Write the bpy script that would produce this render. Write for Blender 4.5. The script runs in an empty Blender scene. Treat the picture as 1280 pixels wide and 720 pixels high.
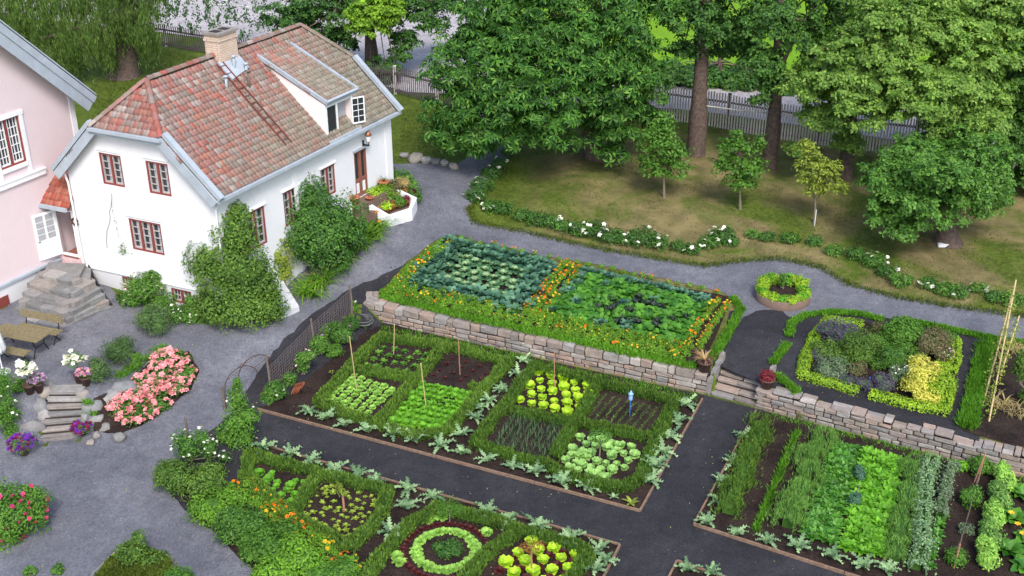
import bpy, math, random
import numpy as np
from math import sin, cos, tan, pi, radians, sqrt, atan2, hypot
from mathutils import Vector, Matrix, noise
from mathutils.geometry import delaunay_2d_cdt

random.seed(7)
RNG = np.random.default_rng(11)
SC = bpy.context.scene
COL = SC.collection

# ------------------------------------------------------------------ camera
F = 1480.0; PITCH = radians(27); CH = 22.0
cd = bpy.data.cameras.new('camera'); cam = bpy.data.objects.new('camera', cd); COL.objects.link(cam)
cam.location = (0, 0, CH); cam.rotation_euler = (pi / 2 - PITCH, 0, 0)
cd.sensor_width = 36; cd.lens = 36 * F / 1280; cd.clip_end = 2000; cd.clip_start = .1
SC.camera = cam

def ray(px, py):
    a = (px - 640) / F; b = -(py - 360) / F
    return (a, cos(PITCH) + b * sin(PITCH), -sin(PITCH) + b * cos(PITCH))
def at(px, py, z=0.0):
    d = ray(px, py); t = (z - CH) / d[2]
    return Vector((d[0] * t, d[1] * t, z))
def at_y(px, py, Y):
    d = ray(px, py); t = Y / d[1]
    return Vector((d[0] * t, Y, CH + d[2] * t))

# ------------------------------------------------------------------ materials
MATS = {}
class NT:
    def __init__(s, name):
        s.m = bpy.data.materials.new(name); s.m.use_nodes = True; s.t = s.m.node_tree; s.t.nodes.clear()
        s.out = s.n('ShaderNodeOutputMaterial'); MATS[name] = s.m
    def n(s, ty, **k):
        x = s.t.nodes.new(ty)
        for a, v in k.items(): setattr(x, a, v)
        return x
    def l(s, a, b): s.t.links.new(a, b)
    def coord(s, kind='Object', scale=(1, 1, 1)):
        c = s.n('ShaderNodeTexCoord'); mp = s.n('ShaderNodeMapping'); mp.inputs['Scale'].default_value = scale
        s.l(c.outputs[kind], mp.inputs['Vector']); return mp.outputs[0]
    def world(s):
        return s.n('ShaderNodeNewGeometry').outputs['Position']
    def noise(s, vec, scale, detail=4, rough=.55, dist=0):
        x = s.n('ShaderNodeTexNoise'); x.inputs['Scale'].default_value = scale; x.inputs['Detail'].default_value = detail
        x.inputs['Roughness'].default_value = rough; x.inputs['Distortion'].default_value = dist
        s.l(vec, x.inputs['Vector']); return x.outputs['Fac']
    def island(s):      # one value per separate piece, also different from object to object
        a = s.math('MULTIPLY', s.n('ShaderNodeObjectInfo').outputs['Random'], 7.31)
        return s.math('FRACT', s.math('ADD', s.n('ShaderNodeNewGeometry').outputs['Random Per Island'], a))
    def ramp(s, fac, stops, interp='LINEAR'):
        r = s.n('ShaderNodeValToRGB'); r.color_ramp.interpolation = interp
        e = r.color_ramp.elements
        while len(e) < len(stops): e.new(.5)
        for i, (p, c) in enumerate(stops): e[i].position = p; e[i].color = (*c, 1)
        s.l(fac, r.inputs[0]); return r.outputs[0]
    def mix(s, f, a, b, mode='MIX'):
        x = s.n('ShaderNodeMix', data_type='RGBA', blend_type=mode); x.inputs[0].default_value = .5
        for sock, v in ((x.inputs[0], f), (x.inputs[6], a), (x.inputs[7], b)):
            if hasattr(v, 'links'): s.l(v, sock)
            elif isinstance(v, (int, float)): sock.default_value = v
            else: sock.default_value = (*v, 1)
        return x.outputs[2]
    def math(s, op, a, b=0.0):
        x = s.n('ShaderNodeMath', operation=op)
        for i, v in enumerate((a, b)):
            if hasattr(v, 'links'): s.l(v, x.inputs[i])
            else: x.inputs[i].default_value = v
        return x.outputs[0]
    def bsdf(s, color, rough=.8, spec=.3, metal=0, bump=None, bs=.3, bd=.02):
        p = s.n('ShaderNodeBsdfPrincipled'); p.inputs['Roughness'].default_value = rough
        p.inputs['Specular IOR Level'].default_value = spec; p.inputs['Metallic'].default_value = metal
        if hasattr(color, 'links'): s.l(color, p.inputs['Base Color'])
        else: p.inputs['Base Color'].default_value = (*color, 1)
        if bump is not None:
            b = s.n('ShaderNodeBump'); b.inputs['Strength'].default_value = bs; b.inputs['Distance'].default_value = bd
            s.l(bump, b.inputs['Height']); s.l(b.outputs[0], p.inputs['Normal'])
        s.l(p.outputs[0], s.out.inputs[0]); return p

def leafmat(name, a, b, trans=.3, var=.35, rough=.5, spec=.25, c=None):
    m = NT(name); isl = m.island()
    b = (b[0] * 1.22, b[1] * 1.25, b[2] * 1.0)
    stops = [(0, a), (1, b)] if c is None else [(0, a), (.8, b), (1, c)]
    col = m.ramp(isl, stops)
    n = m.noise(m.world(), 1.3, 3)
    col = m.mix(var, col, m.ramp(n, [(.3, (.35, .4, .35)), (.7, (1.5, 1.5, 1.35))]), 'MULTIPLY')
    oi = m.math('FRACT', m.math('MULTIPLY', m.n('ShaderNodeObjectInfo').outputs['Random'], 13.7))
    col = m.mix(var, col, m.ramp(oi, [(0, (.55, .62, .5)), (.5, (1, 1, 1)), (1, (1.5, 1.35, 1.2))]), 'MULTIPLY')
    p = m.bsdf(col, rough, spec)
    t = m.n('ShaderNodeBsdfTranslucent'); m.l(m.mix(1, col, (1.3, 1.5, .7), 'MULTIPLY'), t.inputs[0])
    mx = m.n('ShaderNodeMixShader'); mx.inputs[0].default_value = trans
    m.l(p.outputs[0], mx.inputs[1]); m.l(t.outputs[0], mx.inputs[2]); m.l(mx.outputs[0], m.out.inputs[0])
    return m.m
def plain(name, c, rough=.7, spec=.3, metal=0, var=.15, scale=8, bs=.2):
    m = NT(name); v = m.coord()
    n = m.noise(v, scale, 5)
    col = m.mix(1, c, m.ramp(n, [(.25, (1 - var,) * 3), (.75, (1 + var,) * 3)]), 'MULTIPLY')
    m.bsdf(col, rough, spec, metal, n, bs, .01); return m.m

def gravel(name, base, tint, patch):
    m = NT(name); w = m.world()
    big = m.noise(w, .35, 5, .6, .6); mid = m.noise(w, 2.2, 4, .6); fine = m.noise(w, 26, 3, .7)
    vor = m.n('ShaderNodeTexVoronoi'); vor.inputs['Scale'].default_value = 17; m.l(w, vor.inputs['Vector'])
    col = m.mix(m.ramp(big, [(.35, (0, 0, 0)), (.65, (1, 1, 1))]), base, tint)
    col = m.mix(m.math('MULTIPLY', m.ramp(mid, [(.45, (0, 0, 0)), (.7, (1, 1, 1))]), .5), col, patch)
    sp = m.ramp(vor.outputs['Color'], [(0, (.62, .62, .62)), (.55, (1, 1, 1)), (.9, (1.25, 1.25, 1.25)), (1, (2.1, 2.0, 1.9))])
    col = m.mix(.6, col, sp, 'MULTIPLY')
    col = m.mix(.7, col, m.ramp(fine, [(.3, (.55, .55, .55)), (.7, (1.4, 1.4, 1.4))]), 'MULTIPLY')
    damp = m.noise(w, .6, 6, .7, 1.5)
    col = m.mix(.8, col, m.ramp(damp, [(.36, (.84, .84, .86)), (.5, (1, 1, 1)), (.66, (1.12, 1.12, 1.1))]), 'MULTIPLY')
    m.bsdf(col, .9, .2, 0, m.math('ADD', fine, vor.outputs['Distance']), .55, .03); return m.m
gravel('light gravel', (.126, .129, .152), (.180, .183, .208), (.100, .103, .122))
gravel('dark gravel', (.026, .0255, .030), (.045, .044, .050), (.019, .0185, .022))
gravel('street surface', (.36, .33, .335), (.48, .44, .445), (.30, .28, .28))

m = NT('soil'); w = m.world()
a = m.noise(w, 1.2, 5); b = m.noise(w, 14, 5, .7)
col = m.mix(m.ramp(a, [(.35, (0, 0, 0)), (.65, (1, 1, 1))]), (.027, .019, .017), (.052, .036, .030))
col = m.mix(.9, col, m.ramp(b, [(.3, (.4, .4, .4)), (.6, (1.1, 1.1, 1.1)), (.8, (2, 1.9, 1.8))]), 'MULTIPLY')
m.bsdf(col, .95, .1, 0, b, .9, .06)

m = NT('lawn'); w = m.world()
a = m.noise(w, .22, 6, .65, .8); b = m.noise(w, 5.5, 6, .75); c = m.noise(w, 1.1, 4, .6)
# worn dry patches lie in the orchard part (x > -2, y 44..56): they stay there as a feature of the turf
col = m.mix(m.ramp(b, [(.35, (0, 0, 0)), (.65, (1, 1, 1))]), (.045, .080, .010), (.125, .160, .028))
dry = m.ramp(a, [(.40, (0, 0, 0)), (.54, (1, 1, 1))])
sx = m.n('ShaderNodeSeparateXYZ'); m.l(w, sx.inputs[0])
msk = m.math('MULTIPLY', m.ramp(m.math('MULTIPLY', sx.outputs[0], .05), [(.0, (0, 0, 0)), (.12, (1, 1, 1))]),
             m.ramp(m.math('MULTIPLY', sx.outputs[1], .01), [(.55, (1, 1, 1)), (.6, (0, 0, 0))]))
drm = m.math('MULTIPLY', m.math('MULTIPLY', dry, msk), .88)
col = m.mix(drm, col, m.mix(c, (.13, .115, .045), (.27, .20, .11)))
br = m.ramp(c, [(.3, (.6, .65, .6)), (.7, (1.3, 1.3, 1.2))])
col = m.mix(.7, col, br, 'MULTIPLY')
m.bsdf(col, .9, .1, 0, b, .8, .08)
m = NT('meadow'); w = m.world(); b = m.noise(w, 3, 5, .7); a = m.noise(w, .25, 3)
col = m.mix(a, (.10, .22, .01), (.20, .36, .02)); col = m.mix(.5, col, m.ramp(b, [(.3, (.6, .7, .6)), (.7, (1.3, 1.3, 1.2))]), 'MULTIPLY')
m.bsdf(col, .9, .1, 0, b, .5, .05)

def stonemat(name, stops, sc=5):
    m = NT(name); v = m.world(); isl = m.island()
    col = m.ramp(isl, stops); n = m.noise(v, sc, 6, .7); n2 = m.noise(v, sc * .3, 3)
    col = m.mix(.75, col, m.ramp(n, [(.25, (.6, .6, .6)), (.7, (1.25, 1.25, 1.25))]), 'MULTIPLY')
    col = m.mix(m.math('MULTIPLY', m.ramp(n2, [(.5, (0, 0, 0)), (.7, (1, 1, 1))]), .35), col, (.16, .16, .13))
    m.bsdf(col, .85, .25, 0, n, .6, .04)
stonemat('wall stone', [(0, (.19, .175, .16)), (.2, (.33, .26, .215)), (.4, (.23, .22, .215)), (.6, (.36, .255, .20)), (.8, (.29, .275, .26)), (1, (.44, .385, .34))])
stonemat('grey stone', [(0, (.17, .17, .17)), (.35, (.25, .24, .235)), (.6, (.29, .255, .225)), (.8, (.21, .215, .22)), (1, (.33, .315, .30))])
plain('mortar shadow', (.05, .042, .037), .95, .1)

def tilemat(name, shift):
    m = NT(name); isl = m.island(); w = m.world()
    col = m.ramp(isl, [(0, (.40, .10, .075)), (.15, (.24, .11, .09)), (.3, (.38, .17, .15)), (.42, (.20, .155, .14)), (.55, (.32, .24, .21)), (.68, (.25, .12, .10)), (.8, (.42, .16, .11)), (.88, (.20, .17, .14)), (1, (.42, .36, .33))])
    n1 = m.noise(w, .55, 5, .6, .5); n2 = m.noise(w, 9, 5, .7); n3 = m.noise(w, 3.4, 6, .75)
    sx = m.n('ShaderNodeSeparateXYZ'); m.l(w, sx.inputs[0])
    g = m.math('ADD', m.math('MULTIPLY', sx.outputs[0], .12), shift)       # more moss towards the tree side of the roof
    f = m.math('ADD', n1, g)
    moss = m.ramp(f, [(.35, (0, 0, 0)), (.95, (1, 1, 1))])
    fn = m.noise(w, 17, 4, .8)
    col = m.mix(.8, col, m.ramp(fn, [(.3, (.62, .62, .64)), (.5, (1, 1, 1)), (.72, (1.35, 1.32, 1.3))]), 'MULTIPLY')
    col = m.mix(m.math('MULTIPLY', m.ramp(m.noise(w, 1.8, 6, .75), [(.42, (0, 0, 0)), (.62, (1, 1, 1))]), .45), col, (.24, .175, .16))
    col = m.mix(m.math('MULTIPLY', moss, .85), col, m.ramp(n3, [(.35, (.13, .13, .105)), (.55, (.235, .225, .17)), (.7, (.31, .295, .25))]))
    lich = m.ramp(n2, [(.62, (0, 0, 0)), (.70, (1, 1, 1))])
    col = m.mix(m.math('MULTIPLY', lich, .6), col, (.5, .48, .46))
    m.bsdf(col, .85, .2, 0, n2, .4, .02)
tilemat('roof tile', 1.22)
m = NT('porch tile'); isl = m.island(); w = m.world(); n = m.noise(w, 8, 5, .7)
col = m.ramp(isl, [(0, (.38, .08, .05)), (.5, (.28, .09, .07)), (1, (.40, .15, .10))])
m.bsdf(m.mix(.6, col, m.ramp(n, [(.3, (.5, .5, .5)), (.7, (1.3, 1.3, 1.3))]), 'MULTIPLY'), .8)

m = NT('white render'); w = m.world(); a = m.noise(w, .5, 5, .6, .5); b = m.noise(w, 6, 5, .6)
sx = m.n('ShaderNodeSeparateXYZ'); m.l(w, sx.inputs[0])
low = m.ramp(m.math('MULTIPLY', sx.outputs[2], .1), [(.1, (1, 1, 1)), (.22, (0, 0, 0))])
col = m.mix(m.ramp(a, [(.4, (0, 0, 0)), (.7, (1, 1, 1))]), (.76, .765, .78), (.69, .70, .725))
col = m.mix(m.math('MULTIPLY', m.math('MULTIPLY', low, a), .9), col, (.50, .50, .51))
col = m.mix(m.math('MULTIPLY', m.ramp(m.noise(w, 1.1, 6, .7, 1.), [(.55, (0, 0, 0)), (.75, (1, 1, 1))]), .5), col, (.54, .545, .58))
m.bsdf(col, .9, .2, 0, b, .25, .02)
def boards(name, c, c2, scale):
    m = NT(name); v = m.coord('Object'); w = m.world()
    wv = m.n('ShaderNodeTexWave', wave_type='BANDS', bands_direction='X'); wv.inputs['Scale'].default_value = scale
    # board joints run up the wall: coordinate along the 60 degree wall direction
    sp = m.n('ShaderNodeSeparateXYZ'); m.l(w, sp.inputs[0])
    u = m.math('ADD', m.math('MULTIPLY', sp.outputs[0], .5), m.math('MULTIPLY', sp.outputs[1], .866))
    cb = m.n('ShaderNodeCombineXYZ'); m.l(u, cb.inputs[0]); m.l(cb.outputs[0], wv.inputs['Vector'])
    n = m.noise(w, 2, 5)
    col = m.mix(n, c, c2)
    col = m.mix(m.math('MULTIPLY', m.ramp(wv.outputs['Fac'], [(0, (1, 1, 1)), (.14, (0, 0, 0))]), .06), col, tuple(x * .6 for x in c))
    m.bsdf(col, .75, .3, 0, wv.outputs['Fac'], .15, .01)
boards('pink boarding', (.66, .55, .565), (.72, .61, .625), 2.6)
plain('pale pink paint', (.76, .54, .54), .75)
plain('blue grey metal', (.37, .42, .47), .8, .25, .0, .12, 3)
plain('muntin paint', (.46, .42, .41), .6)
plain('white paint', (.80, .81, .82), .55, .4, 0, .05)
plain('red brown paint', (.23, .055, .045), .6, .3)
plain('brown door paint', (.25, .10, .07), .6)
plain('dark interior', (.035, .028, .025), .9)
plain('curtain cloth', (.36, .37, .39), .9)
m = NT('window glass'); m.bsdf((.03, .035, .04), .06, .6)
plain('black iron', (.02, .02, .022), .5, .4, .3)
plain('rusty iron', (.09, .045, .03), .8, .3, .2)
plain('dormer boarding', (.86, .72, .71), .8, .2, 0, .06)
plain('galvanised wire', (.14, .115, .11), .7, .3)
plain('ladder paint', (.17, .045, .035), .7)
plain('copper', (.45, .19, .11), .45, .5, .6)
plain('weathered wood', (.20, .165, .09), .8, .2, 0, .3, 12)
plain('edging timber', (.22, .145, .10), .85, .2, 0, .35, 9)
plain('grey post wood', (.16, .13, .105), .9, .2, 0, .3)
plain('bamboo', (.52, .38, .20), .6)
plain('rusty cane', (.40, .20, .12), .8)
plain('terracotta', (.48, .17, .09), .8, .2, 0, .2)
plain('dark clay', (.10, .055, .045), .6, .4)
plain('aged planter', (.17, .115, .09), .85)
plain('blue plastic', (.05, .16, .62), .4)
plain('pale blue glaze', (.25, .42, .70), .35)
plain('hose rubber', (.13, .14, .13), .6)
plain('rope fibre', (.55, .54, .44), .9)
plain('parasol cloth', (.74, .74, .73), .9)
plain('concrete slab', (.52, .54, .55), .9, .2, 0, .2, 4)
plain('picket white', (.58, .53, .53), .8, .2, 0, .12)
plain('picket grey', (.10, .08, .085), .85)
plain('bark', (.115, .085, .072), .95, .1, 0, .5, 7, .9)
plain('young bark', (.20, .17, .13), .9, .1, 0, .3, 9)
plain('stem green', (.08, .14, .04), .7)
m = NT('chimney brick'); v = m.coord('Object'); bt = m.n('ShaderNodeTexBrick')
bt.inputs['Color1'].default_value = (.60, .44, .34, 1); bt.inputs['Color2'].default_value = (.68, .53, .42, 1); bt.inputs['Mortar'].default_value = (.40, .33, .27, 1)
bt.inputs['Scale'].default_value = 1.0; bt.inputs['Brick Width'].default_value = .26; bt.inputs['Row Height'].default_value = .085; bt.inputs['Mortar Size'].default_value = .012
sp = m.n('ShaderNodeSeparateXYZ'); m.l(v, sp.inputs[0]); cb = m.n('ShaderNodeCombineXYZ')
m.l(m.math('ADD', sp.outputs[0], sp.outputs[1]), cb.inputs[0]); m.l(sp.outputs[2], cb.inputs[1]); m.l(cb.outputs[0], bt.inputs['Vector'])
m.bsdf(bt.outputs[0], .9, .2, 0, bt.outputs['Fac'], .3, .01)

# foliage
leafmat('chestnut leaf', (.022, .085, .018), (.075, .185, .032), .25, .6, .5, .25, (.16, .30, .05))
leafmat('maple leaf', (.10, .21, .04), (.25, .37, .09), .3, .5)
leafmat('dark tree leaf', (.026, .080, .020), (.075, .17, .035), .25, .45)
leafmat('willow leaf', (.09, .16, .045), (.20, .29, .09), .3, .4)
leafmat('birch leaf', (.025, .07, .03), (.07, .15, .06), .25, .4)
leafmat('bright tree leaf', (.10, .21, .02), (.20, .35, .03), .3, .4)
leafmat('sapling leaf', (.05, .14, .02), (.12, .25, .04), .3, .3)
leafmat('yellowish leaf', (.13, .19, .03), (.27, .32, .06), .3, .3)
leafmat('shrub leaf', (.045, .125, .025), (.12, .25, .045), .25, .4)
leafmat('dark shrub leaf', (.028, .09, .022), (.085, .19, .038), .25, .4)
leafmat('mossy leaf', (.055, .12, .022), (.14, .235, .045), .25, .4)
leafmat('grey leaf', (.09, .13, .09), (.19, .25, .17), .2, .3)
leafmat('grey green leaf', (.05, .10, .04), (.12, .19, .085), .25, .4)
leafmat('purple grey leaf', (.07, .06, .11), (.14, .12, .20), .2, .3)
leafmat('bronze leaf', (.10, .09, .05), (.17, .15, .08), .2, .3)
leafmat('box leaf', (.050, .115, .022), (.15, .25, .05), .2, .35)
leafmat('golden leaf', (.17, .31, .02), (.33, .47, .04), .25, .25)
leafmat('yellow leaf', (.42, .42, .06), (.62, .55, .15), .3, .2)
leafmat('lime lettuce', (.28, .46, .02), (.48, .66, .05), .3, .15)
leafmat('green lettuce', (.09, .26, .02), (.17, .40, .035), .3, .2)
leafmat('pale lettuce', (.19, .38, .06), (.34, .54, .14), .3, .2)
leafmat('butter lettuce', (.18, .37, .09), (.38, .56, .22), .3, .2)
leafmat('red lettuce', (.045, .010, .014), (.10, .022, .025), .2, .2)
leafmat('kale leaf', (.022, .080, .062), (.095, .21, .155), .15, .35, .5, .4)
leafmat('cabbage leaf', (.045, .13, .075), (.14, .27, .15), .2, .3)
leafmat('cabbage heart', (.20, .33, .17), (.32, .42, .26), .2, .2)
leafmat('dill leaf', (.10, .22, .05), (.24, .40, .12), .3, .3)
leafmat('dark kale leaf', (.014, .022, .022), (.03, .045, .04), .1, .2)
leafmat('chard leaf', (.035, .15, .02), (.11, .28, .036), .3, .3, .4, .4)
leafmat('artichoke leaf', (.11, .21, .10), (.27, .39, .24), .2, .2)
leafmat('marigold leaf', (.09, .22, .02), (.19, .36, .04), .3, .3)
leafmat('grass blade', (.055, .17, .015), (.15, .33, .035), .3, .3)
leafmat('lawn blade', (.055, .085, .012), (.12, .15, .03), .3, .3)
leafmat('lily blade', (.08, .20, .02), (.18, .33, .04), .3, .3)
leafmat('onion blade', (.06, .14, .07), (.12, .22, .11), .2, .3)
leafmat('dry blade', (.32, .24, .12), (.45, .36, .20), .3, .3)
leafmat('striped blade', (.20, .06, .05), (.46, .34, .18), .2, .2)
leafmat('crimson leaf', (.09, .012, .022), (.26, .03, .05), .2, .2)
leafmat('orange leaf', (.18, .09, .03), (.30, .17, .05), .25, .2)
leafmat('seedling leaf', (.17, .27, .03), (.36, .44, .08), .3, .2)
def petal(name, a, b): leafmat(name, a, (b[0] / 1.22, b[1] / 1.25, b[2]), .25, .1, .6, .2)
petal('pink petal', (.78, .25, .29), (.90, .50, .53)); petal('white petal', (.80, .76, .72), (.86, .85, .82))
petal('blush petal', (.75, .52, .50), (.85, .78, .76)); petal('orange petal', (.75, .16, .015), (.80, .34, .02))
petal('yellow petal', (.75, .42, .02), (.80, .60, .05)); petal('magenta petal', (.55, .03, .14), (.75, .10, .26))
petal('purple petal', (.10, .02, .30), (.26, .06, .50)); petal('wine petal', (.20, .008, .07), (.36, .02, .13))
petal('mauve petal', (.45, .22, .50), (.70, .48, .70)); petal('red petal', (.5, .02, .02), (.6, .04, .03)); petal('lavender petal', (.10, .06, .26), (.22, .14, .42))
# ------------------------------------------------------------------ mesh builder and object helpers
ORG = {}
class MB:
    def __init__(s): s.v = []; s.f = []; s.n = 0
    def add(s, verts, faces):
        verts = np.asarray(verts, float).reshape(-1, 3); s.v.append(verts)
        if isinstance(faces, np.ndarray): s.f.append(faces + s.n)
        else:
            by = {}
            for f in faces: by.setdefault(len(f), []).append(f)
            for k in by: s.f.append(np.array(by[k], int) + s.n)
        s.n += len(verts); return s
    def hexa(s, p):            # 8 corners: bottom 4 ccw, top 4 ccw
        return s.add(p, [(0, 3, 2, 1), (4, 5, 6, 7), (0, 1, 5, 4), (1, 2, 6, 5), (2, 3, 7, 6), (3, 0, 4, 7)])
    def box(s, x0, x1, y0, y1, z0, z1):
        return s.hexa([(x0, y0, z0), (x1, y0, z0), (x1, y1, z0), (x0, y1, z0), (x0, y0, z1), (x1, y0, z1), (x1, y1, z1), (x0, y1, z1)])
    def beam(s, a, b, w, h, up=(0, 0, 1), off=0):      # a box from a to b, w across, h along 'up'
        a = Vector(a); b = Vector(b); d = (b - a).normalized(); up = Vector(up); sd = d.cross(up).normalized(); up = sd.cross(d).normalized()
        P = []
        for k in (0, 1):
            for q in (a, b) if k == 0 else (a, b): pass
        for hz in (-h / 2, h / 2):
            for q, sg in ((a, -1), (b, -1), (b, 1), (a, 1)): P.append(q + sd * (sg * w / 2) + up * (hz + off))
        return s.hexa(P)
    def tube(s, pts, r, n=6, cap=True):
        pts = [Vector(p) for p in pts]; rs = r if hasattr(r, '__len__') else [r] * len(pts); V = []; Fc = []
        ref = Vector((0, 0, 1)); 
        if abs((pts[-1] - pts[0]).normalized().z) > .9: ref = Vector((1, 0, 0))
        for i, p in enumerate(pts):
            d = (pts[min(i + 1, len(pts) - 1)] - pts[max(i - 1, 0)]).normalized()
            a = d.cross(ref).normalized(); b = d.cross(a)
            for k in range(n):
                t = 2 * pi * k / n; V.append(p + (a * cos(t) + b * sin(t)) * rs[i])
        for i in range(len(pts) - 1):
            for k in range(n): Fc.append((i * n + k, i * n + (k + 1) % n, (i + 1) * n + (k + 1) % n, (i + 1) * n + k))
        s.add(V, Fc)
        if cap:
            s.add(V[:n], [tuple(range(n))]); s.add(V[-n:], [tuple(range(n))[::-1]])
        return s
    def lathe(s, prof, n=16, c=(0, 0, 0)):
        V = []; Fc = []
        for r, z in prof:
            for k in range(n): t = 2 * pi * k / n; V.append((c[0] + r * cos(t), c[1] + r * sin(t), c[2] + z))
        for i in range(len(prof) - 1):
            for k in range(n): Fc.append((i * n + k, i * n + (k + 1) % n, (i + 1) * n + (k + 1) % n, (i + 1) * n + k))
        return s.add(V, Fc)
    def stone(s, c, ax, ay, az, L, D, H, j=.12, rnd=.16, cf=.84):   # a rounded rough block with 8+ corners pulled in
        c = Vector(c); V = []
        for iz in range(4):
            fz = (-1, -.72, .72, 1)[iz]; ins = (rnd, 0, 0, rnd)[iz]
            for q in range(8):
                sx = (-1, -cf, cf, 1, 1, cf, -cf, -1)[q]; sy = (-cf, -1, -1, -cf, cf, 1, 1, cf)[q]
                jx, jy, jz = (random.uniform(-j, j) for _ in range(3))
                V.append(c + ax * (L / 2 * (sx * (1 - ins * min(1, H / L)) + jx * .35)) + ay * (D / 2 * (sy * (1 - ins) + jy)) + az * (H / 2 * (fz + jz * .7)))
        Fc = [(7, 6, 5, 4, 3, 2, 1, 0), tuple(range(24, 32))]
        for i in range(3):
            for k in range(8): Fc.append((i * 8 + k, i * 8 + (k + 1) % 8, (i + 1) * 8 + (k + 1) % 8, (i + 1) * 8 + k))
        return s.add(V, Fc)
    def build(s, name, mat, parent=None, origin=None, smooth=False):
        V = np.concatenate(s.v); o = Vector(origin) if origin is not None else Vector((0, 0, 0))
        if parent is not None and origin is None: o = ORG[parent.name]
        V = V - np.array(o)
        lt = np.concatenate([np.full(len(f), f.shape[1]) for f in s.f]); li = np.concatenate([f.ravel() for f in s.f])
        me = bpy.data.meshes.new(name); me.vertices.add(len(V)); me.vertices.foreach_set('co', V.ravel())
        me.loops.add(len(li)); me.loops.foreach_set('vertex_index', li.astype(np.int32))
        me.polygons.add(len(lt)); ls = np.concatenate([[0], np.cumsum(lt)[:-1]])
        me.polygons.foreach_set('loop_start', ls.astype(np.int32)); me.polygons.foreach_set('loop_total', lt.astype(np.int32))
        if name in ('boulder', 'loose_stone', 'border_stone', 'pot', 'ring', 'canopy', 'garden_hose', 'hoop', 'rope', 'drain_hose', 'body', 'cap', 'blue_bottle', 'vent_pipe', 'downpipe', 'wooden_post', 'pole', 'lantern_body', 'ridge_tiles', 'roof_tiles', 'leaf', 'leaves', 'heart'): smooth = True
        me.polygons.foreach_set('use_smooth', np.full(len(lt), bool(smooth)))
        me.update(calc_edges=True)
        me.materials.append(MATS[mat].m if isinstance(MATS[mat], NT) else MATS[mat])
        ob = bpy.data.objects.new(name, me); COL.objects.link(ob)
        if parent is not None: ob.parent = parent
        if parent is None: ob.location = o
        ORG[ob.name] = o
        return ob

def tag(o, label=None, cat=None, group=None, kind=None):
    if label: o['label'] = label
    if cat: o['category'] = cat
    if group: o['group'] = group
    if kind: o['kind'] = kind
    return o
def thing(name, label, cat, loc=(0, 0, 0), group=None):
    o = bpy.data.objects.new(name, None); COL.objects.link(o); o.location = loc; o.empty_display_size = .2
    ORG[o.name] = Vector(loc); return tag(o, label, cat, group)
def copy_tree(o, parent=None):
    c = o.copy(); COL.objects.link(c)
    if parent is not None: c.parent = parent
    for ch in o.children: copy_tree(ch, c)
    return c
class Kit:      # templates of a kind; the first use moves the template itself, later uses copy it
    def __init__(s, makers): s.t = [m() for m in makers]; s.used = [False] * len(s.t)
    def put(s, loc, rz=None, sc=1.0, label=None, group=None, cat=None, k=None, tilt=0):
        k = random.randrange(len(s.t)) if k is None else k % len(s.t)
        if s.used[k]: o = copy_tree(s.t[k])
        else: o = s.t[k]; s.used[k] = True
        o.location = loc; o.rotation_euler = (random.uniform(-tilt, tilt), random.uniform(-tilt, tilt), random.uniform(0, 6.28) if rz is None else rz)
        o.scale = (sc,) * 3 if not hasattr(sc, '__len__') else sc
        if label: o['label'] = label
        if group: o['group'] = group
        if cat: o['category'] = cat
        return o
    def purge(s):
        for u, t in zip(s.used, s.t):
            if not u:
                for o in list(t.children_recursive) + [t]: bpy.data.objects.remove(o)

# leaves as small folded diamonds, vectorised
def unit(a): return a / np.maximum(np.linalg.norm(a, axis=-1, keepdims=True), 1e-9)
def add_leaves(mb, P, N, size, aspect=.45, jit=.35, palm=1, droop=.3, sizevar=.3, hang=0.0):
    n = len(P)
    if n == 0: return
    N = unit(N + RNG.normal(0, jit, (n, 3)))
    T = unit(np.cross(N, RNG.normal(0, 1, (n, 3)))); 
    if hang > 0: T = unit(T * (1 - hang) + np.array([0, 0, -1.0]) * hang)
    S = unit(np.cross(N, T)); L = size * (1 + RNG.uniform(-sizevar, sizevar, n))
    allv = []
    for k in range(palm):
        a = 2 * pi * k / palm + (RNG.uniform(-.3, .3, n) if palm > 1 else 0)
        ca = np.cos(a)[:, None] if palm > 1 else 1.0; sa = np.sin(a)[:, None] if palm > 1 else 0.0
        D = unit(T * ca + S * sa - N * droop); W = unit(np.cross(N, D)); Lk = L[:, None]
        w = Lk * aspect / 2
        v = np.stack([P, P + D * Lk * .55 + W * w + N * Lk * .08, P + D * Lk, P + D * Lk * .55 - W * w + N * Lk * .08], 1)
        allv.append(v)
    V = np.concatenate(allv).reshape(-1, 3); q = np.arange(len(V)).reshape(-1, 4)
    mb.add(V, q)
def shell(c, r, n, lo=.8, hi=1.05, zmin=-1.0):
    d = unit(RNG.normal(0, 1, (int(n * 1.6), 3))); d = d[d[:, 2] > zmin][:n]
    k = RNG.uniform(lo, hi, (len(d), 1)); r = np.array(r)
    return np.array(c) + d * r * k, unit(d / r)
def inside(P, blobs, me, f=.8):
    keep = np.ones(len(P), bool)
    for j, (c, r) in enumerate(blobs):
        if j == me: continue
        keep &= (((P - np.array(c)) / (np.array(r) * f)) ** 2).sum(1) > 1
    return P[keep], keep
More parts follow.
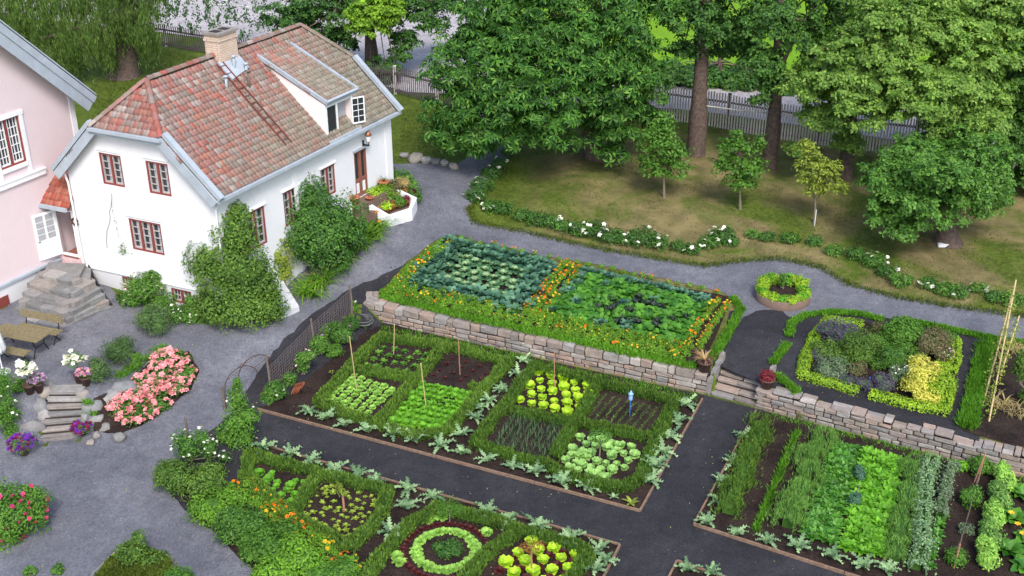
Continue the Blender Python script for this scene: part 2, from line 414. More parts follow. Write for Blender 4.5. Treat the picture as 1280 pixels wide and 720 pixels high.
def blobs_leaves(mb, blobs, dens, size, zmin=-.5, up=.5, **k):
    """leaf cover of a set of ellipsoids: two layers so gaps show depth; dens = leaves per square metre"""
    for j, (c, r) in enumerate(blobs):
        area = 4 * pi * ((r[0] * r[1]) ** 1.6 / 3 + (r[0] * r[2]) ** 1.6 / 3 + (r[1] * r[2]) ** 1.6 / 3) ** (1 / 1.6)
        for lo, hi, f in ((.82, 1.08, 1), (.5, .8, .35)):
            P, N = shell(c, r, max(8, int(area * dens * f)), lo, hi, zmin)
            # lumpy outline
            lump = np.array([noise.noise(Vector(p) * (1.6 / max(.3, min(r)))) for p in P])[:, None]
            P = P + N * lump * min(r) * .6
            P, kk = inside(P, blobs, j, .72); N = N[kk]
            add_leaves(mb, P, N + np.array([0, 0, up]), size, **k)
def core(mb, c, r, f=.78, n=10):
    V = []; Fc = []
    m = 6
    for i in range(m + 1):
        t = pi * i / m - pi / 2
        for k in range(n):
            a = 2 * pi * k / n; q = f * (1 + .12 * sin(3 * a + i))
            V.append((c[0] + r[0] * q * cos(t) * cos(a), c[1] + r[1] * q * cos(t) * sin(a), c[2] + r[2] * f * sin(t)))
    for i in range(m):
        for k in range(n): Fc.append((i * n + k, i * n + (k + 1) % n, (i + 1) * n + (k + 1) % n, (i + 1) * n + k))
    mb.add(V, Fc)

# one long curved leaf / blade
def blade(mb, base, az, L, W, e0, e1, nseg=4, kind='oval', fold=.25, ruf=0.0, twist=0):
    b = Vector(base); V = []; Fc = []; x = y = 0.0; h = Vector((cos(az), sin(az), 0)); sd = Vector((-sin(az), cos(az), 0))
    p = b.copy(); e = e0
    for i in range(nseg + 1):
        t = i / nseg
        if kind == 'oval': w = sin(pi * min(.97, .08 + t * .92)) ** .8
        elif kind == 'spoon': w = .25 + .75 * sin(pi * (t ** 1.3) * .82)
        elif kind == 'strap': w = 1 - .92 * t ** 2.2
        elif kind == 'lobed': w = (.32 if i % 2 == 0 else 1.0) * (1 - .65 * t ** 2) if t < .99 else .05
        e = e0 + (e1 - e0) * t
        if i > 0: p = p + (h * cos(e) + Vector((0, 0, 1)) * sin(e)) * (L / nseg)
        up = Vector((0, 0, 1)) * cos(e) - h * sin(e)
        rr = [random.uniform(-ruf, ruf) * W for _ in range(2)]
        V += [p - sd * (w * W / 2) + up * (fold * w * W / 2 + rr[0]), p.copy(), p + sd * (w * W / 2) + up * (fold * w * W / 2 + rr[1])]
        if kind == 'lobed' and i % 2 == 1:   # lobes sweep towards the tip
            V[-3] = V[-3] + h * L * .07; V[-1] = V[-1] + h * L * .07
    for i in range(nseg):
        a = i * 3; Fc += [(a, a + 1, a + 4, a + 3), (a + 1, a + 2, a + 5, a + 4)]
    mb.add(V, Fc)

# ------------------------------------------------------------------ terrain height
WL = [at(462, 392, .0), at(880, 492, 0), at(1280, 597, 0)]        # foot of the long stone wall
WL[0] = Vector((-5.65, 40.45, 0))
dv = (WL[2] - WL[1]).normalized(); WL.append(WL[2] + dv * 14)
FENCE = [at(338, 492, 0), at(392, 436, .25), at(440, 392, .5)]
UP = .72
STQ = [tuple(at(45, 556, 0)[:2]), tuple(at(104, 550, 0)[:2]), tuple(at(106, 480, 1.06)[:2]), tuple(at(59, 480, 1.06)[:2])]
BK = Vector((.42, .9, 0)) * .28
GS1 = at(888, 494, 0); GS2 = at(945, 510, 0); GB = Vector((.42, .9, 0)) * 1.05
GARDEN = [FENCE[0], FENCE[1], FENCE[2], WL[0] + BK, GS1 + BK, GS1 + GB, GS2 + GB, GS2 + BK, WL[2] + BK, WL[3] + BK, Vector((26, 2, 0)), Vector((-4, 2, 0)), Vector((-5.5, 21, 0)), at(282, 520, 0)]
GP = [(p[0], p[1]) for p in GARDEN]
def in_poly(x, y, P):
    c = False; n = len(P); j = n - 1
    for i in range(n):
        xi, yi = P[i]; xj, yj = P[j]
        if (yi > y) != (yj > y) and x < (xj - xi) * (y - yi) / (yj - yi) + xi: c = not c
        j = i
    return c
CT = [(150, 620, 0), (60, 600, 0), (250, 640, 0), (200, 575, 0), (20, 700, 0), (300, 710, 0), (-80, 600, 0), (-100, 720, 0), (235, 505, .2), (262, 458, .5), (250, 425, .82), (300, 425, .75), (330, 412, .72), (385, 380, .72),
      (345, 450, .2), (300, 480, .12), (290, 520, 0), (392, 420, .4), (420, 395, .55), (440, 372, .66), (470, 355, .74), (500, 320, .85), (530, 292, 1.2), (487, 284, 1.85), (478, 290, 1.8), (512, 268, 1.9), (526, 248, 1.95), (505, 300, 1.5), (542, 262, 1.7), (540, 240, 2.0), (460, 300, 1.8), (435, 325, 1.2), (590, 200, 1.8), (560, 280, 1.1),
      (600, 292, .9), (700, 310, .8), (850, 340, .8), (980, 375, .75), (1100, 400, .75), (1270, 420, .75), (480, 372, UP), (600, 340, .75), (700, 360, .75), (800, 390, UP), (900, 400, UP), (700, 430, UP), (1000, 480, UP), (1100, 500, UP), (1200, 530, UP), (1290, 560, UP),
      (650, 240, 1.25), (750, 200, 1.5), (850, 250, 1.2), (1000, 280, 1.1), (1200, 330, 1.0), (900, 200, 1.4), (1050, 230, 1.3), (1270, 300, 1.1), (510, 132, 1.9), (840, 150, 1.6), (1190, 200, 1.5),
      (150, 95, 2.1), (200, 75, 2.1), (100, 150, 2.0), (0, 100, 2.1), (100, 432, 1.1), (50, 420, 1.1), (20, 392, 1.15), (105, 462, 1.08), (60, 470, 1.08), (200, 402, 1.0), (150, 387, 1.05), (250, 398, .92), (0, 440, 1.1), (-60, 440, 1.1),
      (30, 492, 1.05), (82, 488, 1.05), (118, 480, 1.0), (-40, 500, 1.0), (165, 450, .95), (205, 425, .9), (20, 572, 0), (75, 560, 0), (130, 560, 0), (180, 530, .05), (-40, 560, 0), (225, 490, .2)]
CP = []
for px, py, z in CT: p = at(px, py, z); CP.append((p.x, p.y, z))
CP += [(x, y, z) for x, y, z in ((-30, 60, 2), (-30, 45, 1.5), (-30, 80, 2.1), (0, 75, 2), (20, 75, 1.8), (40, 75, 1.8), (40, 55, 1.5), (35, 40, 1), (35, 25, .8), (0, 95, 2), (40, 95, 2), (-40, 95, 2), (-25, 25, 0), (-30, 15, 0), (0, 10, 0), (20, 5, 0), (-12, 46, 1.6), (-10, 56, 1.9), (-16, 41.5, 1.2), (-6, 50, 2.0), (-8, 44, 1.2))]
CPA = np.array(CP)
GX0, GY0, GS, GNX, GNY = -45.0, 5.0, .25, 380, 380
gx = GX0 + GS * np.arange(GNX); gy = GY0 + GS * np.arange(GNY)
XX, YY = np.meshgrid(gx, gy)
num = np.zeros_like(XX); den = np.zeros_like(XX)
for x, y, z in CP:
    w = 1 / ((XX - x) ** 2 + (YY - y) ** 2 + .15) ** 1.8; num += w * z; den += w
HG = num / den
for _ in range(6):
    q = HG.copy(); q[1:-1, 1:-1] = (HG[1:-1, 1:-1] * 4 + HG[:-2, 1:-1] + HG[2:, 1:-1] + HG[1:-1, :-2] + HG[1:-1, 2:]) / 8; HG = q
def hs(x, y):
    i = min(max((x - GX0) / GS, 0), GNX - 1.001); j = min(max((y - GY0) / GS, 0), GNY - 1.001)
    a = int(i); b = int(j); u = i - a; v = j - b
    return float((HG[b, a] * (1 - u) + HG[b, a + 1] * u) * (1 - v) + (HG[b + 1, a] * (1 - u) + HG[b + 1, a + 1] * u) * v)
def seg_d(x, y, a, b):
    dx = b[0] - a[0]; dy = b[1] - a[1]; t = max(0, min(1, ((x - a[0]) * dx + (y - a[1]) * dy) / (dx * dx + dy * dy)))
    return hypot(x - a[0] - t * dx, y - a[1] - t * dy)
def h(x, y):
    if y < 35 and in_poly(x, y, STQ): return max(0, min(1, (y - STQ[0][1]) / (STQ[2][1] - STQ[0][1]))) * 1.0 - .22
    if y < 45 and in_poly(x, y, GP):
        d = min(seg_d(x, y, FENCE[0], FENCE[1]), seg_d(x, y, FENCE[1], FENCE[2]), seg_d(x, y, FENCE[2], WL[0]), seg_d(x, y, FENCE[0], GARDEN[-1]), seg_d(x, y, GARDEN[-1], GARDEN[-2]))
        return hs(x, y) * max(0, 1 - d / .8)
    return hs(x, y)
def gp(px, py, dz=0.0):
    z = .8
    for _ in range(8):
        p = at(px, py, z + dz); z = h(p.x, p.y) * .7 + z * .3
    return Vector((p.x, p.y, h(p.x, p.y)))

# the ground: one sheet from the garden to the horizon
xs = np.concatenate([[-900, -400, -200, -110, -70, -55], gx, [55, 70, 110, 200, 400, 900]])
ys = np.concatenate([[-300, -100, -40, -10], gy, [105, 120, 150, 200, 400, 1200]])
Z = np.array([[h(float(x), float(y)) if GX0 <= x <= gx[-1] and GY0 <= y <= gy[-1] else hs(float(x), float(y)) for x in xs] for y in ys])
X2, Y2 = np.meshgrid(xs, ys); V = np.stack([X2, Y2, Z], -1).reshape(-1, 3)
nx = len(xs); ny = len(ys); ii, jj = np.meshgrid(np.arange(nx - 1), np.arange(ny - 1)); q = (jj * nx + ii).ravel()
g = MB(); g.add(V, np.stack([q, q + 1, q + nx + 1, q + nx], 1))
tag(g.build('ground', 'lawn', smooth=True), kind='structure')

def drape(poly, dz, step=.25, wob=0.0, hf=None):
    """closed outline (world xy) filled and laid dz above the ground"""
    hf = hf or h; P = []
    n = len(poly)
    for i in range(n):
        a = poly[i]; b = poly[(i + 1) % n]; L = hypot(b[0] - a[0], b[1] - a[1]); k = max(1, int(L / step))
        for q in range(k):
            t = q / k; x = a[0] + (b[0] - a[0]) * t; y = a[1] + (b[1] - a[1]) * t
            if wob:
                x += noise.noise(Vector((x * 1.7, y * 1.7, 3))) * wob + noise.noise(Vector((x * 6, y * 6, 3))) * wob * .4
                y += noise.noise(Vector((x * 1.7, y * 1.7, 9))) * wob + noise.noise(Vector((x * 6, y * 6, 9))) * wob * .4
            P.append((x, y))
    ne = len(P); E = [(i, (i + 1) % ne) for i in range(ne)]
    x0 = min(p[0] for p in P); x1 = max(p[0] for p in P); y0 = min(p[1] for p in P); y1 = max(p[1] for p in P)
    pts = list(P)
    ax = GX0 + step * np.arange(int((x0 - GX0) / step), int((x1 - GX0) / step) + 2)
    ay = GY0 + step * np.arange(int((y0 - GY0) / step), int((y1 - GY0) / step) + 2)
    ax, ay = np.meshgrid(ax, ay); ax = ax.ravel(); ay = ay.ravel(); c = np.zeros(len(ax), bool); j = ne - 1
    for i in range(ne):
        xi, yi = P[i]; xj, yj = P[j]
        if yi != yj: c ^= ((yi > ay) != (yj > ay)) & (ax < (xj - xi) * (ay - yi) / (yj - yi) + xi)
        j = i
    pts += list(zip(ax[c].tolist(), ay[c].tolist()))
    r = delaunay_2d_cdt([Vector(p) for p in pts], E, [list(range(ne))], 1, 1e-4)
    V = [(v.x, v.y, hf(v.x, v.y) + dz) for v in r[0]]
    mb = MB(); mb.add(V, [tuple(f) for f in r[2]]); return mb
def PX(*pp): return [tuple(gp(a, b)[:2]) for a, b in pp]
# ------------------------------------------------------------------ ground sheets
LIGHT = PX((-90, 372), (0, 388), (60, 352), (110, 330), (150, 372), (200, 378), (290, 380), (330, 340), (420, 285), (470, 270), (500, 235), (490, 205), (530, 205), (570, 207), (598, 188), (612, 165), (660, 160), (640, 185), (634, 205), (612, 235), (584, 264), (590, 276),
    (640, 285), (700, 298), (760, 311), (820, 321), (880, 331), (930, 324), (975, 322), (1025, 332), (1062, 354), (1120, 370), (1180, 380), (1250, 390), (1340, 402), (1340, 434), (1250, 424), (1180, 410), (1110, 398), (1060, 390), (1010, 392), (988, 398), (975, 388),
    (945, 388), (925, 400), (912, 398), (928, 378), (905, 366), (740, 330), (572, 294), (550, 298), (505, 333), (470, 348), (440, 360), (388, 393), (342, 440), (322, 468), (300, 500), (282, 524), (240, 560), (208, 588), (215, 622), (262, 662), (318, 708), (370, 760), (-120, 760), (-120, 480))
tag(drape(LIGHT, .018, wob=.12).build('gravel_path', 'light gravel', smooth=True), kind='structure')
# lower garden paths of darker gravel, and the wedge beside the wall end
e = .06
d1 = [tuple(gp(*p)[:2]) for p in ((566, 290), (495, 322), (460, 338), (428, 348), (374, 380), (328, 428), (308, 458), (286, 490), (255, 525), (210, 560), (193, 585), (200, 632), (250, 674), (305, 722), (360, 770))]
d1 += [(-3.5, 12), (24, 12)]
off = Vector((-.42, -.9)) * .10
d1 += [(WL[i][0] + off.x, WL[i][1] + off.y) for i in (3, 2, 1, 0)]
d1 += [tuple(gp(460, 388)[:2]), tuple(gp(470, 366)[:2])]
tag(drape(d1, .009, wob=0).build('garden_path', 'dark gravel', smooth=True), kind='structure')
d2 = PX((912, 390), (948, 380), (985, 382), (1010, 382), (1110, 388), (1232, 420), (1224, 553), (1100, 519), (1000, 494), (962, 484), (888, 470), (888, 440), (905, 415))
tag(drape(d2, .012, wob=.05, hf=hs).build('terrace_gravel', 'dark gravel', smooth=True), kind='structure')
st = [tuple(at(px, py, 1.8)[:2]) for px, py in ((-60, 20), (200, 45), (340, 66), (510, 118), (560, 120), (840, 132), (1020, 150), (1300, 200), (1300, 145), (1020, 112), (840, 96), (640, 78), (620, 20), (660, -60), (-60, -80))]
tag(drape(st, .05, .5, hf=hs).build('street', 'street surface', smooth=True), kind='structure')
md = [tuple(at(px, py, 2.1)[:2]) for px, py in ((640, 60), (840, 86), (1020, 104), (1330, 140), (1400, -60), (640, -60))]
tag(drape(md, .09, .5, hf=hs).build('meadow', 'meadow', smooth=True), kind='structure')

# beds of soil inside timber edging
def soil(name, px, dz=.05, z=0.0, wob=0):
    P = [tuple(at(a, b, z)[:2]) for a, b in px]
    mb = drape(P, dz, .16, wob, hf=lambda x, y: z + .025 * noise.noise(Vector((x * 3, y * 3, 0))) + .018 * noise.noise(Vector((x * 9, y * 9, 0))))
    return tag(mb.build(name, 'soil', smooth=True), kind='structure')
soil('middle_bed_soil', ((322, 513), (345, 490), (396, 437), (440, 405), (468, 402), (880, 498), (800, 640)))
soil('front_bed_soil', ((335, 560), (775, 683), (735, 760), (400, 780), (300, 700), (215, 610), (240, 570), (290, 545)))
soil('right_bed_soil', ((945, 515), (867, 657), (1055, 718), (1200, 760), (1400, 760), (1400, 634), (1280, 600)))
soil('corner_bed_soil', ((846, 703), (920, 728), (960, 800), (800, 800)))
def soil_up(name, px, dz=.03, wob=.04):
    return tag(drape([tuple(gp(a, b)[:2]) for a, b in px], dz, .2, wob, hf=hs).build(name, 'soil', smooth=True), kind='structure')
soil_up('kale_bed_soil', ((566, 298), (915, 372), (878, 460), (480, 372)), .03)
soil_up('bean_bed_soil', ((1228, 434), (1320, 446), (1320, 572), (1204, 540)), .03)
soil_up('herb_bed_soil', ((1035, 395), (1200, 425), (1187, 508), (998, 470)), .03)
soil_up('rose_bed_soil', ((118, 500), (142, 488), (170, 470), (205, 440), (238, 440), (249, 464), (238, 488), (205, 515), (178, 532), (150, 543), (118, 540)), .035, .08)

def plank_edge(label, name, pts, z=0.0, hgt=.11):
    r = thing(name, label, 'bed edging', at(*pts[0], z))
    for a, b in zip(pts[:-1], pts[1:]):
        p = at(*a, z); q = at(*b, z); n = max(1, round((q - p).length / 3.2))
        for k in range(n):
            s0 = p.lerp(q, k / n); s1 = p.lerp(q, (k + 1) / n); d = (s1 - s0).normalized() * .01
            mb = MB(); mb.beam(s0 + d + Vector((0, 0, hgt / 2 - .01)), s1 - d + Vector((0, 0, hgt / 2 - .01 + random.uniform(-.012, .012))), .055, hgt)
            mb.build('board', 'edging timber', r)
    return r
plank_edge('long timber board edging around the middle vegetable bed', 'bed_edging', [(322, 513), (800, 640), (878, 500)])
plank_edge('timber board edging along the back and right side of the front bed', 'bed_edging', [(335, 560), (775, 683), (735, 760)])
plank_edge('timber board edging around the right bed of vegetable rows', 'bed_edging', [(945, 515), (867, 657), (1055, 718), (1200, 762)])
plank_edge('timber edging corner at the bottom edge between the paths', 'bed_edging', [(835, 725), (846, 703), (925, 730)])

# ------------------------------------------------------------------ dry stone walls
def stone_wall(name, label, A, B, z0, zt, thick, first=0, seed=1, mat='wall stone', capj=.05, bottom_extra=.1, Hs=.205, Ls=(.2, .75)):
    random.seed(seed); A = Vector(A); B = Vector(B); d = (B - A); d.z = 0; L = d.length; d.normalize(); nrm = Vector((d.y, -d.x, 0)); up = Vector((0, 0, 1))
    r = thing(name, label, 'stone wall', A)
    mb = MB(); c = MB()
    c.beam(A - nrm * (thick * .5) + up * (z0 - .1 + (zt - z0) / 2), B - nrm * (thick * .5) + up * (z0 - .1 + (zt - z0) / 2), thick * .8, (zt - z0))
    c.build('wall_core', 'mortar shadow', r)
    z = z0 - .05
    while z < zt - .05:
        H = Hs * random.uniform(.68, 1.3); last = z + H > zt - .08
        if last: H = max(.09, zt - z)
        x = -random.uniform(0, .2)
        while x < L:
            l = random.uniform(*Ls); hh = H * random.uniform(.86, 1.0); x1 = min(x + l, L + .05)
            if x1 - x > .08:
                base = A + d * ((x + x1) / 2) + up * (z + hh / 2)
                zz = up * (random.uniform(-capj, capj) * .6 if last else 0)
                dd = thick * (.5 if not last else random.uniform(.5, .62))
                o = -nrm * (dd / 2 - random.uniform(-.02, .03))
                mb.stone(base + o + zz, d, nrm, up, x1 - x - .03, dd, hh - .022, .12, .10)
                if last:
                    for q in range(1):
                        mb.stone(base - nrm * (thick - dd / 2 + .02) + zz + up * random.uniform(-.04, .02), d, nrm, up, x1 - x - .03, thick - dd, hh, .14, .16)
            x = x1
        z += H
    mb.build('stones', mat, r)
    return r
N1 = Vector((-.42, -.9, 0)).normalized()
s1 = at(888, 494, 0); s2 = at(945, 510, 0)
stone_wall('stone_wall', 'long dry stone retaining wall below the kale and chard beds', WL[0], at(882, 492.5, 0), 0, .80, .5, seed=3)
stone_wall('stone_wall', 'dry stone retaining wall right of the garden steps below the herb bed', at(948, 511, 0), WL[3], 0, .76, .5, seed=5, capj=.12)
stone_wall('stone_wall', 'short return end of stone wall beside the coiled hose', Vector((-5.72, 41.3, 0)), WL[0], .1, .80, .5, seed=8)
# steps through the wall
random.seed(12)
r = thing('garden_steps', 'four flat stone garden steps set into the long wall', 'steps', (s1 + s2) / 2)
dS = (s2 - s1).normalized(); nS = Vector((-dS.y, dS.x, 0)); wS = (s2 - s1).length
for k in range(5):
    mb = MB(); n = 2; x = 0.0; z0 = -.03 + .148 * k; cuts = [0, random.uniform(.4, .62), 1]
    for a, b in zip(cuts[:-1], cuts[1:]):
        mb.stone(s1 + dS * (wS * (a + b) / 2) + nS * (.20 + .25 * k + random.uniform(-.03, .03)) + Vector((0, 0, z0 + .095)), dS, nS, Vector((0, 0, 1)), wS * (b - a) - .03, .40, .115, .16, .08, .9)
    mb.build('step', 'wall stone', r)
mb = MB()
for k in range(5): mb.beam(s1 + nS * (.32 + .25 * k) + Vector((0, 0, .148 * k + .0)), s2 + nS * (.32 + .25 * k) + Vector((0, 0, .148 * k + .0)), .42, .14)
for k in range(1, 5): mb.beam(s1 + nS * (.005 + .25 * k) + Vector((0, 0, .148 * k + .012)), s2 + nS * (.005 + .25 * k) + Vector((0, 0, .148 * k + .012)), .05, .03)  # dark strips added as the shade in the gaps between the courses
mb.build('step_bedding_shade', 'mortar shadow', r)
for q, sg in ((s1, -1), (s2, 1)):
    mb = MB()
    for k in range(4): mb.stone(q + dS * (sg * .10) + nS * (.16 + .34 * k) + Vector((0, 0, .30 + .07 * k)), nS, dS, Vector((0, 0, 1)), .36, .16, .66 + .14 * k, .1, .1)
    mb.build('side_stone', 'grey stone', r)

# ------------------------------------------------------------------ house
HA = Vector((-10.53, 38.78, 0)); HB = Vector((-16.6, 41.4, 0)); HC = Vector((-5.2, 48.2, 0))
HU = (HC - HA).normalized(); HV = (HB - HA).normalized(); HL = 10.82; HW = 6.61
NF = Vector((HU.y, -HU.x, 0)); NG = Vector((HV.y, -HV.x, 0)); NG = NG if NG.dot(HU) < 0 else -NG       # outward normals of long front and gable
def hp(u, v, z): return HA + HU * u + HV * v + Vector((0, 0, z))

def wall_face(mb, outer, holes, f, depth=.16):
    """outer/holes: 2-d outlines; f(a, b, inset) -> 3-d point. Reveals are added round each hole."""
    pts = list(outer); E = [(i, (i + 1) % len(outer)) for i in range(len(outer))]
    for hh in holes:
        k = len(pts); pts += hh; E += [(k + i, k + (i + 1) % len(hh)) for i in range(len(hh))]
    rr = delaunay_2d_cdt([Vector(p) for p in pts], E, [], 0, 1e-5)
    V = [f(v.x, v.y, 0) for v in rr[0]]; Fc = []
    for t in rr[2]:
        cx = sum(rr[0][i].x for i in t) / len(t); cy = sum(rr[0][i].y for i in t) / len(t)
        if in_poly(cx, cy, outer) and not any(in_poly(cx, cy, hh) for hh in holes): Fc.append(tuple(t))
    mb.add(V, Fc)
    for hh in holes:
        n = len(hh)
        for i in range(n):
            a = hh[i]; b = hh[(i + 1) % n]; mb.add([f(*a, 0), f(*b, 0), f(*b, depth), f(*a, depth)], [(0, 1, 2, 3)])
def rect(a0, a1, b0, b1): return [(a0, b0), (a1, b0), (a1, b1), (a0, b1)]

def window(parent, f, a0, a1, b0, b1, cols, rows, frame='red brown paint', name='window', casements=2, wf=.07, inner='muntin paint', label=None, curtain=True, sill=False):
    """frame bars + glass set back in the opening; f(a, b, inset)"""
    fr = MB(); w = a1 - a0
    def bar(x0, x1, y0, y1, i0, i1, mb):
        mb.hexa([f(x0, y0, i1), f(x1, y0, i1), f(x1, y1, i1), f(x0, y1, i1), f(x0, y0, i0), f(x1, y0, i0), f(x1, y1, i0), f(x0, y1, i0)])
    for x0, x1, y0, y1 in ((a0, a1, b0, b0 + wf), (a0, a1, b1 - wf, b1), (a0, a0 + wf, b0 + wf, b1 - wf), (a1 - wf, a1, b0 + wf, b1 - wf)): bar(x0, x1, y0, y1, .02, .13, fr)
    cw = w / casements
    for k in range(1, casements): bar(a0 + cw * k - wf * .6, a0 + cw * k + wf * .6, b0 + wf, b1 - wf, .03, .12, fr)
    o = fr.build(name, frame, parent)
    if label: o['label'] = label
    mu = MB()
    for k in range(casements):
        x0 = a0 + cw * k + wf; x1 = a0 + cw * (k + 1) - wf
        for q in range(1, cols): x = x0 + (x1 - x0) * q / cols; bar(x - .010, x + .010, b0 + wf, b1 - wf, .06, .10, mu)
        for q in range(1, rows): y = b0 + wf + (b1 - b0 - 2 * wf) * q / rows; bar(x0, x1, y - .012, y + .012, .063, .103, mu)
        bar(x0, x0 + .03, b0 + wf, b1 - wf, .05, .11, mu); bar(x1 - .03, x1, b0 + wf, b1 - wf, .05, .11, mu)
        bar(x0 + .03, x1 - .03, b0 + wf, b0 + wf + .06, .052, .108, mu)
    mu.build('muntins', inner, o)
    gl = MB(); bar(a0 + .01, a1 - .01, b0 + .01, b1 - .01, .115, .135, gl); gl.build('pane', 'window glass', o)
    if curtain:
        cu = MB()
        for k in range(casements):
            x0 = a0 + cw * k + wf; bar(x0, x0 + cw * .34, b0 + wf, b1 - wf, .1125, .1145, cu)
        cu.build('curtain', 'curtain cloth', o)
    if sill:
        si = MB(); bar(a0 - .05, a1 + .05, b0 - .05, b0 - .003, -.05, .10, si); si.build('sill', frame if frame != 'white paint' else frame, o)
    return o

house = thing('white_house', 'white rendered house with a mottled red tiled roof, brick chimney and dormer', 'house', hp(0, 0, 1))
fg = lambda v, z, i: hp(0, v, z) - NG * i          # gable end
ff = lambda u, z, i: hp(u, 0, z) - NF * i          # long front
wall = MB()
GW = [(1.89, 2.87, 5.54, 6.80), (3.98, 4.98, 5.56, 6.80), (2.61, 4.07, 3.06, 4.34)]
CW = [(4.05, 4.85, 1.22, 1.78), (1.62, 2.55, 1.15, 1.75)]
outer = [(0, .3), (HW, .3), (HW, 5.85), (5.0, 7.55), (1.75, 7.55), (0, 5.85)]
wall_face(wall, outer, [rect(*g) for g in GW + CW], fg)
FW = [(1.45, 2.50, 3.08, 4.62), (5.95, 6.85, 3.58, 4.84), (3.6, 4.5, 3.3, 4.7)]
DO = (8.16, 9.02, 2.80, 4.85)
wall_face(wall, [(0, .3), (HL, .3), (HL, 5.85), (0, 5.85)], [rect(*g) for g in FW + [DO]], ff)
# back and far gable
V = [hp(0, HW, .3), hp(HL, HW, .3), hp(HL, HW, 5.85), hp(0, HW, 5.85)]; wall.add(V, [(0, 1, 2, 3)])
wall.add([hp(HL, v, z) for v, z in outer], [(0, 1, 2, 3, 4, 5)])
wall.build('wall', 'white render', house)
inn = MB(); inn.hexa([hp(.4, .4, .5), hp(HL - .4, .4, .5), hp(HL - .4, HW - .4, .5), hp(.4, HW - .4, .5), hp(.4, .4, 5.7), hp(HL - .4, .4, 5.7), hp(HL - .4, HW - .4, 5.7), hp(.4, HW - .4, 5.7)])
inn.build('interior', 'dark interior', house)
# plinth band and pilasters
def tr_add(P, nm='window_hood'):
    mb = MB(); mb.hexa(P); mb.build(nm, 'white render', house)
tr_add([fg(-.02, 1.90, .04), fg(HW, 1.86, .04), fg(HW, 1.86, -.06), fg(-.02, 1.90, -.06), fg(-.02, 1.98, .04), fg(HW, 1.94, .04), fg(HW, 1.94, -.03), fg(-.02, 1.98, -.03)], 'plinth_band')
for u0, u1 in ((HL - .42, HL), (4.28, 4.48)):
    tr_add([ff(u0, .5, .02), ff(u1, .5, .02), ff(u1, .5, -.05), ff(u0, .5, -.05), ff(u0, 5.8, .02), ff(u1, 5.8, .02), ff(u1, 5.8, -.05), ff(u0, 5.8, -.05)], 'pilaster')
for g in GW + [CW[0], CW[1]]: tr_add([fg(g[0] - .08, g[3] + .1, .02), fg(g[1] + .08, g[3] + .1, .02), fg(g[1] + .08, g[3] + .1, -.035), fg(g[0] - .08, g[3] + .1, -.035), fg(g[0] - .08, g[3] + .17, .02), fg(g[1] + .08, g[3] + .17, .02), fg(g[1] + .08, g[3] + .17, -.02), fg(g[0] - .08, g[3] + .17, -.02)])
for g in FW: tr_add([ff(g[0] - .08, g[3] + .04, .02), ff(g[1] + .08, g[3] + .04, .02), ff(g[1] + .08, g[3] + .04, -.06), ff(g[0] - .08, g[3] + .04, -.06), ff(g[0] - .08, g[3] + .12, .02), ff(g[1] + .08, g[3] + .12, .02), ff(g[1] + .08, g[3] + .12, -.04), ff(g[0] - .08, g[3] + .12, -.04)])

for g in GW[:2]: window(house, fg, *g, 1, 4)
window(house, fg, *GW[2], 1, 4, casements=3)
for g in CW: window(house, fg, *g, 2, 2, curtain=False, sill=False)
for g in FW: window(house, ff, *g, 1, 4)
# front door
fd = MB()
def bx(f, mb, x0, x1, y0, y1, i0, i1): mb.hexa([f(x0, y0, i1), f(x1, y0, i1), f(x1, y1, i1), f(x0, y1, i1), f(x0, y0, i0), f(x1, y0, i0), f(x1, y1, i0), f(x0, y1, i0)])
mid = (DO[0] + DO[1]) / 2
for x0, x1 in ((DO[0], DO[0] + .08), (DO[1] - .08, DO[1]), (mid - .07, mid + .07)): bx(ff, fd, x0, x1, DO[2], DO[3], .02, .12)
bx(ff, fd, DO[0] + .08, DO[1] - .08, DO[3] - .1, DO[3], .022, .12)
for x0, x1 in ((DO[0] + .08, mid - .07), (mid + .07, DO[1] - .08)):
    bx(ff, fd, x0, x1, DO[2], DO[2] + .12, .03, .12); bx(ff, fd, x0, x1, DO[2] + .68, DO[2] + .80, .03, .12); bx(ff, fd, x0, x1, DO[2] + .12, DO[2] + .68, .07, .12)
dr = fd.build('front_door', 'brown door paint', house)
dp = MB(); dg = MB()
for x0, x1 in ((DO[0] + .1, mid - .09), (mid + .09, DO[1] - .1)):
    bx(ff, dp, x0 + .02, x1 - .02, DO[2] + .17, DO[2] + .62, .05, .075); bx(ff, dg, x0, x1, DO[2] + .80, DO[3] - .1, .09, .11)
dp.build('door_panel', 'white paint', dr); dg.build('pane', 'window glass', dr)
bx(ff, (hd := MB()), DO[0] - .06, DO[1] + .06, DO[3] + .02, DO[3] + .09, -.08, .02); hd.build('door_hood', 'blue grey metal', house)

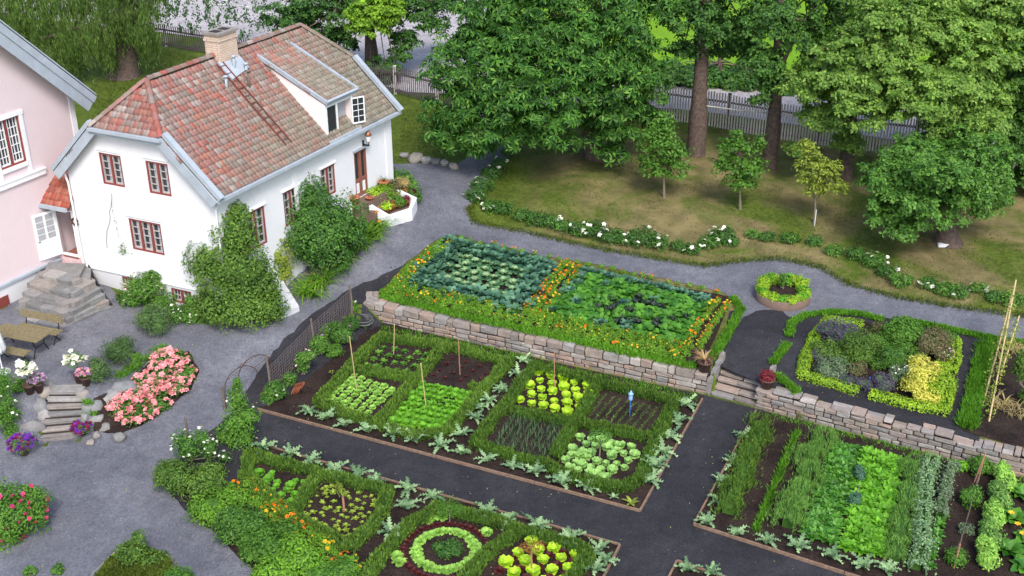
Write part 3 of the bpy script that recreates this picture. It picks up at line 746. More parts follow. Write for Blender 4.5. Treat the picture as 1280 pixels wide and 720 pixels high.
# roof: z = 6.1 + v on the front slope, mirrored behind, half hips at both ends
ZE, ZR, VR = 5.85, 9.42, 3.30
def RF(u, v): return hp(u, v, 6.1 + v)
def RB(u, v): return hp(u, v, 6.1 + (2 * VR - v) if v > VR else 6.1 + v)
OE = .28; u0, u1 = -OE, HL + OE; JU = 1.35
Pf = [(u0, -.25), (u1, -.25), (u1, 1.75), (u1 - JU, VR), (u0 + JU, VR), (u0, 1.75)]
slopes = [([hp(u, v, 6.1 + v) for u, v in Pf], HU),
          ([hp(u, 2 * VR - v, 6.1 + v) for u, v in Pf][::-1], HU),
          ([hp(u0, 1.75, 7.85), hp(u0 + JU, VR, 9.4), hp(u0, 4.85, 7.85)], HV),
          ([hp(u1, 1.75, 7.85), hp(u1, 4.85, 7.85), hp(u1 - JU, VR, 9.4)], HV)]
def tiles(mb, poly, acr, wid=.185, row=.245, seed=2, lift=.0, margin=.02):
    rnd = random.Random(seed); acr = acr.normalized(); n = (poly[1] - poly[0]).cross(poly[2] - poly[0]).normalized()
    if n.z < 0: n = -n
    dn = acr.cross(n).normalized()
    if dn.z > 0: dn = -dn
    o = poly[0]; P2 = [((p - o).dot(acr), (p - o).dot(dn)) for p in poly]
    a0 = min(p[0] for p in P2); a1 = max(p[0] for p in P2); b0 = min(p[1] for p in P2); b1 = max(p[1] for p in P2)
    nr = int((b1 - b0) / row) + 2; nc = int((a1 - a0) / wid) + 2
    prof = [(0, .0), (.22, .032), (.5, .040), (.74, .008), (.9, -.004), (1.04, .010)]
    for r in range(nr):
        sh = rnd.uniform(-.02, .02)
        for c in range(nc):
            a = a0 + c * wid + sh; b = b1 - (r + 1) * row
            ca = a + wid / 2; cb = b + row / 2
            if not in_poly(ca, cb, P2): continue
            tw = rnd.uniform(-.012, .012); zl = rnd.uniform(0, .012); sl = rnd.uniform(-.012, .012)
            V = []
            for q, (fb, zz) in enumerate(((-.14, .005), (1, .034), (1, -.002))):
                for x, z in prof: V.append(o + acr * (a + x * wid + tw * fb) + dn * (b + fb * row + sl) + n * (lift + zz + z * (1 if q < 2 else .6) + zl))
            k = len(prof); Fc = [(i, i + 1, i + 1 + k, i + k) for i in range(k - 1)] + [(i + k, i + 1 + k, i + 1 + 2 * k, i + 2 * k) for i in range(k - 1)]
            mb.add(V, Fc)
deck = MB(); tl = MB()
for i, (poly, acr) in enumerate(slopes):
    n = (poly[1] - poly[0]).cross(poly[2] - poly[0]).normalized(); n = n if n.z > 0 else -n
    k = len(poly); V = [p + n * .004 for p in poly] + [p - n * .14 for p in poly]
    deck.add(V, [tuple(range(k)), tuple(range(k, 2 * k))[::-1]] + [(j, (j + 1) % k, k + (j + 1) % k, k + j) for j in range(k)])
    tiles(tl, poly, acr, seed=i + 2)
roof = deck.build('roof', 'dark clay', house)
tl.build('roof_tiles', 'roof tile', roof)
rg = MB()
def ridge_line(a, b, rad=.115, step=.33):
    a = Vector(a); b = Vector(b); L = (b - a).length; d = (b - a).normalized(); n = int(L / step); sd = d.cross(Vector((0, 0, 1))).normalized(); up = sd.cross(d)
    for k in range(n):
        p = a + d * (k * L / n); q = a + d * ((k + 1.12) * L / n); V = []
        for pt, rr in ((p, rad * .88), (q, rad * 1.05)):
            for t in range(7):
                th = pi * t / 6; V.append(pt + sd * cos(th) * rr + up * (sin(th) * rr - .01) + Vector((0, 0, random.uniform(0, .006))))
        rg.add(V, [(i, i + 1, i + 8, i + 7) for i in range(6)])
Z3 = Vector((0, 0, .05))
RP = hp(u0 + JU, VR, 9.42) + Z3; RQ = hp(u1 - JU, VR, 9.42) + Z3
ridge_line(RQ, RP)
for c in ((u0, 1.75), (u0, 4.85)): ridge_line(RP, hp(c[0], c[1], 7.87) + Z3)
for c in ((u1, 1.75), (u1, 4.85)): ridge_line(RQ, hp(c[0], c[1], 7.87) + Z3)
rg.build('ridge_tiles', 'roof tile', roof)
# gutters, barge boards
gt = MB()
gt.beam(hp(u0, -.33, 5.80), hp(u1, -.33, 5.80), .16, .12)
gt.beam(hp(u0, -.20, 5.72), hp(u1, -.20, 5.72), .10, .16)
gt.beam(hp(u0, HW + .33, 5.80), hp(u1, HW + .33, 5.80), .16, .12)
gt.build('gutter', 'blue grey metal', house)
for u, s in ((u0 - .02, 1), (u1 + .02, -1)):
    for pts in (((-.34, 5.78), (1.80, 7.90)), ((HW + .34, 5.78), (4.80, 7.90))):
        a = hp(u, *pts[0]); b = hp(u, *pts[1]); bg = MB(); bg.beam(a, b, .07, .34, off=-.12); bg.beam(a + HU * s * .12, b + HU * s * .12, .24, .15, off=.185); bg.build('barge_board', 'blue grey metal', house)
    a = hp(u, 1.70, 7.78); b = hp(u, 4.90, 7.78); bg = MB(); bg.beam(a, b, .07, .20, off=-.06); bg.beam(a - HU * s * .06, b - HU * s * .06, .14, .12, off=.03); bg.build('eave_board', 'blue grey metal', house)
dpipe = MB(); dpipe.tube([hp(-.12, HW + .05, 5.75), hp(-.12, HW - .05, 5.4), hp(-.10, HW - .06, 1.6)], .04, 8); dpipe.build('downpipe', 'white paint', house)
dpipe = MB(); dpipe.tube([hp(-.06, -.30, 5.75), hp(-.08, -.07, 5.4), hp(-.08, -.07, 1.2)], .035, 8); dpipe.build('downpipe', 'white paint', house)
# chimney
ch = MB(); ch.hexa([hp(a, b, z) for z in (8.6, 10.25) for a, b in ((4.52, 2.97), (5.50, 2.97), (5.50, 3.63), (4.52, 3.63))])
ch.hexa([hp(a, b, z) for z in (10.0, 10.1) for a, b in ((4.49, 2.94), (5.53, 2.94), (5.53, 3.66), (4.49, 3.66))])
chm = ch.build('chimney', 'chimney brick', house)
cc = MB(); cc.hexa([hp(a, b, z) for z in (10.253, 10.33) for a, b in ((4.45, 2.90), (5.57, 2.90), (5.57, 3.70), (4.45, 3.70))]); cc.build('chimney_cap', 'grey stone', chm)
cc = MB()
for q in ((4.78, 3.3), (5.24, 3.3)): cc.hexa([hp(a, b, z) for z in (10.3, 10.345) for a, b in ((q[0] - .16, q[1] - .18), (q[0] + .16, q[1] - .18), (q[0] + .16, q[1] + .18), (q[0] - .16, q[1] + .18))])
cc.build('flue_opening', 'dark interior', chm)
fl = MB(); NR = (HU.cross(RF(0, 1) - RF(0, 0))).normalized(); NR = NR if NR.z > 0 else -NR
fl.hexa([RF(a, b) + NR * q for q in (.02, .10) for a, b in ((4.42, 2.5), (5.6, 2.66), (5.6, 3.1), (4.42, 3.1))]); fl.build('chimney_flashing', 'blue grey metal', chm)
# ladder, vents
ld = thing('roof_ladder', 'dark red metal ladder lying down the front slope of the tiled roof', 'ladder', RF(4.5, .3))
for a in (4.28, 4.62): ra = MB(); ra.beam(RF(a, 3.05) + NR * .12, RF(a, .25) + NR * .10, .035, .04); ra.build('rail', 'ladder paint', ld)
for k in range(11): v = .4 + k * .255; rb = MB(); rb.beam(RF(4.28, v) + NR * .125, RF(4.62, v) + NR * .10, .03, .02); rb.build('rung', 'ladder paint', ld)
for u, v, hh, mt in ((3.95, 2.35, .42, 'blue grey metal'), (4.95, 2.15, .6, 'grey post wood'), (5.3, 2.5, .4, 'blue grey metal'), (4.95, 2.75, .5, 'blue grey metal')):
    vp = MB(); vp.lathe([(.0, -.15), (.055, -.15), (.055, hh), (.0, hh)], 10, RF(u, v)); vp.lathe([(.0, hh + .03), (.10, hh + .02), (.10, hh + .07), (0, hh + .10)], 10, RF(u, v)); vp.build('vent_pipe', mt, house)
# dormer
DU0, DU1 = 6.5, 8.3
dm = MB()
def dq(u, v, z): return hp(u, v, z)
for u, s in ((DU0, 1), (DU1, -1)):
    P = [dq(u, .02, 6.05), dq(u, .02, 7.40), dq(u, 2.45, 8.62)]; Q = [p + HU * (.08 * s) for p in P]
    dm.add(P + Q, [(0, 1, 2), (5, 4, 3), (0, 1, 4, 3), (1, 2, 5, 4), (0, 2, 5, 3)])
dmr = dm.build('dormer', 'dormer boarding', house)
dfr = MB()
fdm = lambda u, z, i: hp(u, 0, z) - NF * i
bx(fdm, dfr, DU0, DU0 + .12, 5.98, 7.38, -.02, .06); bx(fdm, dfr, DU1 - .12, DU1, 5.98, 7.38, -.02, .06); bx(fdm, dfr, DU0 + .12, DU1 - .12, 7.22, 7.38, -.02, .06)
bx(fdm, dfr, DU0 + .12, DU1 - .12, 5.98, 6.08, -.06, .06); bx(fdm, dfr, DU0 + .72, DU0 + .80, 6.08, 7.22, -.01, .05)
dfr.build('dormer_frame', 'white paint', dmr)
dg = MB(); bx(fdm, dg, DU0 + .12, DU0 + .72, 6.08, 7.22, .03, .05); dg.build('pane', 'window glass', dmr)
dg = MB(); bx(fdm, dg, DU0 + .80, DU1 - .12, 6.08, 7.22, .28, .30); dg.build('dormer_opening', 'curtain cloth', dmr)
# open casements
cw_ = lambda hinge, ang, w, nm: None
def casement(u, ang, w, z0, z1, parent, inner_glass=True):
    hx = hp(u, 0, 0) + NF * .03; d = HU * cos(ang) + NF * sin(ang); nn = d.cross(Vector((0, 0, 1)))
    P = lambda a, z, i: hx + d * a + Vector((0, 0, z)) + nn * i
    fr = MB(); bx(P, fr, 0, .05, z0, z1, 0, .04); bx(P, fr, w - .05, w, z0, z1, 0, .04); bx(P, fr, .05, w - .05, z0, z0 + .06, 0, .04); bx(P, fr, .05, w - .05, z1 - .05, z1, 0, .04)
    bx(P, fr, w / 2 - .012, w / 2 + .012, z0 + .06, z1 - .05, .005, .035)
    for q in (1, 2, 3): z = z0 + .05 + (z1 - z0 - .1) * q / 4; bx(P, fr, .05, w - .05, z - .012, z + .012, .008, .032)
    o = fr.build('open_casement', 'white paint', parent); g_ = MB(); bx(P, g_, .05, w - .05, z0 + .06, z1 - .05, .017, .022); g_.build('pane', 'window glass', o)
casement(DU1 - .14, radians(28), .58, 6.10, 7.20, dmr)
dr_ = MB(); dpoly = [hp(6.49, -.10, 7.45), hp(8.52, -.10, 7.45), hp(8.48, 2.9, 9.0), hp(6.44, 2.9, 9.0)]
nD = (dpoly[1] - dpoly[0]).cross(dpoly[2] - dpoly[0]).normalized()
dr_.hexa([p - nD * .10 for p in dpoly] + dpoly); dro = dr_.build('dormer_roof', 'dark clay', dmr)
t2 = MB(); tiles(t2, dpoly, HU, seed=21); t2.build('roof_tiles', 'roof tile', dro)
dv_ = MB()
for a, b in ((0, 3), (1, 2)): dv_.beam(dpoly[a] + nD * .04, dpoly[b] + nD * .04, .08, .16, nD)
dv_.beam(dpoly[0] + nD * .0, dpoly[1] + nD * .0, .10, .18, nD); dv_.build('dormer_verge', 'blue grey metal', dro)
bl = MB(); bx(fdm, bl, DU0 - .15, DU1 + .1, 5.86, 5.95, -.32, .05); bl.build('dormer_sill', 'blue grey metal', dmr)
# wall lantern above the door
lt = thing('wall_lantern', 'copper wall lantern on a black bracket above the front door', 'lantern', ff(8.82, 5.25, -.05))
l_ = MB(); c0 = ff(8.82, 5.05, -.30); l_.beam(ff(8.82, 5.02, 0), ff(8.82, 5.02, -.32), .05, .05); l_.beam(ff(8.82, 4.92, -.02), ff(8.82, 5.20, -.02), .08, .04, NF); l_.tube([c0 - Vector((0, 0, .03)), c0 + Vector((0, 0, .12))], .02, 6); l_.build('bracket', 'black iron', lt)
l_ = MB(); l_.lathe([(0, .10), (.07, .12), (.13, .42), (.15, .44), (.06, .56), (.03, .60), (.0, .66)], 6, c0); l_.build('lantern_body', 'copper', lt)
l_ = MB(); l_.lathe([(.078, .15), (.122, .38)], 6, c0 + Vector((0, 0, 0))); l_.build('lantern_glass', 'white paint', lt)
# ------------------------------------------------------------------ pink house at the left
PO = Vector((-19.0, 39.7, 0)); PU = Vector((cos(radians(60)), sin(radians(60)), 0)); PN = Vector((PU.y, -PU.x, 0))
fp = lambda u, z, i: PO + PU * u - PN * i + Vector((0, 0, z))
pk = thing('pink_house', 'tall pale pink boarded house with blue grey roof verge at the left edge', 'house', fp(2, 1, 0))
PC = 4.42; RU = PC - 5.6; RZ = 8.3 + 5.6      # ridge position above the middle of the gable
sl = (10.95 - 8.3) / (PC - 1.83)
RZ = 8.3 + (PC - RU) * sl
w = MB()
PW = (.78, 1.92, 6.22, 8.02)
o_ = [(RU * 2 - PC, 2.0), (PC, 2.0), (PC, 8.3), (RU, RZ), (RU * 2 - PC, 8.3)]
wall_face(w, o_, [rect(*PW)], fp)
for u in (PC, 2 * RU - PC): w.add([fp(u, 2.0, 0), fp(u, 2.0, 9), fp(u, 8.3, 9), fp(u, 8.3, 0)], [(0, 1, 2, 3)])
w.build('wall', 'pink boarding', pk)
inn = MB(); inn.hexa([fp(u, z, i) for z in (2.1, 8.1) for u, i in ((RU * 2 - PC + .2, .4), (PC - .2, .4), (PC - .2, 8), (RU * 2 - PC + .2, 8))]); inn.build('interior', 'dark interior', pk)
pl = MB(); bx(fp, pl, RU * 2 - PC, PC, .2, 1.93, -.06, 9); pl.build('plinth', 'white render', pk)
pl = MB(); bx(fp, pl, RU * 2 - PC, PC, 1.932, 2.02, -.14, .1); pl.build('plinth_ledge', 'blue grey metal', pk)
pl = MB(); bx(fp, pl, RU * 2 - PC, 2.6, 5.52, 5.72, -.09, .05); bx(fp, pl, RU * 2 - PC, 2.62, 5.722, 5.77, -.12, .05); pl.build('string_course', 'white paint', pk); pl = MB(); bx(fp, pl, PC - .20, PC + .03, 2.0, 8.25, -.03, .05); pl.build('corner_board', 'white paint', pk); pl = MB()
for x0, x1 in ((PW[0] - .16, PW[0]), (PW[1], PW[1] + .16)): bx(fp, pl, x0, x1, 5.75, 8.02, -.05, .05)
bx(fp, pl, PW[0] - .2, PW[1] + .2, 8.022, 8.17, -.06, .05); bx(fp, pl, PW[0], PW[1], 6.08, 6.218, -.07, .05)
pl.build('window_surround', 'white paint', pk)
window(pk, fp, *PW, 3, 5, inner='white paint', curtain=False, sill=False)
cwn = (-.55, -.12, 1.05, 1.5); cb = MB(); bx(fp, cb, -.62, -.08, 1.0, 1.55, -.09, -.055); cb.build('cellar_window', 'red brown paint', pk)
vr = MB(); a = fp(PC + .55, 8.3 - .55 * sl + .12, -.55); b = fp(RU, RZ + .12, -.55); c = fp(2 * RU - PC - .55, 8.3 - .55 * sl + .12, -.55)
rfm = MB()
for p, q in ((a, b), (b, c)):
    n = (q - p).cross(PN).normalized(); n = n if n.z > 0 else -n
    V = [p, q, q - PN * 9.5, p - PN * 9.5]; rfm.hexa([x for x in V] + [x + n * .16 for x in V])
rfm.build('roof', 'dark clay', pk)
for p, q in ((a, b), (b, c)):
    n = (q - p).cross(PN).normalized(); n = n if n.z > 0 else -n
    vr.beam(p + PN * .04 - n * .22, q + PN * .04 - n * .22, .06, .62, n); vr.beam(p + PN * .09 - n * .02, q + PN * .09 - n * .02, .05, .26, n); vr.beam(p - PN * .22 + n * .20, q - PN * .22 + n * .20, .50, .05, n)
    vr.beam(p - PN * .47 + n * .245, q - PN * .47 + n * .245, .05, .06, n)
vr.build('verge_board', 'blue grey metal', pk)

# porch between the two houses
B0 = Vector((-16.6, 41.4, 0)); XU = Vector((cos(radians(157)), sin(radians(157)), 0)); XN = Vector((cos(radians(67)), sin(radians(67)), 0)) * -1
fx = lambda u, z, i: B0 + XU * u - XN * i + Vector((0, 0, z))
po = thing('porch', 'small tiled entrance porch squeezed between the pink house and the white house', 'porch', fx(.6, 2.1, 0))
w = MB(); wall_face(w, [(-.12, 1.2), (1.55, 1.2), (1.55, 4.6), (-.12, 4.6)], [rect(.22, .98, 2.2, 4.12)], fx, .10); w.add([fx(.21, 1.2, 0), fx(.21, 1.2, 1.5), fx(.21, 4.6, 1.5), fx(.21, 4.6, 0)], [(0, 1, 2, 3)])
w.build('wall', 'pale pink paint', po)
w = MB(); w.hexa([fx(u, z, i) for z in (2.12, 2.2) for u, i in ((.22, -.02), (.98, -.02), (.98, 2.2), (.22, 2.2))]); w.hexa([fx(u, z, i) for z in (2.2, 4.3) for u, i in ((.1, 1.2), (1.5, 1.2), (1.5, 1.3), (.1, 1.3))])
w.build('hallway', 'brown door paint', po)
w = MB()
for x0, x1, y0, y1 in ((.14, .22, 2.2, 4.2), (.98, 1.06, 2.2, 4.2), (.22, .98, 4.12, 4.2), (.22, .98, 2.2, 2.26)): bx(fx, w, x0, x1, y0, y1, -.03, .09)
w.build('door_frame', 'white paint', po)
w = MB(); hx = fx(1.0, 0, -.04); d = (XU * cos(radians(70)) + XN * sin(radians(70))).normalized(); nn = d.cross(Vector((0, 0, 1)))
P = lambda a, z, i: hx + d * a + Vector((0, 0, z)) + nn * i
bx(P, w, 0, .09, 2.22, 4.1, 0, .05); bx(P, w, .81, .90, 2.22, 4.1, 0, .05); bx(P, w, .41, .49, 3.0, 4.0, 0, .05); bx(P, w, .09, .81, 2.22, 3.0, 0, .05); bx(P, w, .09, .81, 4.0, 4.1, 0, .05)
for q in (1, 2, 3): bx(P, w, .09, .81, 3.0 + .25 * q - .01, 3.0 + .25 * q + .01, .012, .038)
dl = w.build('open_door', 'white paint', po); w = MB(); bx(P, w, .09, .81, 3.0, 4.0, .022, .03); w.build('pane', 'curtain cloth', dl)
hn = MB(); hn.tube([P(.85, 3.0, -.04), P(.76, 3.0, -.04)], .015, 6); hn.build('handle', 'rusty iron', dl)
pr = [fx(-.05, 4.36, -.38), fx(1.95, 4.36, -.38), fx(1.95, 5.95, 1.2), fx(-.05, 6.3, 1.2)]
pr = [fx(-.02, 4.38, -.38), fx(1.62, 4.38, -.38), fx(1.62, 6.0, 1.25), fx(-.02, 6.0, 1.25)]
nP = (pr[1] - pr[0]).cross(pr[2] - pr[0]).normalized(); nP = nP if nP.z > 0 else -nP
w = MB(); w.hexa([p - nP * .1 for p in pr] + pr); rf = w.build('porch_roof', 'dark clay', po)
w = MB(); tiles(w, pr, XU, wid=.2, row=.27, seed=31); w.build('roof_tiles', 'porch tile', rf)
w = MB(); w.beam(pr[0] + XN * .06, pr[1] + XN * .06, .1, .14); w.beam(pr[1] + XU * .05 + nP * .06, pr[2] + XU * .05 + nP * .06, .12, .16, nP); w.build('verge', 'blue grey metal', po)
w = MB(); w.lathe([(.0, 0), (.13, 0), (.13, .03), (.09, .03), (.09, .015), (0, .015)], 14)
wr = MB(); wr.tube([fx(.05, 3.75 + .14 * sin(t), -.05) + XU * (.14 * cos(t)) for t in [2 * pi * k / 14 for k in range(15)]], .035, 6)
tag(wr.build('door_wreath', 'rusty iron', origin=fx(.05, 3.75, -.05)), 'small round brown wreath hanging beside the open porch door', 'wreath')

# stone stairs up to the porch: irregular slabs, each course a part
random.seed(20)
stp = thing('entrance_steps', 'broad rough stone stairs climbing to the open porch door', 'steps', at(78, 385, 1.05))
tl_ = at(84, 326, 2.1)
q0 = [(50, 332, 2.08), (100, 328, 2.08), (104, 336, 2.08)]
lv = [((52, 333), (104, 335), (100, 347), (88, 351), (52, 340), 2.12), ((38, 345), (112, 340), (116, 350), (88, 366), (36, 352), 1.95), ((34, 352), (118, 348), (123, 358), (88, 378), (30, 364), 1.75),
      ((28, 362), (122, 356), (128, 366), (84, 390), (26, 374), 1.54), ((24, 371), (128, 364), (134, 374), (80, 398), (20, 384), 1.34), ((18, 380), (132, 372), (140, 380), (74, 407), (16, 392), 1.15)]
for i, L_ in enumerate(lv):
    z = L_[-1]; nz = lv[i + 1][-1] if i + 1 < len(lv) else 1.0
    P5 = [at(px, py, z) for px, py in L_[:-1]]; mb = MB()
    # filled block below, then edge stones
    k = 5; cen = sum(P5, Vector()) / 5; top = [cen + (p - cen) * .9 - Vector((0, 0, .03)) for p in P5]; bot = [Vector((p.x, p.y, .9)) for p in top]
    top[0] += Vector((0, .5, 0)); top[1] += Vector((0, .5, 0)); bot[0] += Vector((0, .5, 0)); bot[1] += Vector((0, .5, 0))
    mb.add(top + bot, [tuple(range(k)), tuple(range(k, 2 * k))] + [(j, (j + 1) % k, k + (j + 1) % k, k + j) for j in range(k)])
    for a, b in ((2, 3), (3, 4)):
        A_ = P5[a]; B_ = P5[b]; L = (B_ - A_).length; d = (B_ - A_).normalized(); nn = Vector((-d.y, d.x, 0)); nn = nn if nn.y > 0 else -nn; x = 0
        while x < L - .1:
            l = min(random.uniform(.5, 1.0), L - x); mb.stone(A_ + d * (x + l / 2) + nn * .14 - Vector((0, 0, (z - nz) * .5)), d, nn, Vector((0, 0, 1)), l - .01, .56, (z - nz) * 1.02, .06, .02, .93); x += l
    mb.build('step', 'grey stone', stp)
hr = MB(); hr.tube([at(110, 329, 1.95), at(116, 345, 1.75), at(128, 366, 1.45), at(140, 383, 1.12)], [.05, .05, .05, .06], 7)
tag(hr.build('drain_hose', 'black iron', origin=at(140, 383, 1.1)), 'black drain pipe lying down along the edge of the stone stairs', 'pipe')

# ------------------------------------------------------------------ flower terrace in front of the front door
te = thing('door_terrace', 'white walled door terrace stepping down below the front door', 'terrace', hp(8.8, -1, 2.0))
TP = [hp(7.5, -.02, 2.95), at(463, 257, 2.62), at(486, 270.5, 2.22), at(515, 261, 2.22), at(521, 247, 2.35), hp(10.25, -.02, 2.8)]
for a, b in zip(TP[:-1], TP[1:]):
    d = b - a; d.z = 0; d.normalize(); nn = Vector((-d.y, d.x, 0)) * .15; w = MB(); e_ = d * .0
    w.hexa([Vector((a.x, a.y, 1.2)), Vector((b.x, b.y, 1.2)), Vector(((b + nn).x, (b + nn).y, 1.2)), Vector(((a + nn).x, (a + nn).y, 1.2)), a, b, b + nn, a + nn]); w.build('parapet', 'white render', te)
w = MB(); cen = sum(TP, Vector()) / 6; q6 = [cen + (p - cen) * .96 for p in TP]
w.add([Vector((p.x, p.y, 2.05)) for p in q6] + [Vector((p.x, p.y, 1.2)) for p in q6], [tuple(range(6)), tuple(range(6, 12))] + [(j, (j + 1) % 6, 6 + (j + 1) % 6, 6 + j) for j in range(6)]); w.build('terrace_floor', 'aged planter', te)
w = MB(); w.hexa([hp(a, b, c) for c in (1.2, 2.78) for a, b in ((7.62, -.62), (10.1, -.62), (10.1, -.01), (7.62, -.01))]); w.build('door_landing', 'aged planter', te)
w = MB(); w.hexa([hp(a, b, c) for c in (1.2, 2.42) for a, b in ((7.9, -.95), (9.9, -.95), (9.9, -.625), (7.9, -.625))]); w.build('step', 'aged planter', te)

def pot_mesh(mb, r, hh, rim=.03):
    mb.lathe([(0, 0), (r * .68, 0), (r * .95, hh * .85), (r * 1.08, hh * .86), (r * 1.08, hh), (r * .92, hh), (r * .88, hh * .88), (0, hh * .86)], 16)
def potted(name, label, cat, loc, r, hh, mat, plant, group=None):
    t = thing(name, label, cat, loc, group); mb = MB(); pot_mesh(mb, r, hh); mb.v = [v + np.array(loc) for v in mb.v]; mb.build('pot', mat, t); plant(t, Vector(loc) + Vector((0, 0, hh * .9))); return t
def blossoms(parent, pts, mat, r, name='blossom', nrm=None, flat=.6):
    """one small rosette mesh shared by all blossoms of a plant"""
    mb = MB()
    for k in range(5):
        blade(mb, (0, 0, 0), 2 * pi * k / 5, r, r * 1.1, .5, -.1, 2, 'oval', .3)
    for k in range(4): blade(mb, (0, 0, .02 * r), 2 * pi * k / 4 + .5, r * .6, r * .8, 1.1, .5, 2, 'oval', .3)
    o0 = None
    for i, p in enumerate(pts):
        if o0 is None: o = mb.build(name, mat, None); o0 = o; o.parent = parent
        else: o = o0.copy(); COL.objects.link(o); o.parent = parent
        o.location = Vector(p) - ORG[parent.name]; o.rotation_euler = (random.uniform(-.7, .7), random.uniform(-.7, .7), random.uniform(0, 6.3)); s = random.uniform(.75, 1.2); o.scale = (s, s, s)
def leafy(blobs, dens, size, mat, name='foliage', parent=None, **k):
    mb = MB(); blobs_leaves(mb, blobs, dens, size, **k); return mb.build(name, mat, parent)
def bush(name, label, cat, blobs, mat, size=.07, dens=260, group=None, stems=True, base=None, **k):
    c = blobs[0][0]; b = Vector(base) if base is not None else Vector((c[0], c[1], c[2] - blobs[0][1][2] * .8)); t = thing(name, label, cat, b, group)
    if len(blobs) <= 2:
        blobs = list(blobs)
        for c0_, r0_ in list(blobs):
            for _ in range(4):
                a_ = random.uniform(0, 6.3); f_ = random.uniform(.45, .65); blobs.append(((c0_[0] + r0_[0] * .6 * cos(a_), c0_[1] + r0_[1] * .6 * sin(a_), c0_[2] + r0_[2] * random.uniform(-.2, .5)), tuple(q_ * f_ for q_ in r0_)))
    leafy(blobs, dens * 1.3, size * 1.3, mat, parent=t, **k)
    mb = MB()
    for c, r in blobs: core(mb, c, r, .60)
    mb.build('shade_core', 'dark tree leaf', t, smooth=True)  # darker core: the shade inside the bush is put into its colour
    if stems:
        mb = MB()
        for c, r in blobs[:6]: mb.tube([b + Vector((random.uniform(-.05, .05), random.uniform(-.05, .05), 0)), (Vector(c) + b) / 2 + Vector((.05, 0, .05)), Vector(c) + Vector((0, 0, r[2] * .5))], [.03, .02, .008], 5, False)
        mb.build('stems', 'young bark', t)
    return t
def pb(px, py, rx, ry, z=None, dz=0, rd=None, s=None):
    """blob standing on the ground whose middle shows at pixel px,py; rx, ry in pixels"""
    g = gp(px, py + ry); Y = g.y + (rd if rd else 0); c = at_y(px, py, g.y + rx / 1480 * g.y * .5)
    m = sqrt(c.y ** 2 + (CH - c.z) ** 2) / 1480
    return (tuple(c), (rx * m, rx * m * .85, ry * m * 1.05))
def surf_pts(blobs, n, zmin=-.1, toward=True):
    """points on the camera side and top of blobs, where the flowers show"""
    out = []
    while len(out) < n:
        c, r = random.choices(blobs, [b[1][0] * b[1][2] for b in blobs])[0]
        d = Vector((random.gauss(0, 1), random.gauss(0, 1), random.gauss(0, 1))).normalized()
        if d.z < zmin or (toward and d.y > .4): continue
        p = Vector(c) + Vector((d.x * r[0], d.y * r[1], d.z * r[2])) * 1.05
        if any(sum(((p[i] - c2[i]) / (r2[i] * .95)) ** 2 for i in range(3)) < 1 for c2, r2 in blobs if c2 is not c): continue
        out.append(p)
    return out

# terrace pots
random.seed(31)
def pl_tuft(mat, n=12, L=.35, W=.03, kind='strap', e0=1.3, e1=.2, nm='leaves'):
    def f(t, p):
        mb = MB()
        for k in range(n): blade(mb, p, random.uniform(0, 6.3), L * random.uniform(.7, 1.2), W, e0 + random.uniform(-.2, .1), e1 + random.uniform(-.5, .4), 4, kind)
        mb.build(nm, mat, t)
    return f
def pl_ball(mat, r=.18, size=.06, flower=None, nf=0, fr=.05, dz=.1, dens=350):
    def f(t, p):
        bl = [(tuple(p + Vector((0, 0, dz))), (r, r, r * .8))]
        leafy(bl, dens * 1.5, size, mat, parent=t)
        if flower: blossoms(t, surf_pts(bl, nf), flower, fr)
    return f
tz = lambda v: 2.78 if v > -.75 else 2.5 if v > -1.15 else 2.22 if v > -1.5 else 1.92
potted('potted_plant', 'terracotta pot with upright grassy leaves left of the front door', 'potted plant', hp(7.75, -.22, 2.78), .20, .32, 'terracotta', pl_tuft('grey leaf'))
potted('potted_plant', 'terracotta pot with a spiky plant right of the front door', 'potted plant', hp(9.72, -.28, 2.78), .22, .34, 'terracotta', pl_tuft('dark shrub leaf', 18))
potted('potted_plant', 'low terracotta bowl on the doorstep in front of the brown door', 'potted plant', hp(8.35, -.5, 2.78), .18, .14, 'terracotta', pl_ball('bronze leaf', .10, .05))
for px, py, z, m_, r_, w1, w2 in ((468, 250, 2.45, 'golden leaf', .26, 'yellow green', 'nearest the left pot'), (480, 245, 2.45, 'bright tree leaf', .30, 'bright green', 'in the upper row below the doorstep'), (492, 240, 2.45, 'bronze leaf', .26, 'brownish', 'in the middle of the upper row'), (503, 236, 2.45, 'dry blade', .24, 'straw coloured', 'at the right end of the upper row'),
                          (474, 258, 2.1, 'green lettuce', .22, 'green', 'at the left end of the middle row'), (485, 254, 2.1, 'pale lettuce', .26, 'pale green', 'second in the middle row'), (496, 250, 2.1, 'yellowish leaf', .24, 'yellowish', 'third in the middle row'), (506, 247, 2.1, 'orange leaf', .15, 'small orange brown', 'fourth in the middle row'), (515, 247, 2.1, 'red lettuce', .13, 'dark red', 'at the right end of the middle row'),
                          (483, 266, 2.1, 'lime lettuce', .18, 'lime', 'at the left corner of the lowest row'), (491, 262, 2.1, 'orange leaf', .12, 'tiny orange', 'second in the lowest row'), (499, 259, 2.1, 'sapling leaf', .22, 'fresh green', 'third in the lowest row'), (508, 256, 2.1, 'crimson leaf', .12, 'crimson', 'at the right end of the lowest row')):
    potted('potted_plant', f'{w1} potted plant on the door terrace, {w2}', 'potted plant', at(px, py, z), .15, .20, 'terracotta', pl_ball(m_, r_ * 1.35, .11, dens=230), 'pots on the door terrace')
lowp = MB()

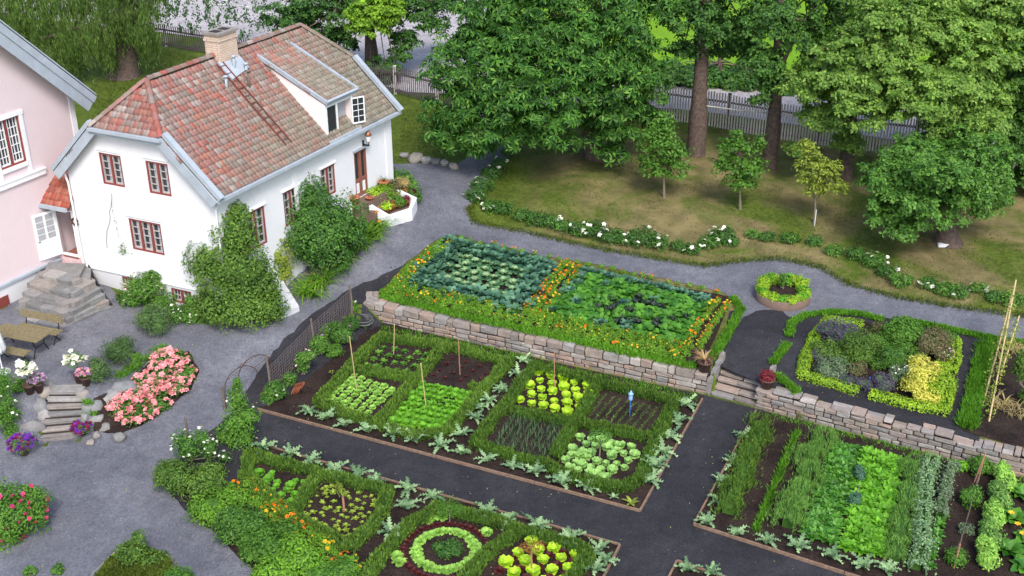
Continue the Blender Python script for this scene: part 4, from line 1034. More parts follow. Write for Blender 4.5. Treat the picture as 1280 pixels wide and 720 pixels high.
# cellar hatch / pale slab below the shrubs
sb = thing('cellar_cover', 'pale grey sloping cellar cover between the two shrubs by the path', 'cellar cover', gp(355, 380))
A_ = [at(326, 340, 1.35), at(350, 345, 1.35), at(374, 383, .90), at(352, 392, .90)]
w = MB(); w.hexa([Vector((p.x, p.y, .6)) for p in (A_[3], A_[2], A_[1], A_[0])] + [A_[3], A_[2], A_[1], A_[0]]); w.build('slab', 'concrete slab', sb)
w = MB(); m1 = A_[3].lerp(A_[0], .45) + Vector((0, 0, .008)); m2 = A_[2].lerp(A_[1], .45) + Vector((0, 0, .008)); w.beam(m1, m2, .035, .02); w.build('joint_strip', 'grey stone', sb)

# ------------------------------------------------------------------ picket fences
def picket(name, label, A, B, hgt, mat, rail='picket grey', post_every=3.0, gap=.14, pw=.07, postmat='grey stone', seed=1):
    rnd = random.Random(seed); A = Vector(A); B = Vector(B); d = B - A; d.z = 0; L = d.length; d.normalize(); nn = Vector((-d.y, d.x, 0))
    t = thing(name, label, 'fence', (A.x, A.y, h(A.x, A.y))); mb = MB(); ra = MB(); n = int(L / gap)
    for k in range(n):
        p = A + d * (k * gap); g = h(p.x, p.y) + .06; hh = hgt + rnd.uniform(-.03, .03); q = p + d * pw; o = -nn * .02
        mb.hexa([Vector((*(p + o)[:2], g)), Vector((*(q + o)[:2], g)), Vector((*(q + o + nn * .02)[:2], g)), Vector((*(p + o + nn * .02)[:2], g))] + [Vector((*(p + o)[:2], g + hh)), Vector((*(q + o)[:2], g + hh)), Vector((*(q + o + nn * .02)[:2], g + hh)), Vector((*(p + o + nn * .02)[:2], g + hh))])
    mb.build('pickets', mat, t)
    m_ = max(1, round(L / post_every))
    for k in range(m_):
        a = A + d * (L * k / m_); b = A + d * (L * (k + 1) / m_); za = h(a.x, a.y); zb = h(b.x, b.y)
        for f in (.16, .80): ra.beam(Vector((*(a + nn * .03)[:2], za + hgt * f)), Vector((*(b + nn * .03)[:2], zb + hgt * f)), .04, .10)
    ra.build('rails', rail, t)
    for k in range(m_ + 1):
        a = A + d * (L * k / m_) + nn * .10; pm = MB(); z = h(a.x, a.y); pm.box(a.x - .08, a.x + .08, a.y - .08, a.y + .08, z - .1, z + hgt + .1); pm.build('post', postmat, t)
    return t
fz = lambda px, py, z: at(px, py, z)
picket('picket_fence', 'pale grey picket fence on the far lawn behind the willow and the chimney', fz(150, 49, 2.1), fz(392, 92, 2.0), 1.35, 'picket grey', gap=.17, pw=.06, post_every=3.4, postmat='picket white')
picket('picket_fence', 'dark picket fence with pale posts between the white house and the large chestnut', fz(396, 92, 2.0), fz(600, 146, 1.8), 1.5, 'picket grey', gap=.15, pw=.05, post_every=3.2, postmat='picket white')
picket('picket_fence', 'long white picket fence behind the orchard trunks along the street', fz(602, 118, 1.7), fz(1400, 232, 1.4), 1.85, 'picket white', gap=.145, pw=.075, post_every=4.5, postmat='picket grey')

# wire netting fence along the sloping path
random.seed(5)
wf = thing('wire_fence', 'low wire netting fence on rough posts between the path and the middle bed', 'fence', FENCE[0])
PTS = [gp(338, 492), gp(392, 436), gp(440, 392)]
for i, (p, hh) in enumerate(zip(PTS, (1.55, 1.25, 1.2))):
    mb = MB(); mb.tube([p, p + Vector((.02, 0, hh * .5)), p + Vector((-.01, .02, hh))], [.045, .04, .035], 7); mb.build('post', 'grey post wood', wf)
nt = MB()
for a, b in ((0, 1), (1, 2)):
    A_, B_ = PTS[a], PTS[b]; L = (B_ - A_).length; n = int(L / .12)
    for k in range(n + 1):
        p = A_.lerp(B_, k / n); nt.tube([p + Vector((0, 0, .02)), p + Vector((random.uniform(-.02, .02), 0, 1.05))], .0065, 3, False)
    for j in range(9):
        zz = .06 + j * .12; nt.tube([A_.lerp(B_, q / 8) + Vector((0, 0, zz + random.uniform(-.015, .015))) for q in range(9)], .006, 3, False)
nt.build('netting', 'galvanised wire', wf)

# wire arch for climbers
ar = thing('garden_arch', 'rusty wire hoop arch over the path corner beside the climbing shrub', 'arch', at(300, 500, .05))
for dx, dy in ((0, 0), (17, -14)):
    a = gp(283 + dx, 512 + dy); b = gp(326 + dx, 492 + dy); mb = MB(); P_ = []
    for k in range(15):
        t = pi * k / 14; p = a.lerp(b, (1 - cos(t)) / 2); P_.append(p + Vector((0, 0, .65 * min(1, sin(t) * 3) + .72 * sin(t))))
    mb.tube(P_, .016, 5); mb.build('hoop', 'rusty iron', ar)
    if dx == 0: HP = P_
    else:
        mb = MB()
        for k in (3, 6, 8, 11): mb.tube([HP[k], P_[k]], .01, 4)
        mb.build('cross_wires', 'rusty iron', ar)
for (a, b, hh, lb) in ((281, 512, .9, 'short rough grey post at the left foot of the wire arch'), (237, 560, 1.15, 'weathered stake standing in the white rose bush')):
    p = gp(a, b); mb = MB(); mb.tube([p, p + Vector((0, .01, hh))], [.05, .04], 7); tag(mb.build('wooden_post', 'grey post wood', origin=p), lb, 'post')

# garden rope tied between the trunks
rp = MB(); a = at_y(866, 130, 55.0); b = at_y(985, 143, 53.3); c = at_y(1090, 150, 52.0)
rp.tube([a, a.lerp(b, .5) - Vector((0, 0, .06)), b, b.lerp(c, .5) - Vector((0, 0, .06)), c], .03, 5); tag(rp.build('rope', 'rope fibre', origin=a), 'pale rope stretched between the tree trunks in front of the fence', 'rope')

# ------------------------------------------------------------------ courtyard: table, benches, parasol
def slat_set(mb, A, B, C_, n, th=.035, gap=.018):
    """n boards side by side filling the parallelogram A, B (length), C (width)"""
    A = Vector(A); L = Vector(B) - A; W = Vector(C_) - A; w = W.length; wd = W.normalized(); bw = (w - gap * (n - 1)) / n
    for k in range(n):
        p = A + wd * (k * (bw + gap)); q = p + wd * bw; up = Vector((0, 0, th)); up = L.cross(W).normalized() * th
        if up.z < 0: up = -up
        mb.hexa([p, p + L, q + L, q, p + up, p + L + up, q + L + up, q + up])
tzc = 1.1
ta, tb, tc, td = at(6, 405, tzc + .70), at(64, 416, tzc + .70), at(50, 430, tzc + .70), at(-8, 418, tzc + .70)
tL = (tb - ta).normalized(); tW = Vector((tL.y, -tL.x, 0)); TW = .78; TL = (tb - ta).length
tb_ = thing('garden_table', 'weathered slatted wooden garden table with black iron legs in the courtyard', 'table', (ta + tb) / 2 + tW * TW / 2 - Vector((0, 0, .7)))
mb = MB(); slat_set(mb, ta, tb, ta + tW * TW, 6); mb.build('table_top', 'weathered wood', tb_)
def iron_leg(parent, p, d, W, hh):
    mb = MB(); q = p + d * W
    mb.tube([p + d * .06, p + d * .18 - Vector((0, 0, hh * .5)), p - Vector((0, 0, hh))], .022, 6); mb.tube([q - d * .06, q - d * .18 - Vector((0, 0, hh * .5)), q - Vector((0, 0, hh))], .022, 6); mb.tube([p + d * .18 - Vector((0, 0, hh * .5)), q - d * .18 - Vector((0, 0, hh * .5))], .018, 6); mb.build('leg', 'black iron', parent)
iron_leg(tb_, ta + tL * .25, tW, TW, .69); iron_leg(tb_, tb - tL * .25, tW, TW, .69)
def bench(label, A, L, W, d, back):
    b = thing('garden_bench', label, 'bench', A + L * d / 2 + W * .2 - Vector((0, 0, .42)))
    mb = MB(); slat_set(mb, A, A + L * d, A + W * .40, 3); mb.build('seat', 'weathered wood', b)
    iron_leg(b, A + L * .18, W, .40, .41); iron_leg(b, A + L * (d - .18), W, .40, .41)
    if back:
        q = A - W * .04 + Vector((0, 0, .28)); mb = MB(); slat_set(mb, q, q + L * d, q + Vector((0, 0, .26)) - W * .06, 3, .03); mb.build('backrest', 'weathered wood', b)
        for s in (.18, d - .18): mb = MB(); mb.tube([A + L * s - Vector((0, 0, .02)), A + L * s - W * .10 + Vector((0, 0, .55))], .02, 6); mb.build('back_support', 'black iron', b)
bench('slatted bench with backrest behind the garden table', at(28, 404, tzc + .42), tL, tW, 1.75, True)
bench('slatted bench seat in front of the garden table beside the closed parasol', at(2, 432, tzc + .42), tL, tW, 1.25, False)
pa = thing('parasol', 'closed white parasol with a round base at the left edge', 'parasol', gp(5, 466))
pbm = gp(4, 466); mb = MB(); mb.lathe([(0, 0), (.26, 0), (.26, .05), (.20, .09), (.05, .11), (.05, .2), (0, .2)], 20, pbm); mb.build('base', 'concrete slab', pa)
mb = MB(); mb.tube([pbm + Vector((0, 0, .1)), pbm + Vector((0, 0, 2.5))], .022, 8); mb.build('pole', 'white paint', pa)
mb = MB(); V = []; prof = [(0, 2.45), (.06, 2.4), (.13, 1.9), (.19, 1.3), (.24, .95), (.20, .80), (.02, .85)]
for r_, z in prof:
    for k in range(24): t = 2 * pi * k / 24; rr = r_ * (1 + .22 * cos(8 * t)); V.append(pbm + Vector((rr * cos(t), rr * sin(t), z + (.05 * cos(8 * t) if z < 1 else 0))))
mb.add(V, [(i * 24 + k, i * 24 + (k + 1) % 24, (i + 1) * 24 + (k + 1) % 24, (i + 1) * 24 + k) for i in range(6) for k in range(24)]); mb.build('canopy', 'parasol cloth', pa)

# courtyard steps and boulders
random.seed(44)
cs = thing('courtyard_steps', 'narrow stone garden steps rising from the lower path to the courtyard', 'steps', at(75, 548, 0))
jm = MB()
a0, a1 = at(47, 552, 0), at(102, 546, 0); b0_, b1_ = at(62, 487, 1.06), at(104, 487, 1.06)
for k in range(7):
    f = k / 6.4; p = a0.lerp(b0_, f); q = a1.lerp(b1_, f); d = (q - p); d.z = 0; L = d.length; d.normalize(); nn = Vector((-d.y, d.x, 0)); z = .15 * (k + 1); mb = MB()
    mb.stone(Vector(((p.x + q.x) / 2, (p.y + q.y) / 2, z - .22)) + nn * .22, d, nn, Vector((0, 0, 1)), L, .44, .40, .10, .02, .95); mb.build('step', 'grey stone', cs)
    if k: jm.beam(Vector((p.x, p.y, z - .145)) - nn * .015, Vector((q.x, q.y, z - .145)) - nn * .015, .07, .035)  # dark strip standing for the shade at the foot of each riser
jm.build('riser_shade', 'mortar shadow', cs)
def boulder(label, px, py, rx, ry, z0=None, name='boulder', flat=1.0):
    g = gp(px, py + ry) if z0 is None else at(px, py + ry, z0); m_ = sqrt(g.y ** 2 + (CH - g.z) ** 2) / 1480; R = Vector((rx * m_, rx * m_ * .8, ry * m_ * 1.1 * flat)); mb = MB(); V = []; n = 12; sd_ = random.random() * 50
    for i in range(9):
        t = pi * i / 8 - pi / 2
        for k in range(n):
            a = 2 * pi * k / n; d = Vector((cos(t) * cos(a), cos(t) * sin(a), sin(t))); q = 1 + .45 * noise.noise(d * 1.2 + Vector((sd_, 0, 0))) + .18 * noise.noise(d * 3.5 + Vector((sd_, 5, 0)))
            s = max(abs(d.x), abs(d.y), abs(d.z)); q *= (1 / s) ** .35; V.append(g + Vector((0, 0, R.z * .75)) + Vector((d.x * R.x, d.y * R.y, d.z * R.z)) * q)
    mb.add(V, [(i * n + k, i * n + (k + 1) % n, (i + 1) * n + (k + 1) % n, (i + 1) * n + k) for i in range(8) for k in range(n)])
    o = mb.build(name, 'grey stone', origin=g); return tag(o, label, 'rock', 'boulders around the courtyard steps' if 'steps' in label or 'boulder' in label else None)
for a in (('large pale boulder left of the courtyard steps below the flower pots', 32, 503, 15, 12, .35), ('squarish boulder second up on the left of the courtyard steps', 48, 508, 13, 11, .35), ('pinkish boulder lowest on the left of the courtyard steps', 24, 523, 15, 13, .0), ('pale boulder beside the purple petunia pot', 43, 533, 14, 12, 0.0),
          ('small boulder at the top left of the courtyard steps', 57, 490, 8, 7, .75), ('boulder between the top steps and the twin flower pots', 62, 481, 7, 6, .85), ('grey boulder wedged against the left side of the middle steps', 57, 520, 9, 10, .15),
          ('grey boulder at the top right of the courtyard steps', 106, 494, 10, 9, .6), ('flat boulder right of the middle courtyard steps', 116, 508, 16, 10, .3), ('mossy boulder low on the right of the courtyard steps', 118, 524, 15, 10, .05), ('long grey boulder edge under the clipped shrubs', 134, 496, 17, 8, .45), ('long rounded boulder behind the pink roses', 156, 485, 17, 9, .5),
          ('slab boulder beside the wine red petunia bowl', 128, 534, 12, 6, 0)):
    boulder(*a)
for a, b in (('loose pale stone on the bare patch near the red petunias', (121, 543, 5, 4)), ('loose white stone at the tip of the rose bed', (150, 545, 8, 5)), ('small loose stone lying on the lower path edge', (113, 552, 5, 3))):
    boulder(a, *b, name='loose_stone')
for i, (px, py, rx, ry) in enumerate(((505, 194, 6, 3), (520, 197, 9, 5), (533, 200, 7, 4), (545, 201, 6, 4), (556, 203, 6, 4), (567, 207, 6, 4))):
    boulder(['low border stone nearest the house corner behind the path', 'broad low border stone second from the house corner', 'middle border stone behind the path by the lawn', 'rounded border stone fourth from the house corner', 'border stone next to the last pale one', 'pale round border stone at the end by the chestnut'][i], px, py, rx, ry, name='border_stone')
# ------------------------------------------------------------------ trees
def crown(blobs, mat, parent, leaf=.22, sub=.55, per=26, cover=1.5, palm=1, aspect=.42, up=.55, droop=.3, hang=0.0, squash=.6, lo=.62, hi=1.12, name='crown', zmin=-.75, inner=.35, strands=0, nmax=60000):
    mb = MB(); cen = []; nor = []
    for j, (c, r) in enumerate(blobs):
        area = 4 * pi * ((r[0] * r[1]) ** 1.6 / 3 + (r[0] * r[2]) ** 1.6 / 3 + (r[1] * r[2]) ** 1.6 / 3) ** (1 / 1.6)
        n = max(6, int(area / (sub * sub * 1.9) * cover))
        P, N = shell(c, r, n, lo, hi, zmin); P, k = inside(P, blobs, j, .75); N = N[k]; cen.append(P); nor.append(N)
        if inner: P, N = shell(c, r, int(n * inner), .2, lo, -1); cen.append(P); nor.append(N)
    C = np.concatenate(cen); N = np.concatenate(nor); m = len(C)
    sr = sub * RNG.uniform(.55, 1.25, m); cnt = per
    idx = np.repeat(np.arange(m), cnt); d = unit(RNG.normal(0, 1, (len(idx), 3))); d[:, 2] = np.where(d[:, 2] < -.3, -d[:, 2], d[:, 2])
    off = d * (RNG.uniform(.45, 1.0, (len(idx), 1))) * sr[idx][:, None]; off[:, 2] *= squash
    P = C[idx] + off
    Nn = unit(d * .6 + N[idx] * .5 + np.array([0, 0, up]))
    if strands:
        P[:, 2] -= RNG.uniform(0, 1, len(P)) ** 1.3 * strands * (sr[idx] / sub)
        P[:, :2] = C[idx][:, :2] + (P[:, :2] - C[idx][:, :2]) * .55
    add_leaves(mb, P, Nn, leaf, aspect=aspect, palm=palm, droop=droop, hang=hang)
    return mb.build(name, mat, parent), C
def tree(name, label, base, tr, top, blobs, mat, group=None, bark='bark', limbs=10, lean=None, flare=1.5, cat='tree', **k):
    """base: ground point; top: point where the trunk ends in the crown"""
    t = thing(name, label, cat, base, group); base = Vector(base); top = Vector(top); o, C = crown(blobs, mat, t, **k)
    mb = MB(); P = []; R = []
    for i in range(9):
        f = i / 8; p = base.lerp(top, f) + Vector((noise.noise(Vector((f * 2, base.x, 0))), noise.noise(Vector((f * 2, base.x, 7))), 0)) * .25 * f; P.append(p); R.append(tr * (flare if i == 0 else 1.12 if i == 1 else 1 - .55 * f))
    P.insert(1, base.lerp(top, .035)); R.insert(1, tr * (1 + (flare - 1) * .45)); P[0] = P[0] - Vector((0, 0, .15))
    mb.tube(P, R, 12); mb.build('trunk', bark, t, smooth=True)
    mb = MB(); idx = np.linspace(0, len(C) - 1, limbs).astype(int)
    for i in idx:
        f = random.uniform(.35, .95); s = base.lerp(top, f); e = Vector(C[i]); md = s.lerp(e, .5) + Vector((0, 0, (e - s).length * .10))
        r0 = tr * (.42 - .25 * f) + .01; mb.tube([s, s.lerp(md, .5) + Vector((0, 0, .05)), md, e], [r0, r0 * .75, r0 * .5, r0 * .18], 5, False)
    mb.build('limbs', bark, t, smooth=True)
    return t
def tb(Y, *L):
    """crown lobes from picture outlines at distance Y (+dY): (px, py, rx, ry, dY)"""
    out = []
    for px, py, rx, ry, dY in L:
        c = at_y(px, py, Y + dY); m_ = sqrt(c.y ** 2 + (CH - c.z) ** 2) / 1480; out.append((tuple(c), (rx * m_, rx * m_ * .9, ry * m_ * 1.05)))
    return out
random.seed(3)
# large chestnut
bs = at(745, 198, 1.45)
tree('chestnut_tree', 'huge dark green chestnut tree with drooping leaf clusters in the top middle', bs, .42, at_y(700, -60, bs.y),
     tb(bs.y, (575, 110, 42, 42, -2.5), (600, 50, 55, 50, -1), (560, 165, 28, 28, -2.8), (620, 155, 40, 35, -3.5), (655, 105, 55, 50, -3.5), (700, 40, 60, 50, -2), (690, 155, 38, 35, -3.5), (740, 110, 45, 45, -3), (790, 80, 42, 45, -1.5), (760, 160, 38, 28, -2), (800, 140, 32, 32, -1), (780, 20, 48, 45, 0), (640, -10, 60, 45, 0), (600, 185, 22, 12, -3.2), (765, 190, 16, 12, -2.5), (700, -50, 80, 50, 2), (640, 80, 60, 60, 3), (740, 70, 60, 60, 3)),
     'chestnut leaf', leaf=.29, sub=.70, per=14, palm=5, aspect=.36, droop=.45, cover=1.25, limbs=22, lo=.55, hi=1.2)
# lighter maple filling the right
b3 = at(1055, 220, 1.35)
tree('maple_tree', 'broad pale green maple tree spreading over the white fence at the right', b3, .30, at_y(1085, -20, b3.y),
     tb(b3.y, (1010, 110, 28, 20, -1.5), (1050, 95, 45, 40, -2), (1100, 60, 50, 45, -2.5), (1090, 130, 50, 32, -2.5), (1150, 110, 55, 45, -3), (1160, 40, 55, 45, -2), (1210, 90, 50, 50, -3), (1215, 150, 42, 32, -3.5), (1230, 20, 50, 45, -1.5), (1180, 165, 28, 22, -3.5), (1030, 145, 26, 16, -1.5), (1120, 0, 45, 40, 0), (1190, 180, 25, 16, -3.5), (1000, 188, 14, 7, -1.2), (1062, 178, 16, 18, -1.0), (1180, -40, 80, 50, 1)),
     'maple leaf', leaf=.18, sub=.48, per=32, palm=3, aspect=.62, droop=.1, cover=1.4, limbs=26, hi=1.2, lo=.6)
b4 = at(1184, 305, .95)
tree('dark_maple_tree', 'lower dark green tree with a thick flared grey trunk on the orchard lawn', b4, .42, at_y(1180, 225, b4.y),
     tb(b4.y, (1110, 225, 32, 22, -.5), (1150, 250, 50, 35, -1.2), (1110, 270, 28, 20, -1), (1200, 245, 45, 30, -1), (1240, 240, 26, 22, 0), (1150, 200, 45, 28, 1), (1215, 200, 45, 32, 1), (1180, 222, 40, 26, -2), (1130, 285, 24, 12, -1.5)),
     'shrub leaf', leaf=.17, sub=.42, per=20, palm=3, aspect=.6, droop=.15, cover=1.2, limbs=16, flare=2.0, lo=.5, hi=1.2)
b5 = at(1300, 240, 1.3)
tree('shade_tree', 'dark shady tree cut by the right edge of the picture', b5, .35, at_y(1300, -50, b5.y), tb(b5.y, (1270, 170, 40, 50, 0), (1290, 80, 50, 60, 0), (1280, 0, 50, 50, 1), (1260, 120, 28, 30, 1), (1290, 215, 30, 28, 0)), 'dark tree leaf', leaf=.2, sub=.5, per=20, palm=3, aspect=.6, cover=1.2)
b1 = at(870, 192, 1.45)
tree('linden_tree', 'tall trunk left of the two grey trunks before the white fence, dark crown above', b1, .42, at_y(890, -120, b1.y),
     tb(b1.y, (860, 15, 40, 24, -.5), (905, 35, 40, 26, 0), (870, 62, 32, 12, .5), (925, 60, 26, 20, .5), (840, -20, 50, 30, 1), (920, -20, 55, 30, 1)), 'dark tree leaf', leaf=.2, sub=.45, per=16, palm=3, aspect=.6, cover=1.0, limbs=12, lo=.5, inner=.15, flare=1.15)
b2 = at(962, 208, 1.4)
tree('linden_tree', 'second grey trunk to the right before the white fence, twigs halfway up and dark crown', b2, .34, at_y(990, -120, b2.y),
     tb(b2.y, (960, 25, 36, 30, 0), (1000, 45, 28, 28, 0), (955, 78, 30, 16, -.4), (965, 105, 20, 20, -.4), (1000, -10, 40, 30, 1), (950, 128, 13, 9, -.6), (1030, 70, 26, 26, 1.5), (1045, 20, 30, 34, 2), (935, -15, 30, 20, 1)), 'dark tree leaf', leaf=.19, sub=.4, per=16, palm=3, aspect=.6, cover=1.0, limbs=14, lo=.5, inner=.15, flare=1.15)
# trees beyond the right fence
for lab, px, py, z, bl in (('shadowy hedge like tree beyond the fence behind the two grey trunks', 900, 96, 1.8, ((830, 92, 34, 9, 0), (880, 94, 40, 8, 0), (935, 100, 40, 9, -.5), (985, 108, 36, 9, -1))),
                           ('dark tree on the far meadow above the pale maple', 1085, 60, 2.2, ((1085, 20, 34, 26, 0), (1060, 45, 20, 14, 0), (1120, 40, 30, 20, 0))),):
    b = at(px, py, z); tree('far_tree', lab, b, .2, at_y(px, py - 25, b.y), tb(b.y, *bl), 'dark tree leaf', leaf=.3, sub=.6, per=14, palm=3, aspect=.6, cover=1.4, limbs=6)
# willow
bw = at(155, 95, 2.1)
tree('willow_tree', 'large weeping willow with hanging grey green strands on the left lawn', bw, .75, at_y(160, -60, bw.y),
     tb(bw.y, (150, 20, 45, 30, -1), (110, 40, 40, 28, -1.5), (70, 50, 35, 26, -1), (30, 20, 40, 30, 0), (90, 0, 50, 30, 0), (175, 5, 28, 26, 0), (180, 42, 16, 24, -.5), (0, 0, 45, 35, 0), (45, 35, 45, 30, -.5), (125, 62, 22, 14, -1.5), (85, 72, 18, 12, -1), (150, -30, 60, 30, 0)),
     'willow leaf', leaf=.26, sub=.55, per=42, aspect=.22, hang=.8, strands=1.25, droop=.5, squash=.9, cover=1.25, limbs=20, up=.1, flare=1.45)
# birch like tree in front of the left street
bb = at(262, 66, 2.0)
tree('birch_tree', 'airy birch with loose dangling leaf sprays against the pale street behind the chimney', bb, .13, at_y(268, -60, bb.y),
     tb(bb.y, (215, 8, 22, 14, 0), (255, 22, 24, 18, -.5), (292, 12, 26, 20, 0), (232, 30, 14, 9, 0), (320, 22, 22, 22, 0), (275, 38, 8, 6, 0), (306, 40, 9, 6, 0), (205, 22, 12, 9, 0), (240, -10, 40, 20, 0), (300, -15, 40, 20, 0), (345, 35, 14, 12, 0)), 'birch leaf', leaf=.17, sub=.42, per=12, aspect=.6, cover=.62, lo=.3, inner=0, hang=.4, strands=.5, limbs=14, bark='white paint')
bd = at(466, 90, 1.9)
tree('lime_tree', 'dark leafy tree with one yellow green bough behind the house roof', bd, .36, at_y(455, -90, bd.y),
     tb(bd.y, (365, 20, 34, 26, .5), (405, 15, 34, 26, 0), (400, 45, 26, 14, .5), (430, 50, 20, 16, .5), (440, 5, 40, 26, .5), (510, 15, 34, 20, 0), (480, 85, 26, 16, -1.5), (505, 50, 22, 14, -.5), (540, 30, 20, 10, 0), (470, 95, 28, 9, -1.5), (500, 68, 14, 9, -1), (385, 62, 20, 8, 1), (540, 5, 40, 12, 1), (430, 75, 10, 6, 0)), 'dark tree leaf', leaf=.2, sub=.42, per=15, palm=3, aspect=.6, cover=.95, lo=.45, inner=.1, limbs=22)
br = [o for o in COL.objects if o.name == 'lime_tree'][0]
crown(tb(bd.y, (465, 22, 26, 24, -2.2), (450, 35, 14, 10, -2.2), (488, 12, 16, 14, -2)), 'bright tree leaf', br, leaf=.2, sub=.4, per=20, palm=3, aspect=.6, cover=1.4, name='bright_bough')  # one bough in a brighter yellow green leaf
# young orchard trees
for lab, bx_, by_, top, bl, mt, lf in (
    ('young fruit tree with a rounded crown left of the first grey trunk', 830, 247, 200, ((825, 175, 26, 24, 0), (842, 200, 24, 22, 0), (812, 205, 18, 16, 0), (832, 152, 16, 14, 0), (830, 215, 16, 10, 0)), 'sapling leaf', .15),
    ('open bright green sapling between the two grey trunks', 925, 262, 215, ((922, 182, 20, 12, 0), (910, 205, 20, 16, 0), (940, 208, 18, 16, 0), (925, 226, 22, 12, 0), (903, 183, 9, 10, 0), (948, 182, 8, 12, 0), (920, 168, 6, 6, 0)), 'sapling leaf', .15),
    ('yellowish young tree on the lawn in front of the pale maple', 1018, 278, 225, ((1016, 205, 20, 18, 0), (1032, 218, 20, 16, 0), (1008, 184, 14, 9, 0), (1042, 234, 18, 8, 0), (1022, 234, 16, 10, 0), (1005, 220, 10, 10, 0)), 'yellowish leaf', .14)):
    b = gp(bx_, by_); tree('sapling', lab, b, .055, at_y(bx_, top - 20, b.y), tb(b.y, *bl), mt, None, 'young bark', leaf=lf, sub=.26, per=13, palm=1, aspect=.62, cover=1.25, limbs=16, lo=.45, inner=.3)

# ------------------------------------------------------------------ shrubs round the house and courtyard
random.seed(9)
B = lambda *a: [pb(*x) for x in a]
def vb(Y, *L): return tb(Y, *L)
g = gp(300, 415)
bush('tall_shrub', 'tall loose mossy green shrub against the near corner of the white house', 'shrub', vb(g.y + .9, (300, 378, 50, 38, 0), (288, 338, 46, 44, .1), (294, 295, 28, 36, .2), (322, 350, 28, 30, .2), (262, 328, 28, 30, .2), (335, 385, 22, 26, 0), (265, 385, 22, 28, 0), (298, 266, 13, 15, .3)), 'mossy leaf', .095, 130, base=g + Vector((0, .8, 0)), aspect=.5)
g = gp(352, 385)
bush('yellow_green_shrub', 'small yellow green shrub between the mossy shrub and the large dark shrub', 'shrub', vb(g.y + 1.6, (342, 318, 20, 22, 0), (350, 338, 16, 20, 0), (335, 300, 12, 10, 0)), 'yellowish leaf', .085, 230, base=g + Vector((0, 1.3, 0)))
g = gp(400, 372)
bush('large_shrub', 'large rounded dark green shrub against the long white wall', 'shrub', vb(g.y + 1.4, (385, 275, 46, 38, .6), (398, 305, 42, 42, .3), (365, 300, 28, 32, .4), (425, 280, 32, 30, .6), (380, 240, 26, 20, 1), (438, 292, 20, 22, .8), (345, 285, 14, 30, .6)), 'dark shrub leaf', .10, 130, base=g + Vector((0, 1.2, 0)), aspect=.5)
def blades_patch(name, label, cat, pts, mat, n, L, W, kind='strap', e0=1.25, e1=-.2, flower=None, nf=0, nseg=4):
    t = thing(name, label, cat, pts[0]); mb = MB()
    for k in range(n):
        p = random.choice(pts) + Vector((random.gauss(0, .12), random.gauss(0, .12), 0)); blade(mb, p, random.uniform(0, 6.3), L * random.uniform(.7, 1.2), W, e0 + random.uniform(-.25, .15), e1 + random.uniform(-.5, .4), nseg, kind)
    mb.build('leaves', mat, t)
    if flower: blossoms(t, [random.choice(pts) + Vector((random.uniform(-.3, .3), random.uniform(-.3, .3), L * random.uniform(.7, 1.0))) for _ in range(nf)], flower, .07)
    return t
for i, (px, py, n) in enumerate(((385, 372, 110), (400, 360, 110), (418, 345, 110), (432, 328, 110), (452, 312, 110), (462, 296, 90), (445, 290, 90), (470, 285, 70))):
    c = gp(px, py); blades_patch('daylily_clump', ['first', 'second', 'third', 'fourth', 'fifth', 'sixth', 'seventh', 'last'][i] + ' arching daylily clump along the path edge, counted from the cellar cover', 'plant', [c + Vector((random.uniform(-.25, .25), random.uniform(0, .6), 0)) for _ in range(5)], 'lily blade', n, 1.0, .055, flower='orange petal', nf=2)
c = gp(512, 250)
bush('low_shrub', 'low dark green bush beside the right terrace parapet', 'shrub', [(tuple(c + Vector((-.1, .3, .35))), (.55, .55, .45)), (tuple(c + Vector((-.5, 1.2, .4))), (.6, .6, .5)), (tuple(c + Vector((.1, -.3, .25))), (.4, .4, .3))], 'shrub leaf', .09, 230)
# roses at the gable foot
def rose(label, blobs, petal_, nf, mat='shrub leaf', fr=.055, size=.07, dens=260, name='rose_bush', **k):
    t = bush(name, label, 'rose bush' if 'rose' in name else 'flowering plant', blobs, mat, size, dens, **k); blossoms(t, surf_pts(blobs, nf), petal_, fr); return t
g = gp(180, 388)
rose('leafy rose bush with blush flowers under the middle gable window', vb(g.y + .4, (180, 360, 24, 18, 0), (200, 378, 20, 14, 0), (165, 375, 14, 12, 0), (190, 345, 10, 7, .2)), 'blush petal', 22)
g = gp(225, 405)
rose('pale rose bush in front of the right cellar window', vb(g.y + .4, (225, 392, 22, 10, 0), (245, 395, 16, 10, 0), (238, 378, 9, 10, .2)), 'white petal', 24)
g = gp(152, 380); rose('dark leafed rose with red blooms beside the stair pipe', vb(g.y + .3, (154, 372, 8, 9, 0)), 'red petal', 3)
# wall climber
cl = thing('wall_climber', 'thin climbing vine with one green tuft on the white gable wall', 'climber', fg(5.3, 2.0, -.05))
mb = MB(); VP = [fg(5.35 - .08 * k + random.uniform(-.05, .05), 2.9 + .26 * k, -.03) for k in range(10)]; mb.tube(VP, .008, 4); mb.build('stem', 'young bark', cl)
mb = MB(); P = np.array([tuple(fg(4.55 + random.gauss(0, .14), 2.95 + random.gauss(0, .12), -.05)) for _ in range(70)]); add_leaves(mb, P, np.tile(-np.array(NG) * -1, (70, 1)), .07)
Q = np.array([tuple(fg(4.62 + .045 * (z - 3.1) * 10 / 6 + random.gauss(0, .03), z, -.04)) for z in [3.1 + 2.0 * random.random() for _ in range(45)]]); add_leaves(mb, Q, np.tile(np.array(NG), (45, 1)), .045); mb.build('leaves', 'mossy leaf', cl)
